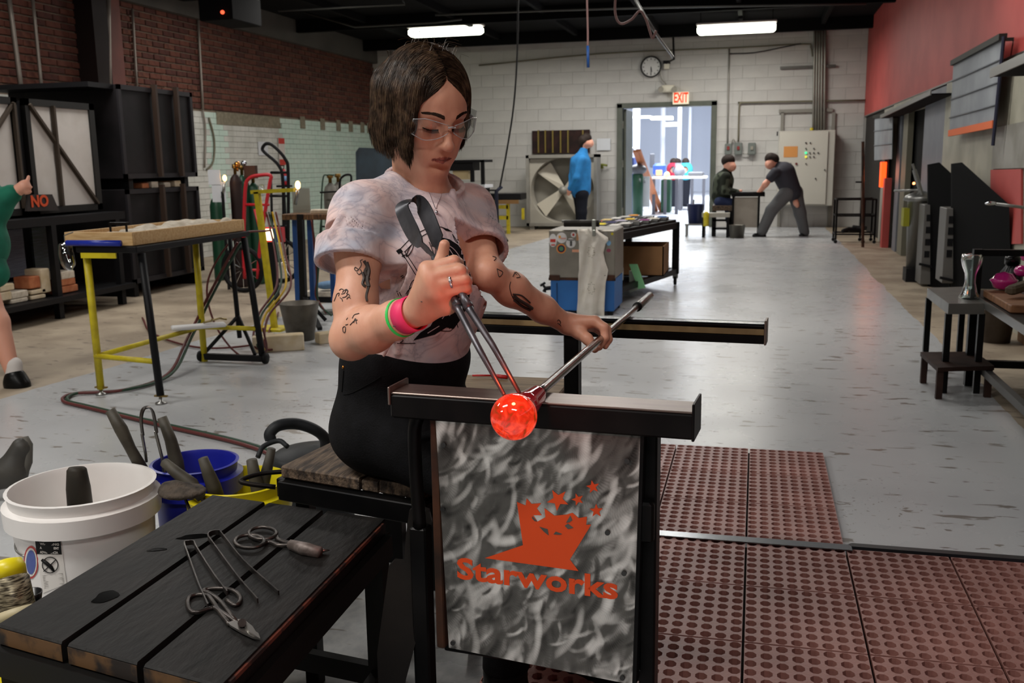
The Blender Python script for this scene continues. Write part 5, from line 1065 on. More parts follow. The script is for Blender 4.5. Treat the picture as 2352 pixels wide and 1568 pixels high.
shf = thing('extinguisher_bracket', 'small dark shelf under the fire extinguisher on the left wall', 'bracket', YP(651, 432, 8.95)); MB().bx(X0-.03, X1+.03, 8.85, 8.95, Z0-.02, Z0).bx(X0-.01, X0+.01, 8.94, 8.96, 0, Z0).build('bracket_frame', blk, shf)
es = thing('extinguisher_sign', 'tall red and white sign on the mint wall above the fire extinguisher', 'sign', XP(644, 350, XL+.02)); a = XP(640, 330, XL+.03); MB().bx(XL+.022, XL+.03, a[1], a[1]+.18, a[2]-.30, a[2]+.08).build('plate', mat('sign_white', '#c7bfb8', .5), es); MB().bx(XL+.03, XL+.033, a[1]+.0, a[1]+.18, a[2]-.0, a[2]+.08).build('red_band', mat('sign_red', '#b83228', .5), es); MB().bx(XL+.03, XL+.033, a[1], a[1]+.18, a[2]-.30, a[2]-.22).build('red_band', mat('sign_red', '#b83228', .5), es)
for px0, py0, px1, py1, Y, lab in ((478, 390, 506, 424, 7.9, 'smaller grey white paper above another by the left torch'), (487, 418, 518, 464, 7.904, 'larger white paper hanging below the left torch flame')): tag(rb(MB(), px0, py0, px1, py1, Y, .004).build('paper', mat('paper', '#c9ccd0', .8)), lab, 'paper')
for p0_, p1_, lb in ((XP(592, 325, XL+.02), XP(616, 357, XL+.02), 'white paper pinned to the mint wall behind the arched hand truck handle'),): tag(MB().bx(XL+.02, XL+.024, p0_[1], p1_[1], p1_[2], p0_[2]).build('paper', mat('paper')), lb, 'paper')
# regulators and clutter on top of the cylinders
for px, py, Y, m, lb in ((545, 378, 8.1, brass, 'brass regulator on the dark cylinder'), (560, 376, 8.3, chrome, 'pale regulator on the green cylinder'), (600, 430, 5.95, glassm, 'clear glass bulb standing over the yellow crossbar')):
    p = YP(px, py, Y); t = thing('regulator' if m is not glassm else 'glass_bulb', lb, 'regulator' if m is not glassm else 'glass', p); MB().sph(p, .03 if m is not glassm else .022, 12, 8).build('gauge', m, t, True); MB().cyl(p, p-[.0, 0, .06], .01, 8).build('stem', m, t, True)
tag(rb(MB(), 560, 380, 586, 410, 8.24, .05).build('leather_pad', mat('brown_leather', '#4a2c1e', .7)), 'brown leather pad hanging by the cylinder regulators', 'pad'); lampm = mat('hot_lamp', '#ffd0a0', .5, emit='#ffd9a8', es=5)
ht = thing('glowing_heater', 'small glowing heater between red plates behind the yellow post', 'heater', YP(620, 552, 7.0)); rb(MB(), 600, 522, 648, 556, 7.02, .05).build('housing', redp, ht); rb(MB(), 609, 526, 626, 552, 7.0, .02).build('glowing_element', lampm, ht); rb(MB(), 628, 524, 636, 556, 6.99, .02).build('side_plate', blu, ht)
MB().bx(*rc(612, 556, 630, 600, 7.0)[:2], 7.0, 7.05, 0, rc(612, 556, 630, 600, 7.0)[3]).build('stand_leg', blk, ht)
# ---- leaning dark panel, background furnace frame, yellow table
lp_ = thing('leaning_panel', 'dark grey blue board leaning at the far end of the mint wall', 'board', YP(850, 500, 12.5)); X0, X1, Z0, Z1 = rc(820, 338, 905, 500, 12.5); MB().prism([(X0, 12.4, 0), (X1, 12.4, 0), (X1, 12.5, Z1-.15), (X1-.1, 12.5, Z1-.02), (X0+.05, 12.5, Z1), (X0, 12.5, Z1-.06)], (0, .03, 0)).build('sheet', mat('blue_grey_board', '#2b343c', .6, c2='#34434e', ns=3), lp_)
fo = thing('small_furnace', 'black framed furnace with cream block behind the woman\'s shoulder', 'furnace', YP(1070, 520, 14.5)); k_ = lambda x0, y0, x1, y1, Y, d: rb(MB(), x0, y0, x1, y1, Y, d)
k_(1030, 367, 1112, 373, 14.5, .5).build('top_bar', blk, fo); k_(1104, 367, 1112, 424, 14.5, .04).build('upright', blk, fo); k_(1030, 373, 1086, 392, 14.55, .4).build('hood', blk, fo); k_(1080, 385, 1088, 418, 14.5, .05).build('upright', blk, fo); k_(1040, 391, 1076, 412, 14.6, .3).build('cream_block', mat('cream_furnace_brick', '#c9b48a', .8), fo)  # block in one even cream colour
k_(1020, 425, 1113, 432, 14.45, .5).build('white_shelf', mat('paper'), fo); X0, X1, Z0, Z1 = rc(1020, 432, 1110, 525, 14.5); MB().bx(X0, X1, 14.5, 14.9, 0, Z1).build('base_cabinet', blk, fo)
yt = thing('work_table', 'yellow legged table with wood edged black top by the large fan', 'table', base(YP(1150, 520, 14.9))); X0, X1, Z0, Z1 = rc(1108, 445, 1196, 468, 14.9)
MB().bx(X0, X1, 14.9, 15.3, Z0+.06, Z1).build('top_box', blk, yt); MB().bx(X0, X1-.03, 14.88, 14.9, Z0, Z0+.06).build('wood_edge', mat('table_wood', '#8d6a3f', .6), yt)
for px in (1112, 1163): x = YP(px, 500, 14.9)[0]; MB().bx(x, x+.05, 14.9, 14.95, 0, Z0).build('leg', yel, yt)
z = YP(1140, 500, 14.9)[2]; MB().bx(X0, YP(1167, 500, 14.9)[0], 14.9, 14.93, z-.03, z+.03).build('rail', yel, yt); MB().bx(X0, YP(1167, 500, 14.9)[0], 14.9, 14.93, Z0-.08, Z0-.02).build('rail', yel, yt); tag(rb(MB(), 1198, 478, 1203, 504, 15.0, .05).build('yellow_post', yel), 'short yellow post between the wood edged table and the fan', 'post')
st = thing('pipe_stand', 'dark blue pole stand with splayed feet at the end of the hanging cable', 'stand', ZP(1148, 550, 0)); Ys = ZP(1148, 545, 0)[1]
MB().tube([YP(1152, 428, Ys), YP(1140, 440, Ys), YP(1143, 545, Ys)], .03, 8).build('pole', mat('dark_blue_paint', '#1c2238', .5), st, True); MB().tube([YP(1122, 437, Ys), YP(1142, 437, Ys)], .015, 6).build('side_arm', blk, st)
for q in ((1120, 552), (1165, 553), (1150, 560)): MB().bar(YP(1143, 520, Ys), ZP(*q, .015), .03, .02).build('foot', blk, st)
# ================================================================ back wall
YF = YW-.02
def wb_(x0, y0, x1, y1, dep=.03, mb=None, bev=0): X0, X1, Z0, Z1 = rc(x0, y0, x1, y1, YF); return (mb or MB()).bx(X0, X1, YF-dep, YF, Z0, Z1, bev)
ex_ = thing('exit_sign', 'exit sign with red letters above the open doorway', 'sign', YP(1563, 240, YF)); X0, X1, Z0, Z1 = rc(1545, 211, 1582, 239, YF-.08)
MB().bx(X0, X1, YF-.08, YF, Z0, Z1, .004).build('housing', mat('sign_box', '#e6dfc9', .5, emit='#ffe9c0', es=.25), ex_); text_obj('lettering', 'EXIT', .22, (X0+.015, YF-.082, Z0+.03), (1, 0, 0), (0, 0, 1), mat('exit_red', '#e0441e', .5, emit='#ff3a10', es=.5), ex_, .001, .006, fit=X1-X0-.03)
el = thing('emergency_light', 'white emergency light box with two lamp heads above the doorway', 'lamp', YP(1535, 215, YF)); wb_(1521, 196, 1550, 212, .1, None, .01).build('box', mat('off_white', '#cfcab8', .5), el)
for px in (1518, 1549): MB().cyl(YP(px, 205, YF-.08), YP(px, 206, YF-.17), .045, 12).build('lamp_head', mat('lamp_grey', '#8d897d', .5), el)
ck = thing('wall_clock', 'round wall clock with dark rim left of the exit sign', 'clock', YP(1495, 178, YF)); cc = YP(1495.5, 153.5, YF); R_ = .16
MB().lathe(cc, [(R_+.012, 0), (R_+.014, .03), (R_, .045), (R_-.008, .03), (R_-.012, .012)], 36, (0, -1, 0)).build('rim', mat('clock_rim', '#2c2c2c', .4), ck, True); MB().lathe(cc, [(R_-.005, .0), (R_-.005, .015)], 36, (0, -1, 0)).build('dial', mat('clock_dial', '#d3d3d0', .5), ck)
for a, l in ((0, .12), (.2, .085)): p = cc+[0, -.022, 0]; MB().bar(p, p+np.array([-sin(a+pi)*l, 0, cos(a+pi)*l]), .006, .01, (0, 1, 0)).build('hand', blk, ck)
for k in range(12): a = k*pi/6; p = cc+np.array([sin(a)*.125, -.018, cos(a)*.125]); MB().box(p, (.012, .004, .022), rotm(0, a, 0)).build('hour_mark', blk, ck)
pb = thing('junction_box', 'small pale junction box on black bracket arm right of the clock', 'box', YP(1531, 158, YF)); wb_(1526, 145, 1538, 159, .06).build('cover', mat('off_white'), pb); wb_(1524, 140, 1540, 147, .08).build('mount', blk, pb)
MB().tube([YP(1529, 145, YF-.04), YP(1548, 136, YF-.3), YP(1546, 75, YF-.3)], .018, 8).tube([YP(1546, 133, YF-.32), YP(1500, 65, YF-.9)], .012, 6).build('bracket_arm', blk, pb)
conm = mat('conduit', '#8f8d85', .4, .5); conr = mat('olive_conduit', '#6f6a58', .5, .3)
def conduit(pts, r, m, lab, nm='conduit', n=3): return tag(MB().tube(spline(pts, n), r, 8).build(nm, m, smooth=True), lab, 'pipe')
for k, px in enumerate((1868, 1874, 1880, 1886, 1893)): conduit([YP(px+4-k*.3, 36, YF-.05), YP(px, 300, YF-.05)], .019, conm, 'vertical steel conduit above the electrical cabinet, %s of five' % ('leftmost', 'second from left', 'middle', 'fourth from left', 'rightmost')[k])
conduit([YP(1988, 230, YF-.03), YP(1720, 235, YF-.03), YP(1702, 237, YF-.03), YP(1698, 252, YF-.03), YP(1696, 325, YF-.03)], .014, conr, 'thin conduit bending down to the switch boxes from the right', n=5)
conduit([YP(1675, 112, YF-.03), YP(1671, 330, YF-.03)], .012, conm, 'thin vertical conduit down to the leftmost switch box'); conduit([YP(1100, 150, YF-.02), YP(1380, 123, YF-.02), YP(1675, 110, YF-.02), YP(1845, 101, YF-.02), YP(1862, 108, YF-.02), YP(1866, 130, YF-.02)], .012, conr, 'long dark cable run across the upper back wall')
conduit([YP(1517, 158, YF-.03), YP(1519, 180, YF-.03), YP(1530, 194, YF-.03)], .01, conm, 'short bent cable from the clock side to the emergency light'); conduit([YP(1675, 123, YF-.03), YP(1730, 121, YF-.03), YP(1800, 108, YF-.03), YP(1840, 100, YF-.03)], .008, blk, 'sagging black wire on upper back wall by the right lamp')
hb_ = thing('strut_bar', 'horizontal steel strut crossing the five vertical conduits', 'bracket', YP(1855, 156, YF)); wb_(1792, 151, 1919, 157, .05).build('channel', mat('strut_steel', '#5d5b57', .5, .6), hb_)
sb_m = mat('switch_grey', '#6f7570', .5, .3)
for px, w, lb in ((1673, 10, 'leftmost small grey switch box with red button by the doorway'), (1696, 11, 'middle grey switch box with lever by the doorway'), (1727, 11, 'rightmost grey switch box by the doorway')):
    t = thing('switch_box', lb, 'switch box', YP(px, 355, YF)); wb_(px-w*.8, 328 if px > 1690 else 330, px+w*.8, 355, .09, None, .008).build('case', sb_m, t); wb_(px-3, 336, px+3, 344, .11).build('lever', mat('switch_red', '#7a2a25', .5) if px < 1700 else mat('lamp_grey'), t)
conduit([YP(1680, 333, YF-.04), YP(1684, 319, YF-.04), YP(1692, 333, YF-.04)], .01, conm, 'small looped conduit between left and middle switch boxes'); conduit([YP(1706, 353, YF-.04), YP(1720, 353, YF-.04)], .008, conm, 'short pipe joining the middle and right switch boxes')
# electrical cabinet with old doorway behind
of = MB(); wb_(1789, 250, 1913, 258, .02, of); wb_(1789, 258, 1796, 530, .02, of); wb_(1905, 258, 1913, 530, .02, of); struct(of.build('door_2', mat('old_frame', '#817e76', .6)))
ec = thing('electrical_cabinet', 'large pale grey electrical cabinet with orange notice and indicator lights', 'cabinet', YP(1850, 472, YF)); wb_(1786, 301, 1913, 471, .28, None, .01).build('case', mat('cabinet_grey', '#b5b2a8', .5), ec); cdx = YF-.30
def fc(x0, y0, x1, y1, m, nm, dep=.012): X0, X1, Z0, Z1 = rc(x0, y0, x1, y1, cdx); return MB().bx(X0, X1, cdx-dep, cdx+.01, Z0, Z1).build(nm, m, ec)
fc(1788, 303, 1899, 469, mat('cabinet_door', '#bfbcb1', .5), 'door', .006); fc(1800, 336, 1832, 361, mat('orange_notice', '#c98a4a', .7), 'notice', .010); fc(1784, 302, 1787, 312, blk, 'latch', .02)
for px, py, c, es in ((1851, 328, '#222222', 0), (1861, 328, '#444444', 0), (1851, 341, '#555550', 0), (1869, 341, '#444444', 0), (1851, 351, '#35c98a', 1.2), (1860, 351, '#333333', 0), (1869, 351, '#333333', 0), (1879, 351, '#333333', 0), (1851, 360, '#c9c23a', .8), (1860, 360, '#333333', 0), (1869, 360, '#333333', 0), (1829, 376, '#6a2020', 0), (1816, 376, '#333333', 0), (1851, 376, '#55504a', 0), (1873, 410, '#333333', 0), (1894, 390, '#444444', 0)):
    p = YP(px, py, cdx-.006); MB().cyl(p, p-[0, .02, 0], .018 if es or px == 1829 else .012, 10).build('indicator' if es else 'knob', mat('ind'+c, c, .4, emit=c if es else None, es=es), ec)
p = YP(1864, 297, YF-.1); MB().sph(p, .03, 8, 6).build('yellow_cap', yel, ec)
# fan, louvre, papers, green bracket
fan = thing('large_fan', 'large square grey shop fan with four pale blades on the back wall', 'fan', base(YP(1290, 530, 15.9))); X0, X1, Z0, Z1 = rc(1209, 355, 1371, 519, 15.9); fm = mat('fan_grey', '#918e86', .5, .3, c2='#85827a', ns=4)
MB().bx(X0, X1, 15.88, 16.3, Z1-.05, Z1).bx(X0, X1, 15.88, 16.3, Z0, Z0+.05).bx(X0, X0+.05, 15.88, 16.3, Z0, Z1).bx(X1-.05, X1, 15.88, 16.3, Z0, Z1).build('frame', fm, fan); cx, cz = (X0+X1)/2, (Z0+Z1)/2; rr_ = (X1-X0)/2-.06
V = []; Fc = []; n = 40       # face plate with round opening
for i in range(n):
    a = 2*pi*i/n+pi/4; q = (cos(a), sin(a)); s_ = (X1-X0)/2/max(abs(q[0]), abs(q[1])); s2 = (Z1-Z0)/2/max(abs(q[0]), abs(q[1])); V += [(cx+q[0]*rr_, 15.95, cz+q[1]*rr_), (cx+q[0]*s_*.99, 15.95, cz+q[1]*s2*.99), (cx+q[0]*rr_, 16.25, cz+q[1]*rr_)]
for i in range(n): j = (i+1) % n; Fc += [(3*i, 3*i+1, 3*j+1, 3*j), (3*i, 3*j, 3*j+2, 3*i+2)]
link_mesh('shroud', V, Fc, mat('fan_face', '#a19c90', .6), fan); MB().bx(X0+.02, X1-.02, 16.28, 16.3, Z0, Z1).build('back_plate', mat('fan_back', '#8f8b80', .7), fan)
MB().cyl((cx, 16.02, cz), (cx, 16.2, cz), .07, 14).build('hub', fm, fan, True)
for k in range(4):
    a = k*pi/2+.65; d_ = np.array([cos(a), 0, sin(a)]); s_ = np.array([-sin(a), 0, cos(a)]); c_ = np.array([cx, 16.1, cz]); MB().prism([c_+d_*.06+s_*.04, c_+d_*rr_*.93+s_*.17-[0, .05, 0], c_+d_*rr_*.95-s_*.10+[0, .03, 0], c_+d_*.06-s_*.05], (0, .008, 0)).build('blade', mat('fan_blade', '#bdb6a6', .5), fan)
for px in (1222, 1345): x = YP(px, 525, 15.9)[0]; MB().bx(x-.04, x+.04, 15.9, 16.2, 0, Z0).build('foot', fm, fan)
lv = thing('wall_louvre', 'dark wall vent with thin brass bars above the large fan', 'vent', YP(1289, 352, YF)); wb_(1223, 299, 1355, 352, .03).build('backing', mat('vent_dark', '#241a18', .7, c2='#35221f', ns=8), lv)
for px in (1238, 1254, 1271, 1289, 1306, 1340): wb_(px-1.5, 299, px+1.5, 351, .06).build('bar', mat('brass_bar', '#7b6b34', .5, .4), lv)
tag(wb_(1371, 318, 1402, 345, .006).build('paper', mat('paper')), 'white printed paper taped to the wall left of the doorway', 'paper'); X0, X1, Z0, Z1 = rc(1371, 318, 1402, 345, YF)
gk = thing('green_wall_hook', 'small yellow green hook bracket on the wall beside the fan', 'hook', YP(1383, 386, YF)); MB().tube([YP(1374, 380, YF-.05), YP(1384, 378, YF-.1), YP(1394, 380, YF-.05)], .02, 8).build('arm', mat('olive_green', '#7d8234', .5), gk, True); wb_(1374, 379, 1386, 387, .06).build('plate', mat('olive_green'), gk)
# fluorescent lamps in view
def lamp(p, ln, lab, hang):
    t = thing('fluorescent_fixture', lab, 'lamp', p); x, y, z = p; MB().bx(x-ln/2, x+ln/2, y-.13, y+.13, z+.08, z+.115, .01).build('housing', mat('lamp_housing', '#d6cfd0', .4), t)
    MB().box((x, y, z+.02), (ln-.02, .24, .115), None, .03).build('diffuser', mat('lamp_glow', '#ffffff', .5, emit='#fbffe6', es=4.5), t)
    for q in (-.45, .45): MB().cyl((x+q*ln, y, z+.1), (x+q*ln, y, ZC), .006, 6).build('hanger', blk, t)
l1 = YP(1024, 76, 14.5); l2 = YP(1691, 70, 14.8); lamp(l1, 1.16, 'glowing fluorescent ceiling lamp above the woman\'s head', 0); lamp(l2, 1.12, 'glowing fluorescent ceiling lamp on the right near the red wall', 0)
# ceiling runs, hanging cables, heater box
def run(pts, r, m, lab, cat='pipe', n=4): return tag(MB().tube(spline(pts, n), r, 7).build('ceiling_pipe' if cat == 'pipe' else 'hanging_cable', m, smooth=True), lab, cat)
cm_ = mat('dim_conduit', '#4a4a48', .45, .5)
run([YP(1000, 34, 12), YP(1400, 20, 12), YP(1990, 8, 12)], .014, cm_, 'long thin conduit running across the dark ceiling on the right'); run([YP(700, 28, 12.5), YP(815, 62, 12.5), YP(1000, 52, 12.5), YP(1060, 44, 12.5)], .014, cm_, 'bent conduit on the dark ceiling left of the left lamp', n=1); run([YP(640, 25, 11), YP(930, 10, 11), YP(925, 0, 11)], .012, cm_, 'conduit near top of the frame above the brick wall', n=1)
run([YP(1190, -20, 9.5), YP(1188, 120, 9.5), YP(1180, 240, 9.5), YP(1165, 340, 9.5), YP(1148, 430, 9.5)], .009, mat('black_cable', '#262626', .6), 'long black cable hanging from the ceiling beside the woman', 'cable'); cbl = mat('pink_cable', '#8a6a66', .6)
run([YP(1348, -10, 8), YP(1350, 70, 8), YP(1350, 110, 8)], .008, cbl, 'thin brown cord hanging from the ceiling over the fan', 'cable'); tag(MB().cyl(YP(1350, 105, 8), YP(1351, 155, 8), .012, 8).build('blue_connector', blu, smooth=True), 'blue connector at the end of the thin hanging cord', 'connector')
run([YP(1414, -20, 6), YP(1413, 30, 6), YP(1425, 54, 6), YP(1450, 45, 6), YP(1470, 25, 6), YP(1484, 45, 6), YP(1492, 70, 6), YP(1499, 88, 6), YP(1507, 70, 6)], .007, cbl, 'pale cord looping under the ceiling above the clock', 'cable', 6); run([YP(1455, -10, 7), YP(1500, 68, 7), YP(1545, 130, 9.0)], .012, cm_, 'slanted thin rod coming down from the ceiling by the clock', 'pipe')
hbx = thing('ceiling_heater', 'black box heater with red light hanging near the brick wall top', 'heater', YP(495, 45, 9.0)); rb(MB(), 455, -20, 532, 46, 9.0, .6, .01).build('case', black, hbx); MB().cyl(YP(511, 28, 8.99), YP(511, 28, 8.97), .02, 12).build('red_light', mat('red_lamp', '#ff5a38', .5, emit='#ff5a38', es=1.5), hbx)
MB().cyl(YP(495, -10, 9.3), np.array([YP(495, -10, 9.3)[0], 9.3, ZC]), .03, 8).build('hanger', black, hbx)
for a, b, Xp, r_, lb in (((20, -10), (52, 225), XL+.05, .022, 'pale vertical pipe on the brick wall, leftmost'), ((75, -5), (98, 225), XL+.05, .016, 'dark vertical pipe on brick wall, second from the left'), ((248, -5), (251, 200), XL+.2, .028, 'thick grey vertical pipe beside the oxide red column'), ((304, 20), (315, 205), XL+.04, .014, 'thin vertical conduit on the brick above the black ovens'), ((455, 45), (466, 252), XL+.04, .016, 'vertical conduit on the brick right of the black ovens')):
    run([XP(*a, Xp), XP(*b, Xp)], r_, mat('wall_conduit', '#8a8279', .45, .4), lb)
run([XP(466, 252, XL+.04), XP(472, 300, XL+.04), XP(470, 385, XL+.04)], .012, mat('wall_conduit'), 'lower conduit down the painted wall right of the ovens'); run([XP(480, 270, XL+.03), XP(492, 320, XL+.03), XP(490, 370, XL+.03), XP(475, 390, XL+.03)], .012, conr, 'bent grey cable on the white painted wall by the ovens')
# ================================================================ far people
def mats3(a): return a
hairdark = mat('short_hair', '#2a211d', .7)
fd = lambda px, py, Y, o=0: YP(px, py, Y)
Yb = 15.4; g = lambda x, y, o=0.: YP(x, y, Yb)+np.array([0, o, 0])
JB = dict(hd=g(1346, 326), nk=g(1341, 343), ch=g(1334, 375), pl=g(1334, 435), s1=g(1318, 368, .1), e1=g(1312, 405, .12), w1=g(1308, 440, .0), s2=g(1340, 368, -.14), e2=g(1330, 408, -.18), w2=g(1310, 438, -.10), h1=g(1328, 445, .06), k1=g(1332, 487, .06), a1=g(1330, 522, .06), h2=g(1338, 445, -.06), k2=g(1338, 487, -.06), a2=g(1338, 522, -.06), fc=g(1354, 329))
navy = mat('navy_cloth', '#14161f', .8); bluek = mat('blue_knit', '#2479b8', .85, c2='#1d6ba6', ns=9, bump=.4)
t = fig('person', 'person in a bright blue sweater and navy trousers standing before the fan', JB, [('hd', 'fc', .085, .07), ('nk', 'hd', .05, .06), ('ch', 'pl', .12, .12), ('s1', 'e1', .045, .04), ('e1', 'w1', .04, .03), ('s2', 'e2', .045, .04), ('e2', 'w2', .04, .03), ('w2', g(1308, 446, -.08), .03, .025), ('h1', 'k1', .08, .055), ('k1', 'a1', .055, .04), ('h2', 'k2', .08, .055), ('k2', 'a2', .055, .04), (g(1358, 331), g(1361, 333), .018, .014, .01)],
    [('sweater', [('ch', 'pl', .165, .16), ('nk', 'ch', .06, .15), ('s1', 'e1', .075, .06), ('s2', 'e2', .075, .06), ('e2', g(1313, 432, -.12), .06, .045), ('e1', g(1311, 432, .02), .06, .045)], bluek), ('trousers', [('h1', 'k1', .10, .08), ('k1', 'a1', .08, .065), ('h2', 'k2', .10, .08), ('k2', 'a2', .08, .065), ('pl', 'h1', .12, .11), ('pl', 'h2', .12, .11)], navy), ('hair', [(g(1343, 322), g(1347, 318), .095, .085), (g(1338, 332), g(1340, 338), .06, .05)], hairdark),
     ('shoe', [(np.array([*JB['a1'][:2], .05]), np.array([JB['a1'][0]+.12, JB['a1'][1], .045]), .05, .045)], blk), ('shoe', [(np.array([*JB['a2'][:2], .05]), np.array([JB['a2'][0]+.12, JB['a2'][1], .045]), .05, .045)], blk)], base(JB['pl']), h=.02)
Ym = 14.6; m_ = lambda x, y, o=0.: YP(x, y, Ym)+np.array([0, o, 0]); JM = dict(hd=m_(1772, 370), fc=m_(1769, 377, -.03), nk=m_(1785, 381), ch=m_(1800, 398), pl=m_(1818, 440), s1=m_(1780, 396, -.16), e1=m_(1758, 422, -.2), w1=m_(1744, 441, -.1), s2=m_(1812, 400, .14), e2=m_(1822, 440, .1), w2=m_(1828, 466, -.05), h1=m_(1808, 442, -.05), k1=m_(1772, 482, -.12), a1=m_(1750, 530, -.1), h2=m_(1826, 442, .08), k2=m_(1838, 490, .06), a2=m_(1848, 534, .06))
grays = mat('charcoal_cloth', '#303038', .85); greyt = mat('grey_trousers', '#5b5c5e', .85)
fig('person', 'man in charcoal t-shirt and grey trousers bending over with feet wide apart', JM, [('hd', 'fc', .085, .075), ('nk', 'hd', .055, .06), ('ch', 'pl', .13, .11), ('s1', 'e1', .045, .042), ('e1', 'w1', .042, .032), ('w1', m_(1742, 446, -.1), .035, .03, .01), ('s2', 'e2', .048, .042), ('e2', 'w2', .042, .035), ('w2', m_(1831, 472, -.05), .035, .03), ('h1', 'k1', .08, .055), ('k1', 'a1', .055, .04), ('h2', 'k2', .08, .055), ('k2', 'a2', .055, .04), (m_(1765, 379, -.08), m_(1764, 380, -.1), .018, .014, .01)],
    [('t_shirt', [('ch', 'pl', .165, .14), ('nk', 'ch', .07, .15), ('s1', mix3(JM['s1'], JM['e1'], .45), .075, .07), ('s2', mix3(JM['s2'], JM['e2'], .4), .075, .07)], grays), ('trousers', [('h1', 'k1', .11, .085), ('k1', 'a1', .085, .075), ('h2', 'k2', .11, .085), ('k2', 'a2', .085, .07), ('h1', 'h2', .11, .11)], greyt), ('hair', [(m_(1770, 364), m_(1776, 366), .085, .085)], hairdark),
     ('shoe', [(m_(1752, 540, -.1), m_(1735, 541, -.12), .05, .045)], blk), ('shoe', [(m_(1848, 541, .06), m_(1842, 542, .02), .05, .045)], blk)], base(JM['pl']), h=.02)
c_ = lambda x, y, o=0.: YP(x, y, 14.75)+np.array([0, o, 0]); JC = dict(hd=c_(1674, 375), fc=c_(1680, 383, -.03), nk=c_(1670, 393), ch=c_(1662, 415), pl=c_(1656, 452), s1=c_(1668, 405, -.13), e1=c_(1664, 437, -.16), w1=c_(1694, 441, -.12), s2=c_(1660, 405, .13), e2=c_(1662, 437, .14), w2=c_(1690, 441, .05), h1=c_(1655, 463, -.09), k1=c_(1676, 468, -.09), a1=c_(1676, 505, -.09), h2=c_(1655, 463, .09), k2=c_(1676, 468, .09), a2=c_(1676, 505, .09))
camo = mat('camouflage_cloth', '#22261f', .85, c2='#4a5044', ns=7, nd=1, lo=.52, hi=.56)
fig('person', 'boy in a dark camouflage jacket seated at the far workbench', JC, [('hd', 'fc', .085, .07), ('nk', 'hd', .05, .06), ('ch', 'pl', .11, .1), ('s1', 'e1', .045, .04), ('e1', 'w1', .04, .03), ('w1', c_(1702, 438, -.12), .03, .026, .01), ('s2', 'e2', .045, .04), ('e2', 'w2', .04, .03), ('h1', 'k1', .07, .055), ('k1', 'a1', .055, .04), ('h2', 'k2', .07, .055), ('k2', 'a2', .055, .04), (c_(1685, 385, -.06), c_(1687, 386, -.07), .016, .013, .01)],
    [('jacket', [('ch', 'pl', .15, .14), ('nk', 'ch', .07, .13), ('s1', 'e1', .07, .06), ('e1', 'w1', .06, .045), ('s2', 'e2', .07, .06), ('e2', 'w2', .06, .045)], camo), ('trousers', [('h1', 'k1', .09, .075), ('k1', 'a1', .075, .06), ('h2', 'k2', .09, .075), ('k2', 'a2', .075, .06)], mat('blue_jeans', '#1f2c50', .8)), ('hair', [(c_(1670, 369), c_(1675, 368), .085, .085)], hairdark), ('shoe', [(c_(1676, 509, -.09), c_(1684, 510, -.09), .045, .04)], blk), ('shoe', [(c_(1676, 509, .09), c_(1684, 510, .09), .045, .04)], blk)], base(JC['pl']), h=.02)
# far workbench
fb = thing('workbench', 'small far workbench with pale side panel between the boy and the bending man', 'bench', base(YP(1715, 540, 14.6))); X0, X1, Z0, Z1 = rc(1680, 443, 1757, 451, 14.5)
MB().bx(X0, X1, 14.45, 14.53, Z0, Z1).build('arm_rail', steel, fb); MB().bx(X0, X1, 15.0, 15.08, Z0, Z1).build('arm_rail', steel, fb); rb(MB(), 1684, 453, 1741, 522, 14.5, .01).build('side_panel', mat('pale_panel', '#a59f93', .6, c2='#8d877b', ns=4), fb)
for px in (1742, 1683): x = YP(px, 500, 14.5)[0]; MB().bx(x-.015, x+.015, 14.48, 14.52, 0, Z0).build('post', steel, fb); MB().bx(x-.015, x+.015, 15.02, 15.06, 0, Z0).build('post', steel, fb)
X0, X1, Z0, Z1 = rc(1636, 472, 1682, 484, 14.5); MB().bx(X0, X1, 14.5, 15.1, Z0, Z1).build('seat', wood_seat, fb)
for px in (1640, 1678): x = YP(px, 500, 14.5)[0]; MB().bx(x-.03, x+.03, 14.5, 14.56, 0, Z0).build('leg', steel, fb)
for zz in (.1, .22): MB().bx(X0, X1, 14.5, 14.53, zz, zz+.03).build('rung', steel, fb)
tag(MB().tube([YP(1690, 443, 14.5), YP(1756, 445, 14.45)], .02, 8).build('blowpipe', steel, smooth=True), 'dark pipe lying along the far workbench rail', 'blowpipe')
bs2 = thing('side_stool', 'low metal side table under the dark blue bucket by the doorway', 'stool', base(YP(1598, 545, 14.4))); X0, X1, Z0, Z1 = rc(1573, 514, 1620, 518, 14.4); MB().bx(X0, X1, 14.4, 14.7, Z0, Z1).build('top', alu, bs2)
for x in (X0+.02, X1-.02):
    for y in (14.42, 14.68): MB().bx(x-.012, x+.012, y-.012, y+.012, 0, Z0).build('leg', alu, bs2)
XX0, XX1, ZZ0, ZZ1 = rc(1580, 469, 1614, 514, 14.5); t = thing('bucket', 'dark blue bucket on low metal table beside the doorway', 'bucket', ((XX0+XX1)/2, 14.55, Z1)); MB().lathe(((XX0+XX1)/2, 14.55, Z1), [(.10, 0), (.125, ZZ1-Z1), (.13, ZZ1-Z1), (.118, ZZ1-Z1-.01), (.095, .01)], 20).build('pail', mat('navy_plastic', '#1a2450', .4), t, True); MB().tube([YP(1592, 475, 14.5), YP(1594, 458, 14.5)], .012, 6).build('tool_handle', alu, t)
sb3 = thing('side_shelf', 'pale topped low bench with yellow can at the end, beside the boy', 'bench', base(YP(1650, 545, 14.3))); X0, X1, Z0, Z1 = rc(1612, 489, 1676, 499, 14.3); MB().bx(X0, X1, 14.3, 14.45, Z0, Z1).build('top', mat('pale_board', '#a5a297', .6), sb3)
for px in (1616, 1672): x = YP(px, 500, 14.3)[0]; MB().bx(x-.02, x+.02, 14.3, 14.36, 0, Z0).build('leg', steel, sb3)
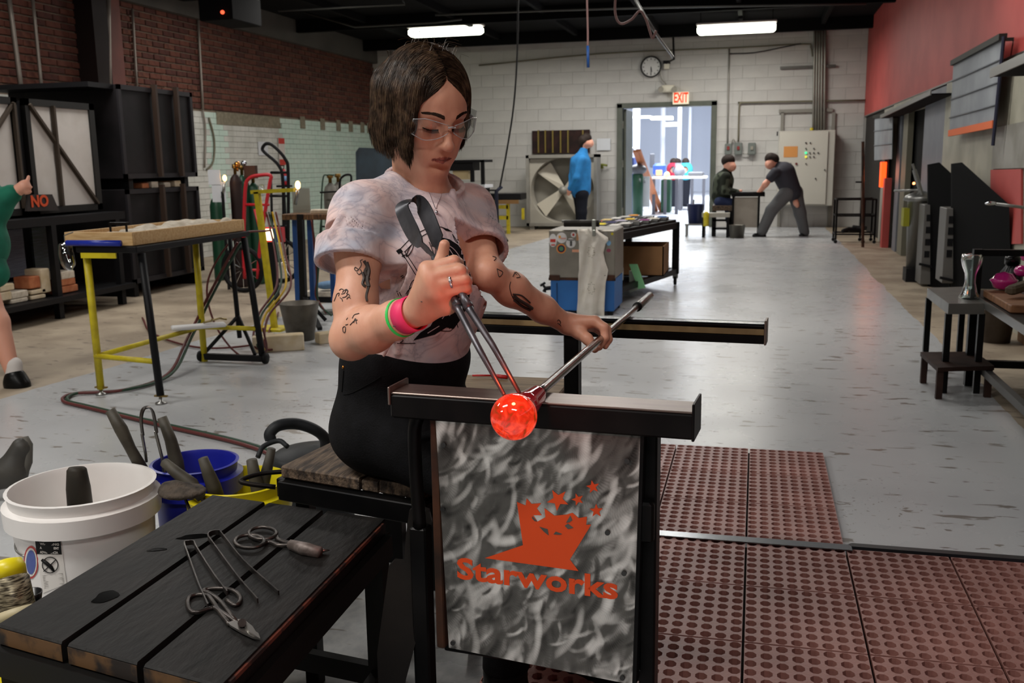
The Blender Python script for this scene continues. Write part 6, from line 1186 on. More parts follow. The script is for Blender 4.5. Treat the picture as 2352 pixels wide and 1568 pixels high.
XX0, XX1, ZZ0, ZZ1 = rc(1616, 486, 1627, 520, 14.2); t = thing('yellow_can', 'yellow spray can hanging at the end of the pale low bench', 'can', ((XX0+XX1)/2, 14.25, ZZ0)); MB().lathe(((XX0+XX1)/2, 14.265, ZZ0), [(.04, 0), (.04, ZZ1-ZZ0-.03), (.02, ZZ1-ZZ0)], 14).build('body', yel, t, True)
XX0, XX1, ZZ0, ZZ1 = rc(1677, 517, 1708, 545, 14.2); tag(MB().lathe(((XX0+XX1)/2, 14.25, 0), [(.10, 0), (.115, ZZ1), (.12, ZZ1), (.108, ZZ1-.005), (.095, .01)], 20).build('steel_pot', mat('old_pot', '#77746c', .35, .8), smooth=True), 'dented steel pot on the floor below the pale side panel', 'pot')
# ================================================================ the room beyond the doorway
ofl = struct(MB().bx(-12, 8, YW+.1, 36.2, -.1, 0).build('floor_outer', mat('outer_floor', '#c4c7d0', .25, c2='#d2d5dc', ns=2))); struct(MB().bx(-12, 8, 36, 36.2, 0, 4.3).build('wall_outer', mat('outer_wall', '#c2c7d4', .8))); struct(MB().bx(-12, 8, YW+.2, 40, 4.25, 4.4).build('ceiling_outer', mat('outer_ceiling', '#55555c', .9)))
struct(MB().bx(-12, -11.9, YW, 40, 0, 4.3).bx(8, 8.1, YW, 40, 0, 4.3).build('wall_outer_side', mat('outer_wall')))
struct(MB().bx(-12, 8, 30, 30.4, 2.9, 4.25).build('beam_outer', mat('outer_beam', '#4a4a50', .8)))
wcol = mat('white_column', '#c9ccd6', .6)
for px0, px1, Y, k in ((1453, 1470, 22, 1), (1517, 1528, 26, 2), (1556, 1565, 30, 3), (1580, 1588, 33, 4)): X0, X1, Z0, Z1 = rc(px0, 250, px1, 400, Y); struct(MB().cyl(((X0+X1)/2, Y, 0), ((X0+X1)/2, Y, 4.3), (X1-X0)/2, 16).build('column_%d' % k, wcol, smooth=True))
for x0, x1, y0, y1, Y in ((1494, 1520, 267, 274, 24), (1525, 1544, 267, 274, 27), (1526, 1559, 281, 289, 25), (1440, 1494, 266, 271, 21)):
    tag(rb(MB(), x0, y0, x1, y1, Y, .3).build('ceiling_lamp', mat('far_lamp', '#ffffff', .5, emit='#fff4d0', es=4.5) if x0 > 1450 else mat('far_lamp_blue', '#ffffff', .5, emit='#cfe0ff', es=1.6)), {1494: 'glowing lamp in the far room, left of the white column', 1525: 'glowing lamp in the far room, right of the white column', 1526: 'lowest glowing lamp in the far room', 1440: 'bluish lamp at the left of the far room doorway view'}[x0], 'lamp')
for k, (q0, q1) in enumerate((((1460, 347), (1508, 484)), ((1466, 345), (1520, 484)))): tag(MB().bar(YP(q0[0], q0[1], 17.9), ZP(q1[0]-1, q1[1], 0.01), .09, .04, (0, 1, 0)).build('timber_board', mat('orange_timber', '#a8653a', .6, c2='#8c5030', ns=5, stretch=(8, 8, 1))), ('left' if k == 0 else 'right')+' of two brown timber boards leaning inside the doorway', 'board')
def far(nm, x0, y0, x1, y1, Y, m, lab, cat, dep=.4, floor_=False):
    X0, X1, Z0, Z1 = rc(x0, y0, x1, y1, Y); return tag(MB().bx(X0, X1, Y, Y+dep, 0 if floor_ else Z0, Z1, .02).build(nm, m), lab, cat)
for x0, x1, y, Y, lb in ((1496, 1560, 408, 20.5, 'long white table left in the far room'), (1558, 1622, 407, 22, 'long white table right in the far room')):
    X0, X1, Z0, Z1 = rc(x0, y-2, x1, y+3, Y); t = thing('far_table', lb, 'table', ((X0+X1)/2, Y, 0)); MB().bx(X0, X1, Y, Y+.8, Z0, Z1).build('top', mat('bright_top', '#e9e6de', .35), t)
    for x in (X0+.05, (X0+X1)/2, X1-.05): MB().bx(x-.03, x+.03, Y, Y+.06, 0, Z0).build('leg', mat('grey_leg', '#5b5b62', .5), t)
def lump(nm, px, py, rx, rz, Y, m, lab, cat): c = YP(px, py, Y); return tag(MB().sph(c, (rx, rx, rz), 14, 10).build(nm, m, smooth=True), lab, cat)
bm1 = thing('blue_machine', 'blue furnace machine with orange opening on the far white table', 'machine', YP(1512, 405, 21)); X0, X1, Z0, Z1 = rc(1499, 375, 1527, 404, 21); MB().bx(X0, X1, 21, 21.4, Z0, Z1, .05).build('case', mat('machine_blue', '#3b58a8', .5), bm1); rb(MB(), 1506, 390, 1521, 403, 20.98, .03, .01).build('opening', mat('peach', '#c9a07a', .6), bm1)
far('blue_cabinet', 1440, 360, 1455, 403, 19, mat('machine_blue'), 'tall blue cabinet at the left edge inside the doorway', 'cabinet', .5, True); far('white_box', 1441, 338, 1456, 352, 20, mat('paper'), 'small white box high at left inside the doorway', 'box')
dg = thing('green_drum', 'dark green drum with grey motor on top inside the doorway', 'drum', base(YP(1462, 480, 18.3))); X0, X1, Z0, Z1 = rc(1450, 402, 1474, 475, 18.3); MB().lathe(((X0+X1)/2, 18.5, 0), [(.1, 0), (.1, Z1), (.08, Z1+.02)], 18).build('barrel', grt, dg, True); MB().sph(((X0+X1)/2, 18.5, Z1+.10), (.17, .15, .1), 12, 8).build('motor', mat('motor_grey', '#55565c', .5), dg, True); rb(MB(), 1471, 405, 1492, 475, 18.6, .03).build('white_guard', mat('paper'), dg)
for q in ((1470, 410, 1478, 484), (1480, 410, 1490, 478)): MB().tube([YP(q[0], q[1], 18.1), ZP(q[2], q[3], .01)], .012, 6).build('prop_leg', alu, dg)
far('green_bin', 1518, 412, 1540, 450, 21.2, grt, 'dark green bin under the far white table', 'bin', .4, True); far('grey_bin', 1552, 412, 1566, 446, 22.5, mat('motor_grey'), 'grey bin under the far right table', 'bin', .4, True)
lump('grey_sphere', 1561, 394, .12, .14, 21.5, mat('bin_grey', '#8d8f98', .4), 'pale grey rounded object between the two far visitors', 'object'); lump('yellow_glow', 1532, 402, .06, .07, 20.4, mat('warm_glow', '#ffe08a', .5, emit='#ffe08a', es=1.5), 'small glowing yellow lamp on the far white table', 'lamp')
far('dark_machine', 1580, 395, 1615, 405, 22.2, mat('motor_grey'), 'low dark machine on the far right table', 'machine', .5); far('tall_chair_back', 1492, 352, 1503, 385, 22, mat('motor_grey'), 'slanted dark chair back in the far room', 'chair', .1)
for px, m, lb in ((1547, mat('far_red', '#9c2038', .8), 'visitor in a dark red top in the far room'), (1575, mat('far_teal', '#3aa0b0', .8), 'visitor in a teal top in the far room'), (1556, mat('far_grey', '#77787f', .8), 'visitor in grey behind the tables in far room')):
    g2 = lambda x, y, o=0.: YP(x, y, 24)+np.array([0, o, 0]); JF = dict(hd=g2(px, 374), nk=g2(px, 381), ch=g2(px, 388), pl=g2(px, 402), h1=g2(px-3, 404), h2=g2(px+3, 404)); a1 = np.array([JF['h1'][0], 24, .06]); a2 = np.array([JF['h2'][0], 24, .06])
    fig('person', lb, JF, [('hd', 'nk', .085, .05), ('ch', 'pl', .12, .12), ('h1', a1, .08, .04), ('h2', a2, .08, .04)], [('top', [('nk', 'ch', .07, .16), ('ch', 'pl', .17, .15)], m), ('trousers', [('h1', a1, .09, .06), ('h2', a2, .09, .06)], navy), ('hair', [(g2(px, 371), g2(px, 372), .09, .09)], hairdark)], (JF['pl'][0], 24, 0), h=.035)
area_light('far_room_fill', (-2.2, 27, 2.0), 2.5, 2, 260, (.85, .92, 1), (radians(100), 0, 0))  # unseen fill panel added to brighten the far room, no window behind it
# ================================================================ blue chest with stickers and towel, rolling colour table
CY = 6.9; bx_ = lambda x0, y0, x1, y1, Y, d, b=0., mb=None: rb(mb or MB(), x0, y0, x1, y1, Y, d, b)
chest = thing('steel_chest', 'steel box with round stickers above and blue painted lower half, towel clipped on it', 'box', base(YP(1337, 720, CY+.2)))
X0, X1, Z0, Z1 = rc(1261, 528, 1413, 640, CY); ZB = rc(1263, 640, 1412, 722, CY)[3]
MB().bx(X0, X1, CY, CY+.45, ZB, Z1, .008).build('upper_case', mat('bare_steel', '#8a857b', .45, .5, c2='#7b766d', ns=5), chest); MB().bx(X0+.008, X1-.006, CY+.004, CY+.45, .03, ZB, .006).build('lower_case', mat('chest_blue', '#2369b0', .45, c2='#1e5fa4', ns=4), chest)
MB().bx(X0-.004, X1+.004, CY-.006, CY, ZB-.012, ZB+.006).build('rust_seam', rust, chest); bx_(1278, 650, 1280, 722, CY-.003, .01).build('panel_seam', mat('seam_blue', '#123a66', .6), chest)
for px in (1261, 1388): bx_(px, 632, px+24, 644, CY-.012, .014).build('corner_plate', rust, chest)
for px in (1270, 1400): x = YP(px, 700, CY)[0]; MB().bx(x-.02, x+.02, CY+.02, CY+.06, 0, .03).bx(x-.02, x+.02, CY+.38, CY+.42, 0, .03).build('foot', blk, chest)
def disc(px, py, rx, ry, m, nm, off=.002, par=chest):
    c = YP(px, py, CY-off); k = CY/2217*1.03; return MB().prism([c+np.array([cos(a)*rx*k, 0, sin(a)*ry*k]) for a in np.linspace(0, 2*pi, 25)[:-1]], (0, .002, 0)).build(nm, m, par)
stw = mat('sticker_white', '#dcdad8', .5); sr = mat('sticker_red', '#c0392f', .5)
s1 = disc(1270, 552, 9, 15, stw, 'sticker'); bx_(1264, 549, 1276, 556, CY-.004, .001).build('sticker_print', sr, s1); bx_(1266, 561, 1275, 564, CY-.004, .001).build('sticker_print', sr, s1)
s2 = disc(1290, 546, 12, 12, stw, 'sticker'); bx_(1283, 541, 1288, 547, CY-.004, .001).build('sticker_print', mat('sticker_orange', '#e09a3c', .5), s2); bx_(1288, 546, 1300, 549, CY-.004, .001).build('sticker_print', mat('sticker_pink', '#cf9a90', .5), s2)
s3 = disc(1311, 558, 11, 11, stw, 'sticker'); bx_(1309, 553, 1314, 565, CY-.004, .001).build('sticker_print', mat('sticker_dark', '#4c4a48', .5), s3); bx_(1303, 550, 1319, 552, CY-.004, .001).build('sticker_print', mat('sticker_dark'), s3)
s4 = disc(1289, 571, 11, 11, mat('sticker_orange'), 'sticker'); disc(1289, 571, 9, 9, sr, 'sticker_ring', .004, s4); disc(1289, 571, 8, 8, mat('sticker_navy', '#25203a', .5), 'sticker_ring', .006, s4); disc(1289, 571, 5, 5, mat('sticker_green', '#4f7d58', .5), 'sticker_ring', .008, s4)
s5 = disc(1317, 539, 6, 6, stw, 'sticker'); disc(1317, 539, 2.5, 3, sr, 'sticker_print', .004, s5); bx_(1314, 573, 1330, 579, CY-.003, .002).build('sticker', mat('sticker_peach', '#e0a080', .5), chest); bx_(1324, 536, 1331, 552, CY-.003, .002).build('sticker', mat('sticker_tan', '#c08a60', .5), chest)
disc(1398, 558, 5, 6, mat('sticker_blue', '#7fb2d8', .5), 'sticker'); disc(1398, 575, 5, 4, mat('sticker_maroon', '#8a3a50', .5), 'sticker'); disc(1390, 538, 5, 5, mat('sticker_grey', '#8f8c86', .5), 'sticker'); disc(1406, 537, 3, 3, yel, 'sticker')
vl = thing('drain_valve', 'black T-handled drain valve on the left side of the blue box', 'valve', YP(1255, 665, CY+.2)); MB().tube([YP(1276, 660, CY+.2), YP(1253, 662, CY+.2), YP(1250, 670, CY+.2)], .016, 8).tube([YP(1253, 662, CY+.2), YP(1247, 654, CY+.2)], .01, 8).build('body', blk, vl, True); MB().tube([YP(1241, 656, CY+.2), YP(1252, 649, CY+.2)], .009, 8).build('handle', blk, vl, True)
# towel
prof = [(526, 1326, 1370), (532, 1326, 1376), (545, 1329, 1396), (552, 1329, 1398), (560, 1330, 1391), (580, 1330, 1386), (600, 1330, 1390), (620, 1330, 1397), (632, 1328, 1395), (650, 1328, 1391), (690, 1327, 1389), (727, 1324, 1388)]
V = []; Fc = []; nc = 18
for lay in (0, 1):
    for i, (y, a, b) in enumerate(prof):
        for k in range(nc+1): u = k/nc; p = YP(a+(b-a)*u, y, CY-.03-.012*sin(u*9+i*.35)-.008*sin(u*17+i)+lay*.008); V.append(p)
nn = (nc+1)*len(prof)
for i in range(len(prof)-1):
    for k in range(nc): q = i*(nc+1)+k; Fc.append((q, q+1, q+nc+2, q+nc+1)); Fc.append((q+nn, q+nn+nc+1, q+nn+nc+2, q+nn+1))
for i in range(len(prof)-1): a = i*(nc+1); b = a+nc; Fc += [(a, a+nc+1, a+nn+nc+1, a+nn), (b, b+nn, b+nn+nc+1, b+nc+1)]
for k in range(nc): Fc += [(k, k+nn, k+nn+1, k+1), (nn-nc-1+k, nn-nc+k, 2*nn-nc+k, 2*nn-nc-1+k)]
tw = thing('towel', 'white stained towel hanging in front of the blue and steel box', 'towel', YP(1357, 727, CY-.03)); link_mesh('cloth', V, Fc, mat('towel_white', '#e2dcd2', .9, c2='#d6cfc2', ns=12, bump=.4, bs=80), tw, True)
pm_ = mat('faded_print', '#8c8672', .9)
for cy in (578, 662):
    mb = MB()
    for k in range(16): a = k*.42; r_ = 9 if k % 2 else 7; mb.tube([YP(1358+cos(a)*r_*.9, cy+sin(a)*r_*1.5, CY-.052), YP(1358+cos(a+.25)*r_*.9, cy+sin(a+.25)*r_*1.5, CY-.052)], .0022, 5)
    stuff(mb.build('faded_emblem', pm_, tw))
cl = thing('spring_clip', 'pale metal clip holding the white towel at the top', 'clip', YP(1364, 542, CY-.05)); bx_(1359, 504, 1368, 530, CY-.07, .02, .004).build('upper_jaw', mat('clip_metal', '#8e9088', .4, .6), cl); bx_(1360, 528, 1368, 543, CY-.075, .02, .004).build('lower_jaw', mat('clip_metal'), cl)
ro = thing('black_roller', 'dark roller lying along the near end of the rolling colour table', 'roller', YP(1335, 518, CY)); MB().cyl(YP(1296, 513, CY), YP(1376, 513, CY), .024, 18).build('sleeve', mat('dark_roller', '#1d1915', .6), ro, True); MB().cyl(YP(1291, 508, CY), YP(1380, 508, CY+.0), .010, 10).build('axle', alu, ro, True)
# colour table
ct = thing('rolling_table', 'black steel table on casters carrying trays of coloured glass powder', 'table', (-1.1, 7.9, 0)); ZT = .585
qt = lambda px, py: ZP(px, py, ZT)
c1, c2_, c3, c4 = qt(1300, 514), qt(1420, 526), qt(1551, 500), qt(1440, 488); c2_ = np.array([c2_[0], 7.45, ZT]); c1 = np.array([-1.47, 7.75, ZT]); c3 = np.array([-.69, 8.75, ZT]); c4 = np.array([-1.17, 9.2, ZT]); c2_ = np.array([-1.03, 7.35, ZT])
MB().prism([c1, c2_, c3, c4], (0, 0, -.025)).build('top', steel, ct)
for p, q in ((c1, c2_), (c2_, c3), (c3, c4), (c4, c1)): MB().bar(p-[0, 0, .05], q-[0, 0, .05], .05, .055, bev=.003).build('apron', steel, ct); MB().bar(np.array([p[0], p[1], .125]), np.array([q[0], q[1], .125]), .05, .05, bev=.003).build('lower_rail', steel, ct)
for p in (c1, c2_, c3, c4):
    MB().bx(p[0]-.03, p[0]+.03, p[1]-.03, p[1]+.03, .10, ZT-.02, .003).build('leg', steel, ct); cs = MB().bx(p[0]-.022, p[0]+.022, p[1]-.02, p[1]+.02, .06, .10).build('caster', alu, ct); MB().cyl((p[0]-.012, p[1]-.015, .04), (p[0]+.012, p[1]-.015, .04), .038, 18).build('caster_wheel', rubber, cs, True)
MB().prism([np.array([*p[:2], .10]) for p in (c1, c2_, c3, c4)], (0, 0, .012)).build('lower_shelf', steel, ct)
rr3 = random.Random(11); cols = ['#e8622a', '#e9d53a', '#d8d6cf', '#c23a2b', '#3c3a66', '#d8d6cf', '#e2c98a', '#b9b4c8', '#5a5550', '#f0efe8', '#e9c53a', '#8a3f7a', '#d8d6cf', '#2d2d33', '#e6e0d0', '#efa23a', '#cfd4d8', '#3f6ea8']
i = 0
for v in range(6):
    for u in range(3):
        p = quad([c1, c2_, c3, c4], .10+u*.30, .04+v*.158); q = quad([c1, c2_, c3, c4], .10+u*.30+.25, .04+v*.158+.13); cx_, cy_ = (p[0]+q[0])/2, (p[1]+q[1])/2; w, h = .052, .095
        names_ = ['orange', 'bright yellow', 'white', 'red', 'indigo', 'pale grey', 'sand coloured', 'lilac', 'brown grey', 'bright white', 'golden', 'purple', 'off-white', 'black', 'cream', 'amber', 'silver grey', 'blue']
        t = thing('powder_tray', 'shallow tray of %s glass powder on the rolling table' % names_[i], 'tray', (cx_, cy_, ZT), 'glass powder trays on the rolling table'); MB().bx(cx_-w, cx_+w, cy_-h, cy_+h, ZT, ZT+.006).bx(cx_-w, cx_+w, cy_-h, cy_-h+.006, ZT, ZT+.028).bx(cx_-w, cx_+w, cy_+h-.006, cy_+h, ZT, ZT+.028).bx(cx_-w, cx_-w+.006, cy_-h, cy_+h, ZT, ZT+.028).bx(cx_+w-.006, cx_+w, cy_-h, cy_+h, ZT, ZT+.028).build('pan', mat('pan_steel', '#9a9a98', .3, .8), t); MB().box((cx_, cy_, ZT+.015), (2*w-.016, 2*h-.016, .034), None, .012).build('powder', mat('powder'+cols[i], cols[i], .9), t); i += 1
X0, X1, Z0, Z1 = rc(1447, 566, 1524, 650, 8.1); box = thing('cardboard_box', 'open brown cardboard box on the lower shelf of the rolling table', 'box', ((X0+X1)/2, 8.3, .15)); cb = mat('cardboard', '#7d5a38', .85, c2='#8a6540', ns=4)
X0 = -1.22; Z0 = .152
MB().bx(X0, X1, 8.1, 8.11, Z0, Z1).bx(X0, X1, 8.6, 8.61, Z0, Z1).bx(X0, X0+.01, 8.1, 8.6, Z0, Z1).bx(X1-.01, X1, 8.1, 8.6, Z0, Z1).bx(X0, X1, 8.1, 8.6, Z0, Z0+.01).build('carton', cb, box); MB().bar(((X0+.01), 8.1, Z1), ((X0+.01), 8.58, Z1-.0), .004, .10).build('flap', cb, box)
gs = tag(MB().prism([YP(1445, 607, 7.75), YP(1463, 607, 7.75), YP(1482, 661, 7.75), YP(1466, 664, 7.75)], (0, .03, 0)).build('green_sheet', mat('mint_green', '#7fc08a', .6)), 'slanted mint green sheet leaning against the cardboard box', 'sheet'); tag(MB().prism([YP(1445, 622, 7.8), YP(1452, 622, 7.8), YP(1468, 664, 7.8), YP(1446, 672, 7.8)], (0, .05, 0)).build('clear_bag', mat('pale_plastic', '#b9c2b4', .4)), 'pale plastic bag beside the mint green sheet', 'bag')
tag(MB().bx(*rc(1412, 616, 1430, 664, 7.7)[:2], 7.7, 7.75, .16, rc(1412, 616, 1430, 664, 7.7)[3]).build('white_sheet', mat('paper')), 'white sheet on the lower shelf just right of the blue box', 'sheet')
# ================================================================ right wall, furnaces
def xs(pts, X, th, m, nm, parent=None): return MB().prism([XP(a, b, X) for a, b in pts], (th, 0, 0)).build(nm, m, parent)
grey_s = mat('grey_sheet', '#7d8087', .5, .3, c2='#6f737b', ns=3)
bd = thing('furnace_front', 'row of grey sheet metal furnace doors and posts under the red wall', 'furnace', (XR, 10, 0))
X_ = XR-.015
def xb(y0, y1, z0, z1, m, nm, X0=X_, th=.06, b=0): return MB().bx(X0, X0+th, y0, y1, z0, z1, b).build(nm, m, bd)
xb(13.0, 13.9, 0, 1.72, mat('furn_white', '#9a968c', .6), 'end_post'); xb(9.5, 10.6, 0, 1.72, grey_s, 'grey_door_leaf'); xb(7.6, 9.35, .0, 1.74, mat('cream_sheet'), 'cream_panel'); xb(4.0, 7.6, .0, 1.74, mat('cream_sheet'), 'cream_panel')
xb(10.6, 13.0, 1.60, 1.74, cream, 'header', X_, .08); xb(12.2, 12.5, 0, 1.6, grey_s, 'post'); xb(11.7, 12.05, 0, 1.6, mat('olive_sheet', '#6e6b5c', .6), 'post'); xb(9.35, 9.5, 0, 1.74, mat('cream_sheet'), 'post')
xb(13.9, 16.5, 0, 1.74, mat('furn_dark', '#2d2a28', .7), 'bay_shade_backing', XR+.02); xb(10.6, 13.9, 0, 1.74, mat('bay_shade_black', '#070707', .9), 'bay_shade_backing', XR+.07); xb(4.0, 16.5, 1.735, 1.75, alu, 'trim_edge', X_, .03)  # dark backing sheets stand in for the shade inside the open bay
rdm = mat('red_wall_paint'); 
for pts in ([(2275, 390), (2345, 388), (2345, 560), (2275, 560)],): xs(pts, XR-.03, .012, rdm, 'red_panel', bd)
xs([(2283, 293), (2420, 265), (2420, 383), (2277, 388)], XR-.028, .01, mat('grey_patch', '#8f8d86', .5, c2='#7a786f', ns=5), 'grey_patch', bd)
xs([(2250, 0), (2251, 0), (2251, 1), (2250, 1)], XR, .001, rdm, 'hinge', bd)
for (pts, lab, org, n_) in (([(2190, 145), (2304, 84), (2282, 292), (2180, 312)], 'large grey fabric roller shade with orange bottom edge on the red wall', True, 3), ([(2009, 268), (2050, 262), (2048, 365), (2008, 368)], 'small far grey fabric shade hanging above the glowing furnace opening', False, 2)):
    t = thing('roller_shade', lab, 'shade', XP(*pts[3], XR-.1)); P = [XP(a, b, XR-.1) for a, b in pts]
    MB().prism(P, (.006, 0, 0)).build('fabric', mat('shade_fabric', '#8f9499', .7, c2='#7f848a', ns=3), t)
    for k in range(1, n_+1): f = k/(n_+1); MB().tube([mix3(P[0], P[3], f)-[.006, 0, 0], mix3(P[1], P[2], f)-[.006, 0, 0]], .006, 6).build('fold', mat('shade_fold', '#6f7378', .7), t, True)
    MB().bar(P[0], P[1], .05, .04).build('headrail', mat('dark_rail', '#2f2e2a', .6), t); [MB().bar(mix3(P[0], P[1], f), mix3(P[0], P[1], f)+[.1, 0, 0], .03, .02).build('wall_bracket', mat('dark_rail'), t) for f in (.1, .9)]
    if org: MB().bar(P[3]+[0, 0, .02], P[2]+[0, 0, .02], .02, .05).build('bottom_bar', mat('orange_bar', '#d9652e', .6), t); MB().tube([P[1]-[0, .02, 0], P[2]-[0, .02, .12]], .012, 6).build('pull_cord', mat('navy_cord', '#22243a', .7), t)
def hood(pts, lab, dz):
    t = thing('heat_hood', lab, 'hood', pts[0]); mb = MB().prism(pts, (0, 0, .012)).build('canopy', black, t); MB().bar(np.array(pts[0])+[0, 0, .02], np.array(pts[1])+[0, 0, .02], .01, dz).build('front_edge', alu, t); return t
a = XP(2275, 177, 1.25); b = XP(2400, 122, 1.25); hood([a, b, np.array([XR, b[1], b[2]]), np.array([XR, a[1], a[2]])], 'black canopy with bright metal edge sticking out of the right wall', .05)
a = XP(2022, 272, 1.42); b = XP(2138, 218, 1.42); hood([a, b, np.array([XR, b[1], b[2]]), np.array([XR, a[1], a[2]])], 'smaller black canopy with grey edge at the far furnace', .04)
gf = thing('glowing_furnace', 'furnace bay with orange glow in the far corner by the red wall', 'furnace', (1.55, 13.3, 0)); MB().bx(1.52, 1.60, 12.75, 12.9, 0, .85).build('door_edge', rdm, gf); MB().bx(1.57, 1.60, 12.9, 13.3, .0, 1.3).build('lining', black, gf); hm2 = mat('furnace_glow', '#ff5a20', .6, emit='#ff4a18', es=1.6)
p0 = YP(2026, 372, 13.0); p1 = YP(2013, 430, 13.0); MB().bx(1.50, 1.56, 12.99, 13.15, p1[2], p0[2]).build('glow', hm2, gf)
ptl = bpy.data.lights.new('furnace_light', 'POINT'); ptl.energy = 1.5; ptl.color = (1, .25, .08); ptl.shadow_soft_size = .1; po = bpy.data.objects.new('furnace_light', ptl); COL.objects.link(po); po.location = (1.35, 12.9, .9)
ck2 = thing('tool_rack', 'small black steel rack on casters in front of the glowing furnace', 'rack', (1.25, 13.4, 0)); zt = .57
for x in (1.02, 1.36, 1.50):
    for y in (13.35, 13.75): MB().bx(x-.012, x+.012, y-.012, y+.012, .05, zt).build('post', steel, ck2); MB().sph((x, y, .025), .024, 8, 6).build('caster', rubber, ck2, True)
for z in (.12, .36, zt): MB().bar((1.02, 13.35, z), (1.5, 13.35, z), .02, .02).bar((1.02, 13.75, z), (1.5, 13.75, z), .02, .02).bar((1.02, 13.35, z), (1.02, 13.75, z), .02, .02).bar((1.5, 13.35, z), (1.5, 13.75, z), .02, .02).build('shelf_frame', steel, ck2)
tag(MB().tube([(1.12, 13.5, .15), (1.2, 13.6, .17), (1.35, 13.5, .16), (1.42, 13.62, .18), (1.25, 13.55, .2)], .03, 7).build('coiled_tool', blk, smooth=True), 'tangle of dark tools on the bottom shelf of the black rack', 'tool')
pst = thing('pipe_post', 'upright iron post with yoke holding a blowpipe by the furnace', 'post', base(YP(1985, 550, 13.0))); MB().cyl((YP(1985, 500, 12.8)[0], 12.8, 0), YP(1982, 325, 12.8), .018, 8).build('rod', rust, pst); MB().bar(YP(1965, 418, 12.8), YP(1982, 418, 12.8), .02, .02).build('arm', steel, pst)
# barrel machine and black shields
pw_ = thing('pipe_cooler', 'silver cone topped pipe cooler with a yellow side between furnace and black shields', 'machine', base(YP(2118, 650, 9.2))); cx = YP(2112, 500, 9.3)[0]; z1 = YP(2112, 462, 9.3)[2]; MB().lathe((cx, 9.3, 0), [(.09, .12), (.11, z1), (.15, z1+.01), (.13, z1+.05), (.04, z1+.09), (.03, z1+.09)], 18).build('drum', alu, pw_, True); MB().cyl((cx, 9.3, z1+.08), YP(2100, 390, 9.3), .02, 8).tube([YP(2122, 462, 9.2), YP(2096, 376, 9.2)], .012, 6).build('handle_rods', alu, pw_)
MB().bx(cx-.14, cx-.09, 9.25, 9.4, z1-.22, z1-.06).build('yellow_side', mat('olive_yellow', '#8c8a1c', .5), pw_); MB().bx(cx-.1, cx+.1, 9.2, 9.4, 0, .12).build('base', blk, pw_)
tag(MB().cyl(YP(2055, 438, 9.6), YP(2112, 436, 9.3), .012, 8).build('blowpipe', alu, smooth=True), 'thin blowpipe lying across the post yoke toward the cooler', 'blowpipe'); rgl = YP(2099, 421, 9.5); tag(MB().sph(rgl, .012, 8, 6).build('pilot_light', mat('pilot', '#ff7a40', .5, emit='#ff8a50', es=6), smooth=True), 'tiny orange pilot light in the dark furnace bay', 'light')
def shield(Y, pts, strip, lab):
    t = thing('heat_shield', lab, 'shield', base(YP(pts[0][0], 660, Y))); sl = 1.15/136 if Y < 8.5 else .4/60; P = [YP(a, b, Y-(a-pts[0][0])*sl) for a, b in pts]; P = [np.array([p[0], p[1], max(0, p[2])]) for p in P]; MB().prism(P, (0, .05, 0)).build('plate', mat('shield_black', '#050506', .8, spec=.1), t)
    X0, X1, Z0, Z1 = rc(*strip, Y-.02); s = MB().bx(X0, X1, Y-.03, Y+.25, max(.02, Z0), Z1, .004).build('slotted_edge', mat('shield_grey', '#6f6d6a', .5, .5), t)
    for f in (.35, .5, .65, .8): z = Z0+(Z1-Z0)*f; MB().bx(X0+.02, X1-.03, Y-.034, Y-.028, z, z+.055).build('slot', blk, s)
    MB().bar((X0-.02, Y-.05, .2), (X1+.02, Y-.05, .17), .02, .02).build('latch', blk, t)
shield(8.9, [(2132, 664), (2132, 378), (2158, 373), (2185, 398), (2185, 660)], (2118, 470, 2144, 655), 'farther black sloped heat shield with slotted grey edge'); shield(7.9, [(2186, 662), (2187, 376), (2210, 373), (2318, 470), (2322, 664)], (2168, 478, 2197, 650), 'nearer large black sloped heat shield with slotted grey edge')
tag(MB().prism([YP(2187, 378, 8.3), YP(2203, 377, 8.3), YP(2196, 684, 8.3), YP(2180, 684, 8.3)], (0, .02, 0)).build('dark_fin', mat('shield_black')), 'narrow black fin between the two sloped heat shields', 'shield')
tk = thing('gathering_rod', 'thin steel rod with clear glass gather entering from the right edge', 'rod', YP(2310, 470, 6.5)); MB().cyl(YP(2288, 468, 6.5), YP(2380, 480, 6.5), .010, 10).build('shaft', alu, tk, True); MB().sph(YP(2276, 467, 6.5), (.036, .012, .012), 12, 8).build('glass_gather', chrome, tk, True)
# ---- stools, vase and big table at right
ts = thing('tall_stool', 'tall grey metal topped stool carrying a glass vase', 'stool', (1.0, 5.2, 0)); zt = .43; q = [ZP(2130, 661, zt), ZP(2179, 697, zt), ZP(2262, 697, zt), ZP(2215, 658, zt)]
MB().prism([p-[0, 0, .05] for p in q], (0, 0, .05)).build('top', mat('worn_grey_top', '#6b6a66', .4, .5, c2='#7d7b75', ns=6), ts)
cq = sum(q)/4
for p in q: p2 = mix3(p, cq, .08); MB().bar((p2[0]-.0, p2[1], 0), (p2[0], p2[1], zt-.05), .028, .028, (0, 1, 0)).build('leg', steel, ts)
vs = thing('glass_vase', 'pale aqua hourglass shaped glass vase on the tall grey stool', 'vase', ZP(2226, 688, zt)); vc = ZP(2226, 686, zt); k = .205/90
MB().lathe(vc, [(.046, 0), (.048, .010), (.036, .03), (.024, .08), (.026, .12), (.040, .155), (.046, .185), (.044, .212), (.040, .214), (.041, .185), (.035, .158), (.021, .12), (.018, .08), (.02, .05)], 28).build('vase_body', mat('aqua_glass', '#e2f4f0', .05, trans=.97, ior=1.3, c2='#f2fbf8', ns=30), vs, True)
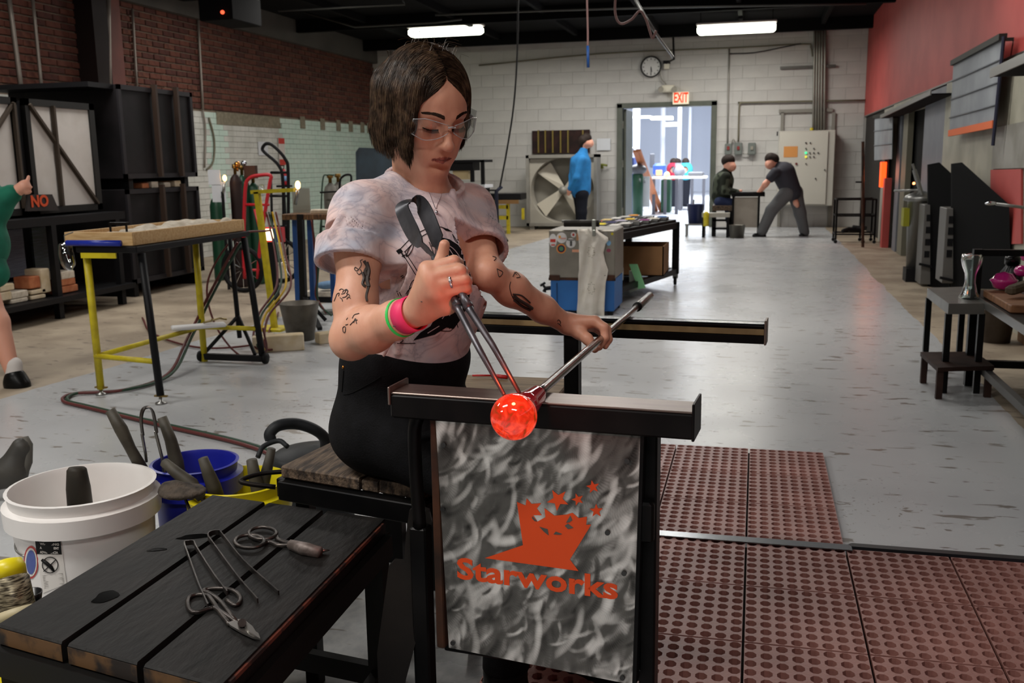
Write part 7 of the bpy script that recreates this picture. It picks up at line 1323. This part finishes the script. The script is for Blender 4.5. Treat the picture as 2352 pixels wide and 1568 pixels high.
ss = thing('step_stool', 'low brown metal step stool in front of the tall stool', 'stool', (.95, 4.8, 0)); zq = .152; q = [ZP(2114, 808, zq), ZP(2154, 844, zq), ZP(2284, 840, zq), ZP(2240, 807, zq)]; bwn = mat('brown_steel2', '#2f221e', .6, .3, c2='#3d2c26', ns=10)
MB().prism([p-[0, 0, .02] for p in q], (0, 0, .02)).build('top', bwn, ss); cq = sum(q)/4
for p in q: p2 = mix3(p, cq, .13); MB().bx(p2[0]-.014, p2[0]+.014, p2[1]-.014, p2[1]+.014, 0, zq-.02).build('leg', bwn, ss)
bt_ = thing('tool_bench', 'black steel bench with pink glass and wood blocks at the right edge', 'bench', (1.3, 5.0, 0)); zb = .44
MB().bx(1.035, 1.04, 3.4, 5.0, zb-.035, zb+.002).build('edge_strip', alu, bt_); MB().bx(1.04, 1.58, 3.4, 5.22, zb-.035, zb).build('top', steel, bt_)
zr = YP(2250, 580, 5.0)[2]; MB().bx(1.01, 1.05, 4.98, 5.02, 0, YP(2250, 572, 5.0)[2]).build('corner_post', steel, bt_); MB().bx(1.54, 1.58, 4.98, 5.02, 0, zr+.015).build('corner_post', steel, bt_); MB().bar((1.05, 5.0, zr), (1.58, 5.0, zr), .03, .03).build('top_rail', steel, bt_)
for x, y in ((1.30, 4.97), (1.06, 3.45), (1.54, 3.45)): MB().bx(x-.016, x+.016, y-.016, y+.016, 0, zb-.035).build('leg', steel, bt_)
MB().bar((1.06, 4.98, .11), (1.06, 3.46, .11), .03, .035).build('floor_rail', mat('grey_bar', '#5b5a58', .5, .4), bt_); MB().bar((1.05, 5.0, .11), (1.56, 5.0, .11), .03, .035).build('low_rail', steel, bt_)
wd = mat('oak_block', '#8a5f3e', .6, c2='#6b452b', ns=5, stretch=(3, 14, 3)); qz = ZP(2300, 700, zb)
tag(MB().bx(1.06, 1.20, 4.45, 4.97, zb+.001, zb+.035, .004).build('wood_block', wd), 'brown oak board near the bench corner below the pink glass bowl', 'board'); tag(MB().bx(1.22, 1.36, 4.3, 4.85, zb+.001, zb+.05, .004).build('wood_block', wd), 'second wooden board at the right picture edge', 'board'); tag(MB().bar(ZP(2318, 668, zb+.07), ZP(2372, 650, zb+.09), .05, .04, bev=.01).build('driftwood', mat('grey_brown_wood', '#4d4130', .8)), 'dark grey brown stick lying behind pink glass', 'wood')
pg_ = mat('pink_glass', '#c22a80', .12, coat=1); c = ZP(2305, 655, zb+.06); 
t = thing('pink_glass_bowl', 'rounded magenta glass bowl with rim on the bench, leftmost of the pink glass', 'glass', c); MB().lathe(c-[0, 0, .02], [(.02, 0), (.045, .01), (.055, .035), (.062, .045), (.05, .055), (.035, .075), (.0, .085)], 22).build('bowl', pg_, t, True)
for px, py, r_, lb in ((2347, 622, .035, 'lower pink glass piece cut off by the right edge'), (2356, 588, .035, 'upper pink glass piece cut off by the right edge')): c = ZP(px, py, zb+.12); tag(MB().sph(c, (r_, r_, r_*.8), 16, 10).build('pink_glass', pg_, smooth=True), lb, 'glass')
c = np.array([1.22, 5.15, zb]); bj = thing('black_jar', 'black bottle with narrow cap standing behind the pink glass bowl', 'bottle', c); MB().lathe(c-[0, 0, .0]+[0, .0, 0], [(.05, 0), (.052, .02), (.052, .10), (.03, .13), (.03, .14)], 20).build('bottle_body', mat('glossy_black', '#0c0c0e', .25), bj, True); MB().lathe(c+[0, .0, .14], [(.036, 0), (.036, .03), (.03, .04)], 18).build('cap', mat('glossy_black'), bj, True)
c = ZP(2285, 790, 0); lb_ = thing('grey_bucket', 'stained grey bucket on the floor under the right bench', 'bucket', (1.45, 6.3, 0)); MB().lathe((1.42, 6.25, 0), [(.08, 0), (.1, .20), (.105, .2), (.095, .195)], 20).build('pail', mat('brown_zinc', '#5a5148', .6, .3, c2='#453a30', ns=8), lb_, True); tag(MB().bx(1.55, 1.9, 6.0, 6.3, 0, .22, .006).build('carton', mat('cardboard')), 'brown carton on the floor at right behind the bench legs', 'box')
# ================================================================ rubber mats
TX, TY = .272, .306
def mat_tile(w, h, nx, ny):
    bm = MB(); th = .016; cw, chh = w/nx, h/ny; g = .006; n = 8
    V = []; Fc = []
    for i in range(nx):
        for j in range(ny):
            x0, y0 = -w/2+i*cw, -h/2+j*chh; cx, cy = x0+cw/2, y0+chh/2; b = len(V)
            lx = x0+(g/2 if i == 0 else 0); rx = x0+cw-(g/2 if i == nx-1 else 0); ly = y0+(g/2 if j == 0 else 0); ry = y0+chh-(g/2 if j == ny-1 else 0)
            V += [(lx, ly, th), (rx, ly, th), (rx, ry, th), (lx, ry, th)]
            for k in range(n): a = 2*pi*(k+.5)/n-pi*.75; V.append((cx+cos(a)*cw*.40, cy+sin(a)*chh*.40, th))
            for k in range(n): a = 2*pi*(k+.5)/n-pi*.75; V.append((cx+cos(a)*cw*.35, cy+sin(a)*chh*.35, .001))
            # octagon corners: two per side of the square
            for s_ in range(4):
                c0, c1 = b+s_, b+(s_+1) % 4; o0 = b+4+(2*s_) % n; o1 = b+4+(2*s_+1) % n; o2 = b+4+(2*s_+2) % n; Fc += [(c0, c1, o1, o0), (c1, o2, o1)]
            for k in range(n): Fc.append((b+4+k, b+4+(k+1) % n, b+12+(k+1) % n, b+12+k))
    e = len(V); x, y = w/2-g/2, h/2-g/2; V += [(-x, -y, 0), (x, -y, 0), (x, y, 0), (-x, y, 0), (-x, -y, th), (x, -y, th), (x, y, th), (-x, y, th)]; Fc += [(e, e+1, e+5, e+4), (e+1, e+2, e+6, e+5), (e+2, e+3, e+7, e+6), (e+3, e, e+4, e+7)]
    me = bpy.data.meshes.new('mat_tile'); me.from_pydata(V, [], Fc); me.update(); return me
TM = mat_tile(TX, TY, 8, 8); TM.materials.append(mat('red_rubber', '#8c5f57', .42, c2='#9d6d64', ns=4, bump=.3, bs=120))
def floor_mat_(lab, x0, nx, y0, ny, skip=()):
    t = thing('rubber_mat', lab, 'mat', (x0+nx*TX/2, y0+ny*TY/2, 0)); MB().bx(x0+.01, x0+nx*TX-.01, y0+.01, y0+ny*TY-.01, .0005, .0015).build('underside', mat('dark_rubber', '#1c1412', .8), t)
    for i in range(nx):
        for j in range(ny): o = bpy.data.objects.new('mat_tile', TM); COL.objects.link(o); o.parent = t; o.location = (x0+(i+.5)*TX-t.location[0], y0+(j+.5)*TY-t.location[1], .001)
floor_mat_('red brown holed rubber mat, farther one, beyond the shiny strip', -.27-TX, 3, 2.745, 3) if False else floor_mat_('red brown holed rubber mat, farther one, beyond the shiny strip', -TX*2, 3, 2.74, 3)
floor_mat_('red brown holed rubber mat, nearer one, running to the lower right corner', -TX*2, 7, 2.72-TY*5, 5)
stp = thing('edge_strip', 'shiny dark metal strip lying between the two red rubber mats', 'strip', (.3, 2.73, .017)); MB().bx(-.28, .29, 2.700, 2.742, .0175, .0215, .001).build('flat_bar', mat('wet_steel', '#8f9296', .22, 1.), stp); tag(MB().bx(.28, 1.42, 2.722, 2.76, 0, .022, .006).build('edge_ramp', mat('glossy_black_rubber', '#15161a', .3)), 'black rubber edge ramp along the far side of the nearer mat', 'ramp')
# ================================================================ foreground table and tools
TQ = [np.array([-1.056, 1.085, 0]), np.array([-.645, 1.005, 0]), np.array([-.657, 1.606, 0]), np.array([-1.05, 1.661, 0])]
tbl = thing('side_table', 'low charred black plank table in the left foreground with tools on it', 'table', (-.85, 1.33, 0))
char2 = mat('charred_plank', '#090807', .55, c2='#1b1816', ns=7, stretch=(3, 1, 1), bump=.45, bs=25, lo=.45, hi=.8, spec=.35); endg = mat('burnt_end_grain', '#5e4223', .75, c2='#1c130c', ns=25, lo=.42, hi=.58)
for u0, u1 in ((0, .315), (.345, .655), (.685, 1.0)): 
    pk = plank('plank', TQ, u0, u1, 0, 1, .418, .45, char2, tbl); q0 = quad(TQ, u0, 0); q1 = quad(TQ, u1, 0); dn = np.array([-.2, -1, 0])*.0012
    MB().prism([np.array([q0[0], q0[1], .421])+dn, np.array([q1[0], q1[1], .421])+dn, np.array([q1[0], q1[1], .446])+dn, np.array([q0[0], q0[1], .446])+dn], -dn*.5).build('end_grain', endg, pk)
e0, e1 = quad(TQ, 1, .03), quad(TQ, 1, .97); MB().bar([e0[0]+.002, e0[1], .444], [e1[0]+.002, e1[1], .444], .004, .006).build('worn_edge', mat('worn_red_edge', '#5a2a1c', .6, c2='#241410', ns=30, lo=.45, hi=.55), tbl)
for i in range(4): p, q = TQ[i], TQ[(i+1) % 4]; MB().bar([p[0], p[1], .397], [q[0], q[1], .397], .025, .042).build('frame_rail', mat('black_angle', '#121110', .55, .4), tbl)
for i, p in enumerate(TQ): p2 = mix3(p, sum(TQ)/4, .07); MB().bx(p2[0]-.018, p2[0]+.018, p2[1]-.018, p2[1]+.018, 0, .38).build('leg', mat('black_angle'), tbl)
for i in (0, 2): p, q = mix3(TQ[i], sum(TQ)/4, .07), mix3(TQ[(i+1) % 4], sum(TQ)/4, .07); MB().bar([p[0], p[1], .14], [q[0], q[1], .14], .02, .04).build('stretcher', mat('black_angle'), tbl)
p, q = mix3(TQ[1], sum(TQ)/4, .07), mix3(TQ[2], sum(TQ)/4, .07); MB().bar([p[0], p[1], .14], [q[0], q[1], .14], .02, .04).build('stretcher', mat('black_angle'), tbl)
T = lambda px, py, z=.4525: ZP(px, py, z); iron = mat('tool_iron', '#3a3634', .35, .8, c2='#5a5450', ns=30)
for lab, P in (('left V-shaped steel tweezers on the black planks, closer to the shears', [(478, 1392, .453), (455, 1340, .454), (432, 1275, .456), (424, 1250, .457), (432, 1246, .458), (445, 1246, .458), (452, 1260, .457), (490, 1320, .455), (522, 1362, .453)]), ('right V-shaped steel tweezers, longer pair toward the middle of black planks', [(592, 1380, .453), (545, 1325, .454), (490, 1250, .456), (478, 1232, .458), (485, 1224, .459), (502, 1222, .459), (510, 1228, .458), (560, 1290, .455), (640, 1362, .453)])):
    t = thing('tweezers', lab, 'tweezers', T(*P[3][:2])); MB().ribbon(spline([T(*p) for p in P], 5), .009, .0022).build('spring_body', iron, t)
# shears
sh1 = thing('diamond_shears', 'steel shears with two looped handles and bright blades on nearest plank', 'shears', T(500, 1400)); R1 = .0042
MB().tube(spline([T(*p) for p in ((540, 1425), (505, 1380), (480, 1362), (468, 1358), (478, 1352), (520, 1352), (545, 1362), (552, 1378), (540, 1390), (520, 1378))], 4), .0036, 8).build('handle', iron, sh1, True); MB().tube(spline([T(*p) for p in ((548, 1432), (500, 1400), (486, 1396), (450, 1406), (434, 1398), (432, 1376), (448, 1366), (472, 1366), (482, 1372), (505, 1405), (528, 1435))], 4), .0036, 8).build('handle', iron, sh1, True)
def flat(pts, z, th, m, nm, par): return MB().prism([T(a, b, z) for a, b in pts], (0, 0, th)).build(nm, m, par)
flat([(523, 1433), (540, 1428), (552, 1432), (575, 1445), (594, 1458), (598, 1469), (580, 1466), (556, 1455), (530, 1440)], .4535, .003, mat('bright_blade', '#a5a19c', .28, .95), 'blade', sh1); flat([(546, 1424), (560, 1424), (580, 1440), (598, 1469), (572, 1452)], .457, .002, mat('bright_blade'), 'blade', sh1); MB().cyl(T(556, 1430, .456), T(556, 1430, .464), .006, 12).build('pivot', iron, sh1)
sh2_ = thing('wrapped_shears', 'steel shears with round finger loops and cloth wrapped blades at table centre', 'shears', T(640, 1250))
for cx, cy, rx, ry in ((573, 1243, 34, 15), (603, 1224, 32, 14)): MB().tube([T(cx+cos(a)*rx, cy+sin(a)*ry, .456) for a in np.linspace(0, 2*pi, 25)], .0036, 8, False).build('finger_loop', iron, sh2_, True)
MB().tube(spline([T(605, 1248), (T(618, 1244)), T(640, 1252), T(665, 1252), T(690, 1258)], 4), .0045, 8).tube(spline([T(634, 1228), T(640, 1240), T(660, 1246), T(690, 1254)], 4), .0045, 8).build('shank', iron, sh2_, True); MB().tube([T(668, 1250, .458), T(700, 1260, .460), T(735, 1268, .458)], [.009, .012, .010], 8).build('cloth_wrap', mat('grey_wrap', '#8a7f7a', .5, .4, c2='#5f5550', ns=40), sh2_, True); MB().tube([T(730, 1264, .456), T(757, 1263, .454)], [.006, .0008], 6).build('blade_tip', mat('bright_blade'), sh2_, True)
for k, (px, py, rx, ry) in enumerate(((242, 1370, 30, 12), (445, 1232, 38, 5), (360, 1262, 22, 3))): tag(MB().prism([T(px+cos(a)*rx*(1+.2*sin(3*a)), py+sin(a)*ry-cos(a)*ry*.7, .4502) for a in np.linspace(0, 2*pi, 19)[:-1]], (0, 0, .0006)).build('water_puddle', mat('water', '#0a0a0a', .03, spec=1.)), ['round water puddle near left end of first black plank', 'water streak beside the tweezers tips on the black table', 'thin water streak on the first black plank'][k], 'water')
# ---- buckets
def bucket(c, zt, rt, rb_, m, nm, lab, n=40, z0=0., lip=True):
    t = thing(nm, lab, 'bucket', (c[0], c[1], z0)); pr = [(rb_, z0), (rb_+.004, z0+.004), (rt-.006, zt-.075)]; 
    if lip: pr += [(rt+.010, zt-.072), (rt+.012, zt-.03), (rt-.003, zt-.026)]
    pr += [(rt, zt-.004), (rt+.004, zt), (rt-.004, zt+.001), (rt-.008, zt-.01), (rb_-.004, z0+.02), (0, z0+.018)]; MB().lathe((c[0], c[1], 0), pr, n).build('pail', m, t, auto=True); return t
wc = ZP(188, 1111, .39); wbk = bucket((wc[0], wc[1]), .39, .158, .135, mat('white_plastic', '#e6e3e0', .35, c2='#dcd6d1', ns=3), 'white_bucket', 'large white plastic bucket with warning label in the left foreground')
def on_b(px, py, r_=.0, c=wc, rt=.154, rb2=.135, zt=.39):
    rr = ray(px, py); best = None
    lo_, hi_ = .6, 3.2
    for s_ in np.linspace(lo_, hi_, 2600):
        p = C0+rr*s_; R_ = .139+.0135*np.clip(p[2]/.315, 0, 1)+r_
        if (p[0]-c[0])**2+(p[1]-c[1])**2 < R_*R_: return p
    return C0+rr*2
def lab_quad(pts, r_, m, nm, par, nu=6, nv=6):
    V = []; Fc = []
    for j in range(nv+1):
        for i in range(nu+1): u, v = i/nu, j/nv; a = mix3(pts[0], pts[1], u); b = mix3(pts[3], pts[2], u); q = mix3(a, b, v); V.append(on_b(q[0], q[1], r_))
    for j in range(nv):
        for i in range(nu): a = j*(nu+1)+i; Fc.append((a, a+1, a+nu+2, a+nu+1))
    return link_mesh(nm, V, Fc, m, par, True)
lw_m = mat('label_black', '#121212', .5); ll = lab_quad([(80, 1237), (140, 1242), (153, 1340), (98, 1362)], .001, mat('label_white', '#dcd8d2', .5), 'warning_label', wbk); lab_quad([(80, 1237), (139, 1242), (142, 1273), (84, 1272)], .0016, lw_m, 'label_header', ll, 4, 2)
ts_ = on_b(91, 1249, .002); te = on_b(137, 1251, .002); tu = on_b(90, 1240, .002)
for s_, y, w in (('WARNING', 1251, 44), ('AVERTISSEMENT', 1260, 44), ('ADVERTENCIA', 1270, 42)): a = on_b(92, y, .0022); b = on_b(92+w, y+1.5, .0022); text_obj('lettering', s_, .0075, a, b-a, zup, mat('label_white'), ll, .0003, .0002, fit=float(np.linalg.norm(b-a)))
MB().tube([on_b(115+cos(a)*18, 1297+sin(a)*18, .0022) for a in np.linspace(0, 2*pi, 21)], .0009, 5, False).build('prohibition_ring', lw_m, ll); MB().tube([on_b(96, 1285, .0022), on_b(106, 1292, .0022), on_b(118, 1303, .0022), on_b(124, 1312, .0022)], [.003, .0045, .004, .002], 6).build('pictogram', lw_m, ll, True); MB().tube([on_b(100, 1312, .0022), on_b(128, 1285, .0022)], .0009, 5).build('prohibition_bar', lw_m, ll)
for k in range(9): MB().tube([on_b(97+k*.6, 1322+k*3.6, .002), on_b(144+k*.5, 1316+k*3.2, .002)], .0003, 4).build('small_print', mat('print_grey', '#77736e', .7), ll)
def disc_b(cx, cy, rx, ry, r_, m, nm, par): return link_mesh(nm, [on_b(cx, cy, r_)]+[on_b(cx+cos(a)*rx, cy+sin(a)*ry, r_) for a in np.linspace(0, 2*pi, 25)[:-1]], [(0, 1+(k+1) % 24, 1+k) for k in range(24)], m, par)
rl = disc_b(71, 1291, 17, 38, .001, mat('label_red', '#b8403c', .5), 'round_label', wbk); disc_b(71, 1291, 14, 33, .0016, mat('label_white'), 'label_ring', rl); disc_b(71, 1291, 11, 28, .0022, mat('label_blue2', '#4a5a9a', .5), 'label_centre', rl)
MB().tube(spline([on_b(71, 1195, .004), on_b(60, 1215, .006), DP(38, 1240, 2.15), DP(36, 1262, 2.14), DP(50, 1275, 2.12), DP(62, 1277, 2.12)], 5), .0022, 7).build('wire_handle', mat('grey_wire', '#8d8c88', .35, .9), wbk, True)
whm = mat('dark_wood_handle', '#2a2722', .55, c2='#39342c', ns=14); 
def handle(nm, pts, rs, lab, m=None, cat='tool', grp='wooden tools standing in the buckets'): t = thing(nm, lab, cat, pts[-1], grp); MB().tube(pts, rs, 14).build('handle', m or whm, t, True); MB().cyl(pts[-1], pts[-1]+(pts[-1]-pts[-2])/np.linalg.norm(pts[-1]-pts[-2])*.03, .006, 8).build('rod', iron, t); return t
handle('wooden_paddle', [DP(176, 1072, 2.17), DP(176, 1078, 2.17), DP(180, 1120, 2.18), DP(188, 1200, 2.2)], [.016, .021, .026, .028], 'dark wooden handle standing in the white bucket')
bc = ZP(437, 1065, .37); bbk = bucket((bc[0], bc[1]+.02), .37, .105, .088, mat('blue_plastic', '#1a2190', .35), 'blue_bucket', 'deep blue plastic bucket behind the white bucket'); wl_ = MB().lathe((bc[0], bc[1]+.02, .31), [(0, 0), (.098, 0), (.098, .002), (0, .003)], 28).build('water_surface', mat('dark_water', '#0a0e30', .05, spec=1.), bbk)
yc = ZP(548, 1102, .335); ybk = bucket((yc[0], yc[1]), .335, .117, .095, mat('yellow_plastic', '#d9c81a', .35), 'yellow_bucket', 'yellow plastic bucket partly behind the black planks')
for P, rs, lb in ((((253, 942, 2.36), (278, 985, 2.36), (300, 1030, 2.38), (345, 1110, 2.4)), (.012, .016, .013, .016), 'leftmost wooden block handle leaning out over the blue bucket'), (((372, 958, 2.44), (392, 1010, 2.44), (405, 1060, 2.45), (415, 1120, 2.46)), (.012, .015, .018, .017), 'wooden block handle in the blue bucket just right of the tongs'), (((378, 1062, 2.32), (405, 1085, 2.3), (440, 1112, 2.3), (465, 1145, 2.3)), (.012, .014, .017, .012), 'wooden block handle lying low between blue and yellow buckets'), (((466, 1052, 2.32), (478, 1085, 2.33), (490, 1115, 2.34), (500, 1145, 2.35)), (.012, .015, .018, .018), 'wooden handle at the left of the yellow bucket'), (((578, 1056, 2.32), (584, 1090, 2.33), (592, 1120, 2.34), (600, 1150, 2.35)), (.013, .015, .017, .017), 'wooden handle at the middle of the yellow bucket'), (((624, 1030, 2.34), (614, 1075, 2.35), (604, 1115, 2.36), (600, 1150, 2.37)), (.010, .013, .015, .013), 'wooden handle crossing at the right of yellow bucket')):
    handle('wooden_block', [DP(*p) for p in P], list(rs), lb, mat('wet_wood', '#4b463b', .6, c2='#38332a', ns=18))
tg = thing('tongs', 'steel tweezer tongs with arched spring standing in the blue bucket', 'tongs', DP(350, 1030, 2.36)); MB().ribbon(spline([DP(328, 1000, 2.38), DP(324, 965, 2.38), DP(328, 942, 2.38), DP(340, 936, 2.38), DP(352, 950, 2.37), DP(360, 995, 2.36)], 5), .020, .003, cright*.6+cback*.8).build('arched_spring', iron, tg); MB().tube([DP(326, 995, 2.38), DP(334, 1040, 2.4), DP(336, 1060, 2.41)], .004, 8).tube([DP(357, 990, 2.36), DP(372, 1050, 2.38), DP(378, 1095, 2.4)], .004, 8).build('arm', mat('tool_chrome', '#8b8a86', .3, .9), tg)
cp_ = thing('cork_paddle', 'charred flat round cork paddle leaning between the buckets', 'paddle', DP(415, 1150, 2.15)); pc = DP(418, 1128, 2.18)
def f_cork(P): d = s_ell(P, pc, (.055, .045, .014)); return smin(d, s_ell(P, pc+[-.02, 0, .008], (.03, .02, .014)), .015)+np.sin(P[:, 0]*180)*np.sin(P[:, 1]*150)*.0012
sdf_obj('cork_disc', f_cork, pc-.08, pc+.08, .004, mat('burnt_cork', '#4e443a', .85, c2='#2a241e', ns=40, bump=.8), cp_); MB().tube([pc, DP(436, 1170, 2.17)], .004, 6).build('rod', iron, cp_)
# black tub with thick curved handle behind the seat
tu = ZP(682, 1038, .25); tub = thing('black_tub', 'dark rubber tub with a thick curved handle behind the bench seat', 'tub', (tu[0], tu[1]+.05, 0)); rbm = mat('tub_rubber', '#1f2123', .5, c2='#2b2d2f', ns=12)
MB().lathe((tu[0]+.02, tu[1]+.08, 0), [(.11, 0), (.13, .17), (.138, .20), (.142, .215), (.12, .23), (.06, .245), (0, .25)], 32).build('body', rbm, tub, True); MB().tube(spline([DP(622, 1010, 2.66), DP(620, 995, 2.66), DP(640, 977, 2.67), DP(680, 973, 2.7), DP(720, 985, 2.72), DP(745, 1005, 2.75), DP(748, 1030, 2.76)], 5), .016, 12).build('thick_handle', rbm, tub, True); MB().tube(spline([DP(592, 1050, 2.6), DP(605, 1025, 2.62), DP(640, 1012, 2.64), DP(660, 1025, 2.62)], 5), .007, 8).build('rim_hose', rbm, tub, True)
# spray can, cup and yellow tub at the left edge
cn = thing('spray_can', 'yellow capped aerosol can with printed label at the left edge', 'can', DP(10, 1420, 1.72)); a = DP(14, 1300, 1.72); b = DP(42, 1425, 1.70); d_ = (a-b)/np.linalg.norm(a-b); L_ = np.linalg.norm(a-b)
MB().lathe(b, [(.030, 0), (.033, .004), (.033, L_-.026), (.030, L_-.022)], 28, d_).build('can_body', mat('can_label', '#2c251c', .35, .3, c2='#9a9078', ns=60, stretch=(1, 1, 8)), cn, True); MB().lathe(b, [(.0335, .003), (.0335, .02)], 28, d_).build('label_band', mat('cream_band', '#b9ad8c', .5), cn, True); MB().lathe(b, [(.030, L_-.022), (.031, L_-.005), (.027, L_+.008), (.012, L_+.012), (0, L_+.012)], 28, d_).build('cap', mat('yellow_cap', '#e0d01c', .35), cn, True)
cp2 = thing('black_cup', 'small black cup beside the aerosol can', 'cup', DP(68, 1385, 1.80)); MB().lathe(DP(70, 1400, 1.82), [(.018, 0), (.024, .035), (.022, .035), (.016, .004)], 20).build('cup_body', mat('glossy_black'), cp2, True)
yt2 = thing('yellow_tub', 'yellow bucket under the near left end of the black planks', 'bucket', (-1.12, 1.05, 0)); MB().lathe((-1.10, 1.16, 0), [(.09, 0), (.125, .30), (.13, .305), (.12, .305), (.085, .01)], 28).build('pail', mat('yellow_plastic'), yt2, True)
cnb = thing('side_crate', 'dark stand under the aerosol can at the left edge', 'stand', (-1.33, 1.30, 0)); zc_ = (b-[0, 0, .03])[2]; MB().bx(b[0]-.12, b[0]+.06, b[1]-.05, b[1]+.12, 0, min(zc_, DP(70, 1402, 1.82)[2])-.005, .01).build('block', blk, cnb)
# seated visitor's shoe at far left
so1 = thing('grey_shoe', 'dark grey shoe with its toe raised at the left edge', 'shoe', ZP(30, 1125, 0)); sc_ = ZP(22, 1110, .0); kk = lambda px, py: DP(px, py, 3.25)
def f_shoe(P): d = s_cap(P, kk(-60, 1105), kk(30, 1085), .05, .045); d = smin(d, s_cap(P, kk(25, 1080), kk(50, 1028), .045, .034), .03); return smin(d, s_cap(P, kk(-90, 1100), kk(-60, 1040), .05, .05), .03)
sdf_obj('upper', f_shoe, kk(-90, 1100)-.15, kk(50, 1028)+.15, .007, mat('grey_leather', '#35332f', .55, c2='#45423c', ns=10), so1); MB().tube([kk(30, 1118), kk(48, 1100), kk(62, 1060), kk(64, 1020), kk(58, 1003)], [.012, .016, .018, .016, .01], 8).build('sole', mat('sole_grey', '#54514a', .7), so1, True)
# hanging paddle by the bench
hp_ = thing('wooden_paddle', 'charred wooden paddle leaning upright against the bench front post', 'paddle', (-.56, 1.50, 0))
MB().prism([DP(a, b, 1.66) for a, b in ((940, 1172), (958, 1162), (985, 1172), (992, 1200), (984, 1262), (968, 1300), (990, 1325), (985, 1360), (930, 1568), (925, 1600), (870, 1600), (866, 1500), (893, 1300), (905, 1288), (928, 1290), (932, 1230))], V_F*.02).build('blade', wood_char, hp_)
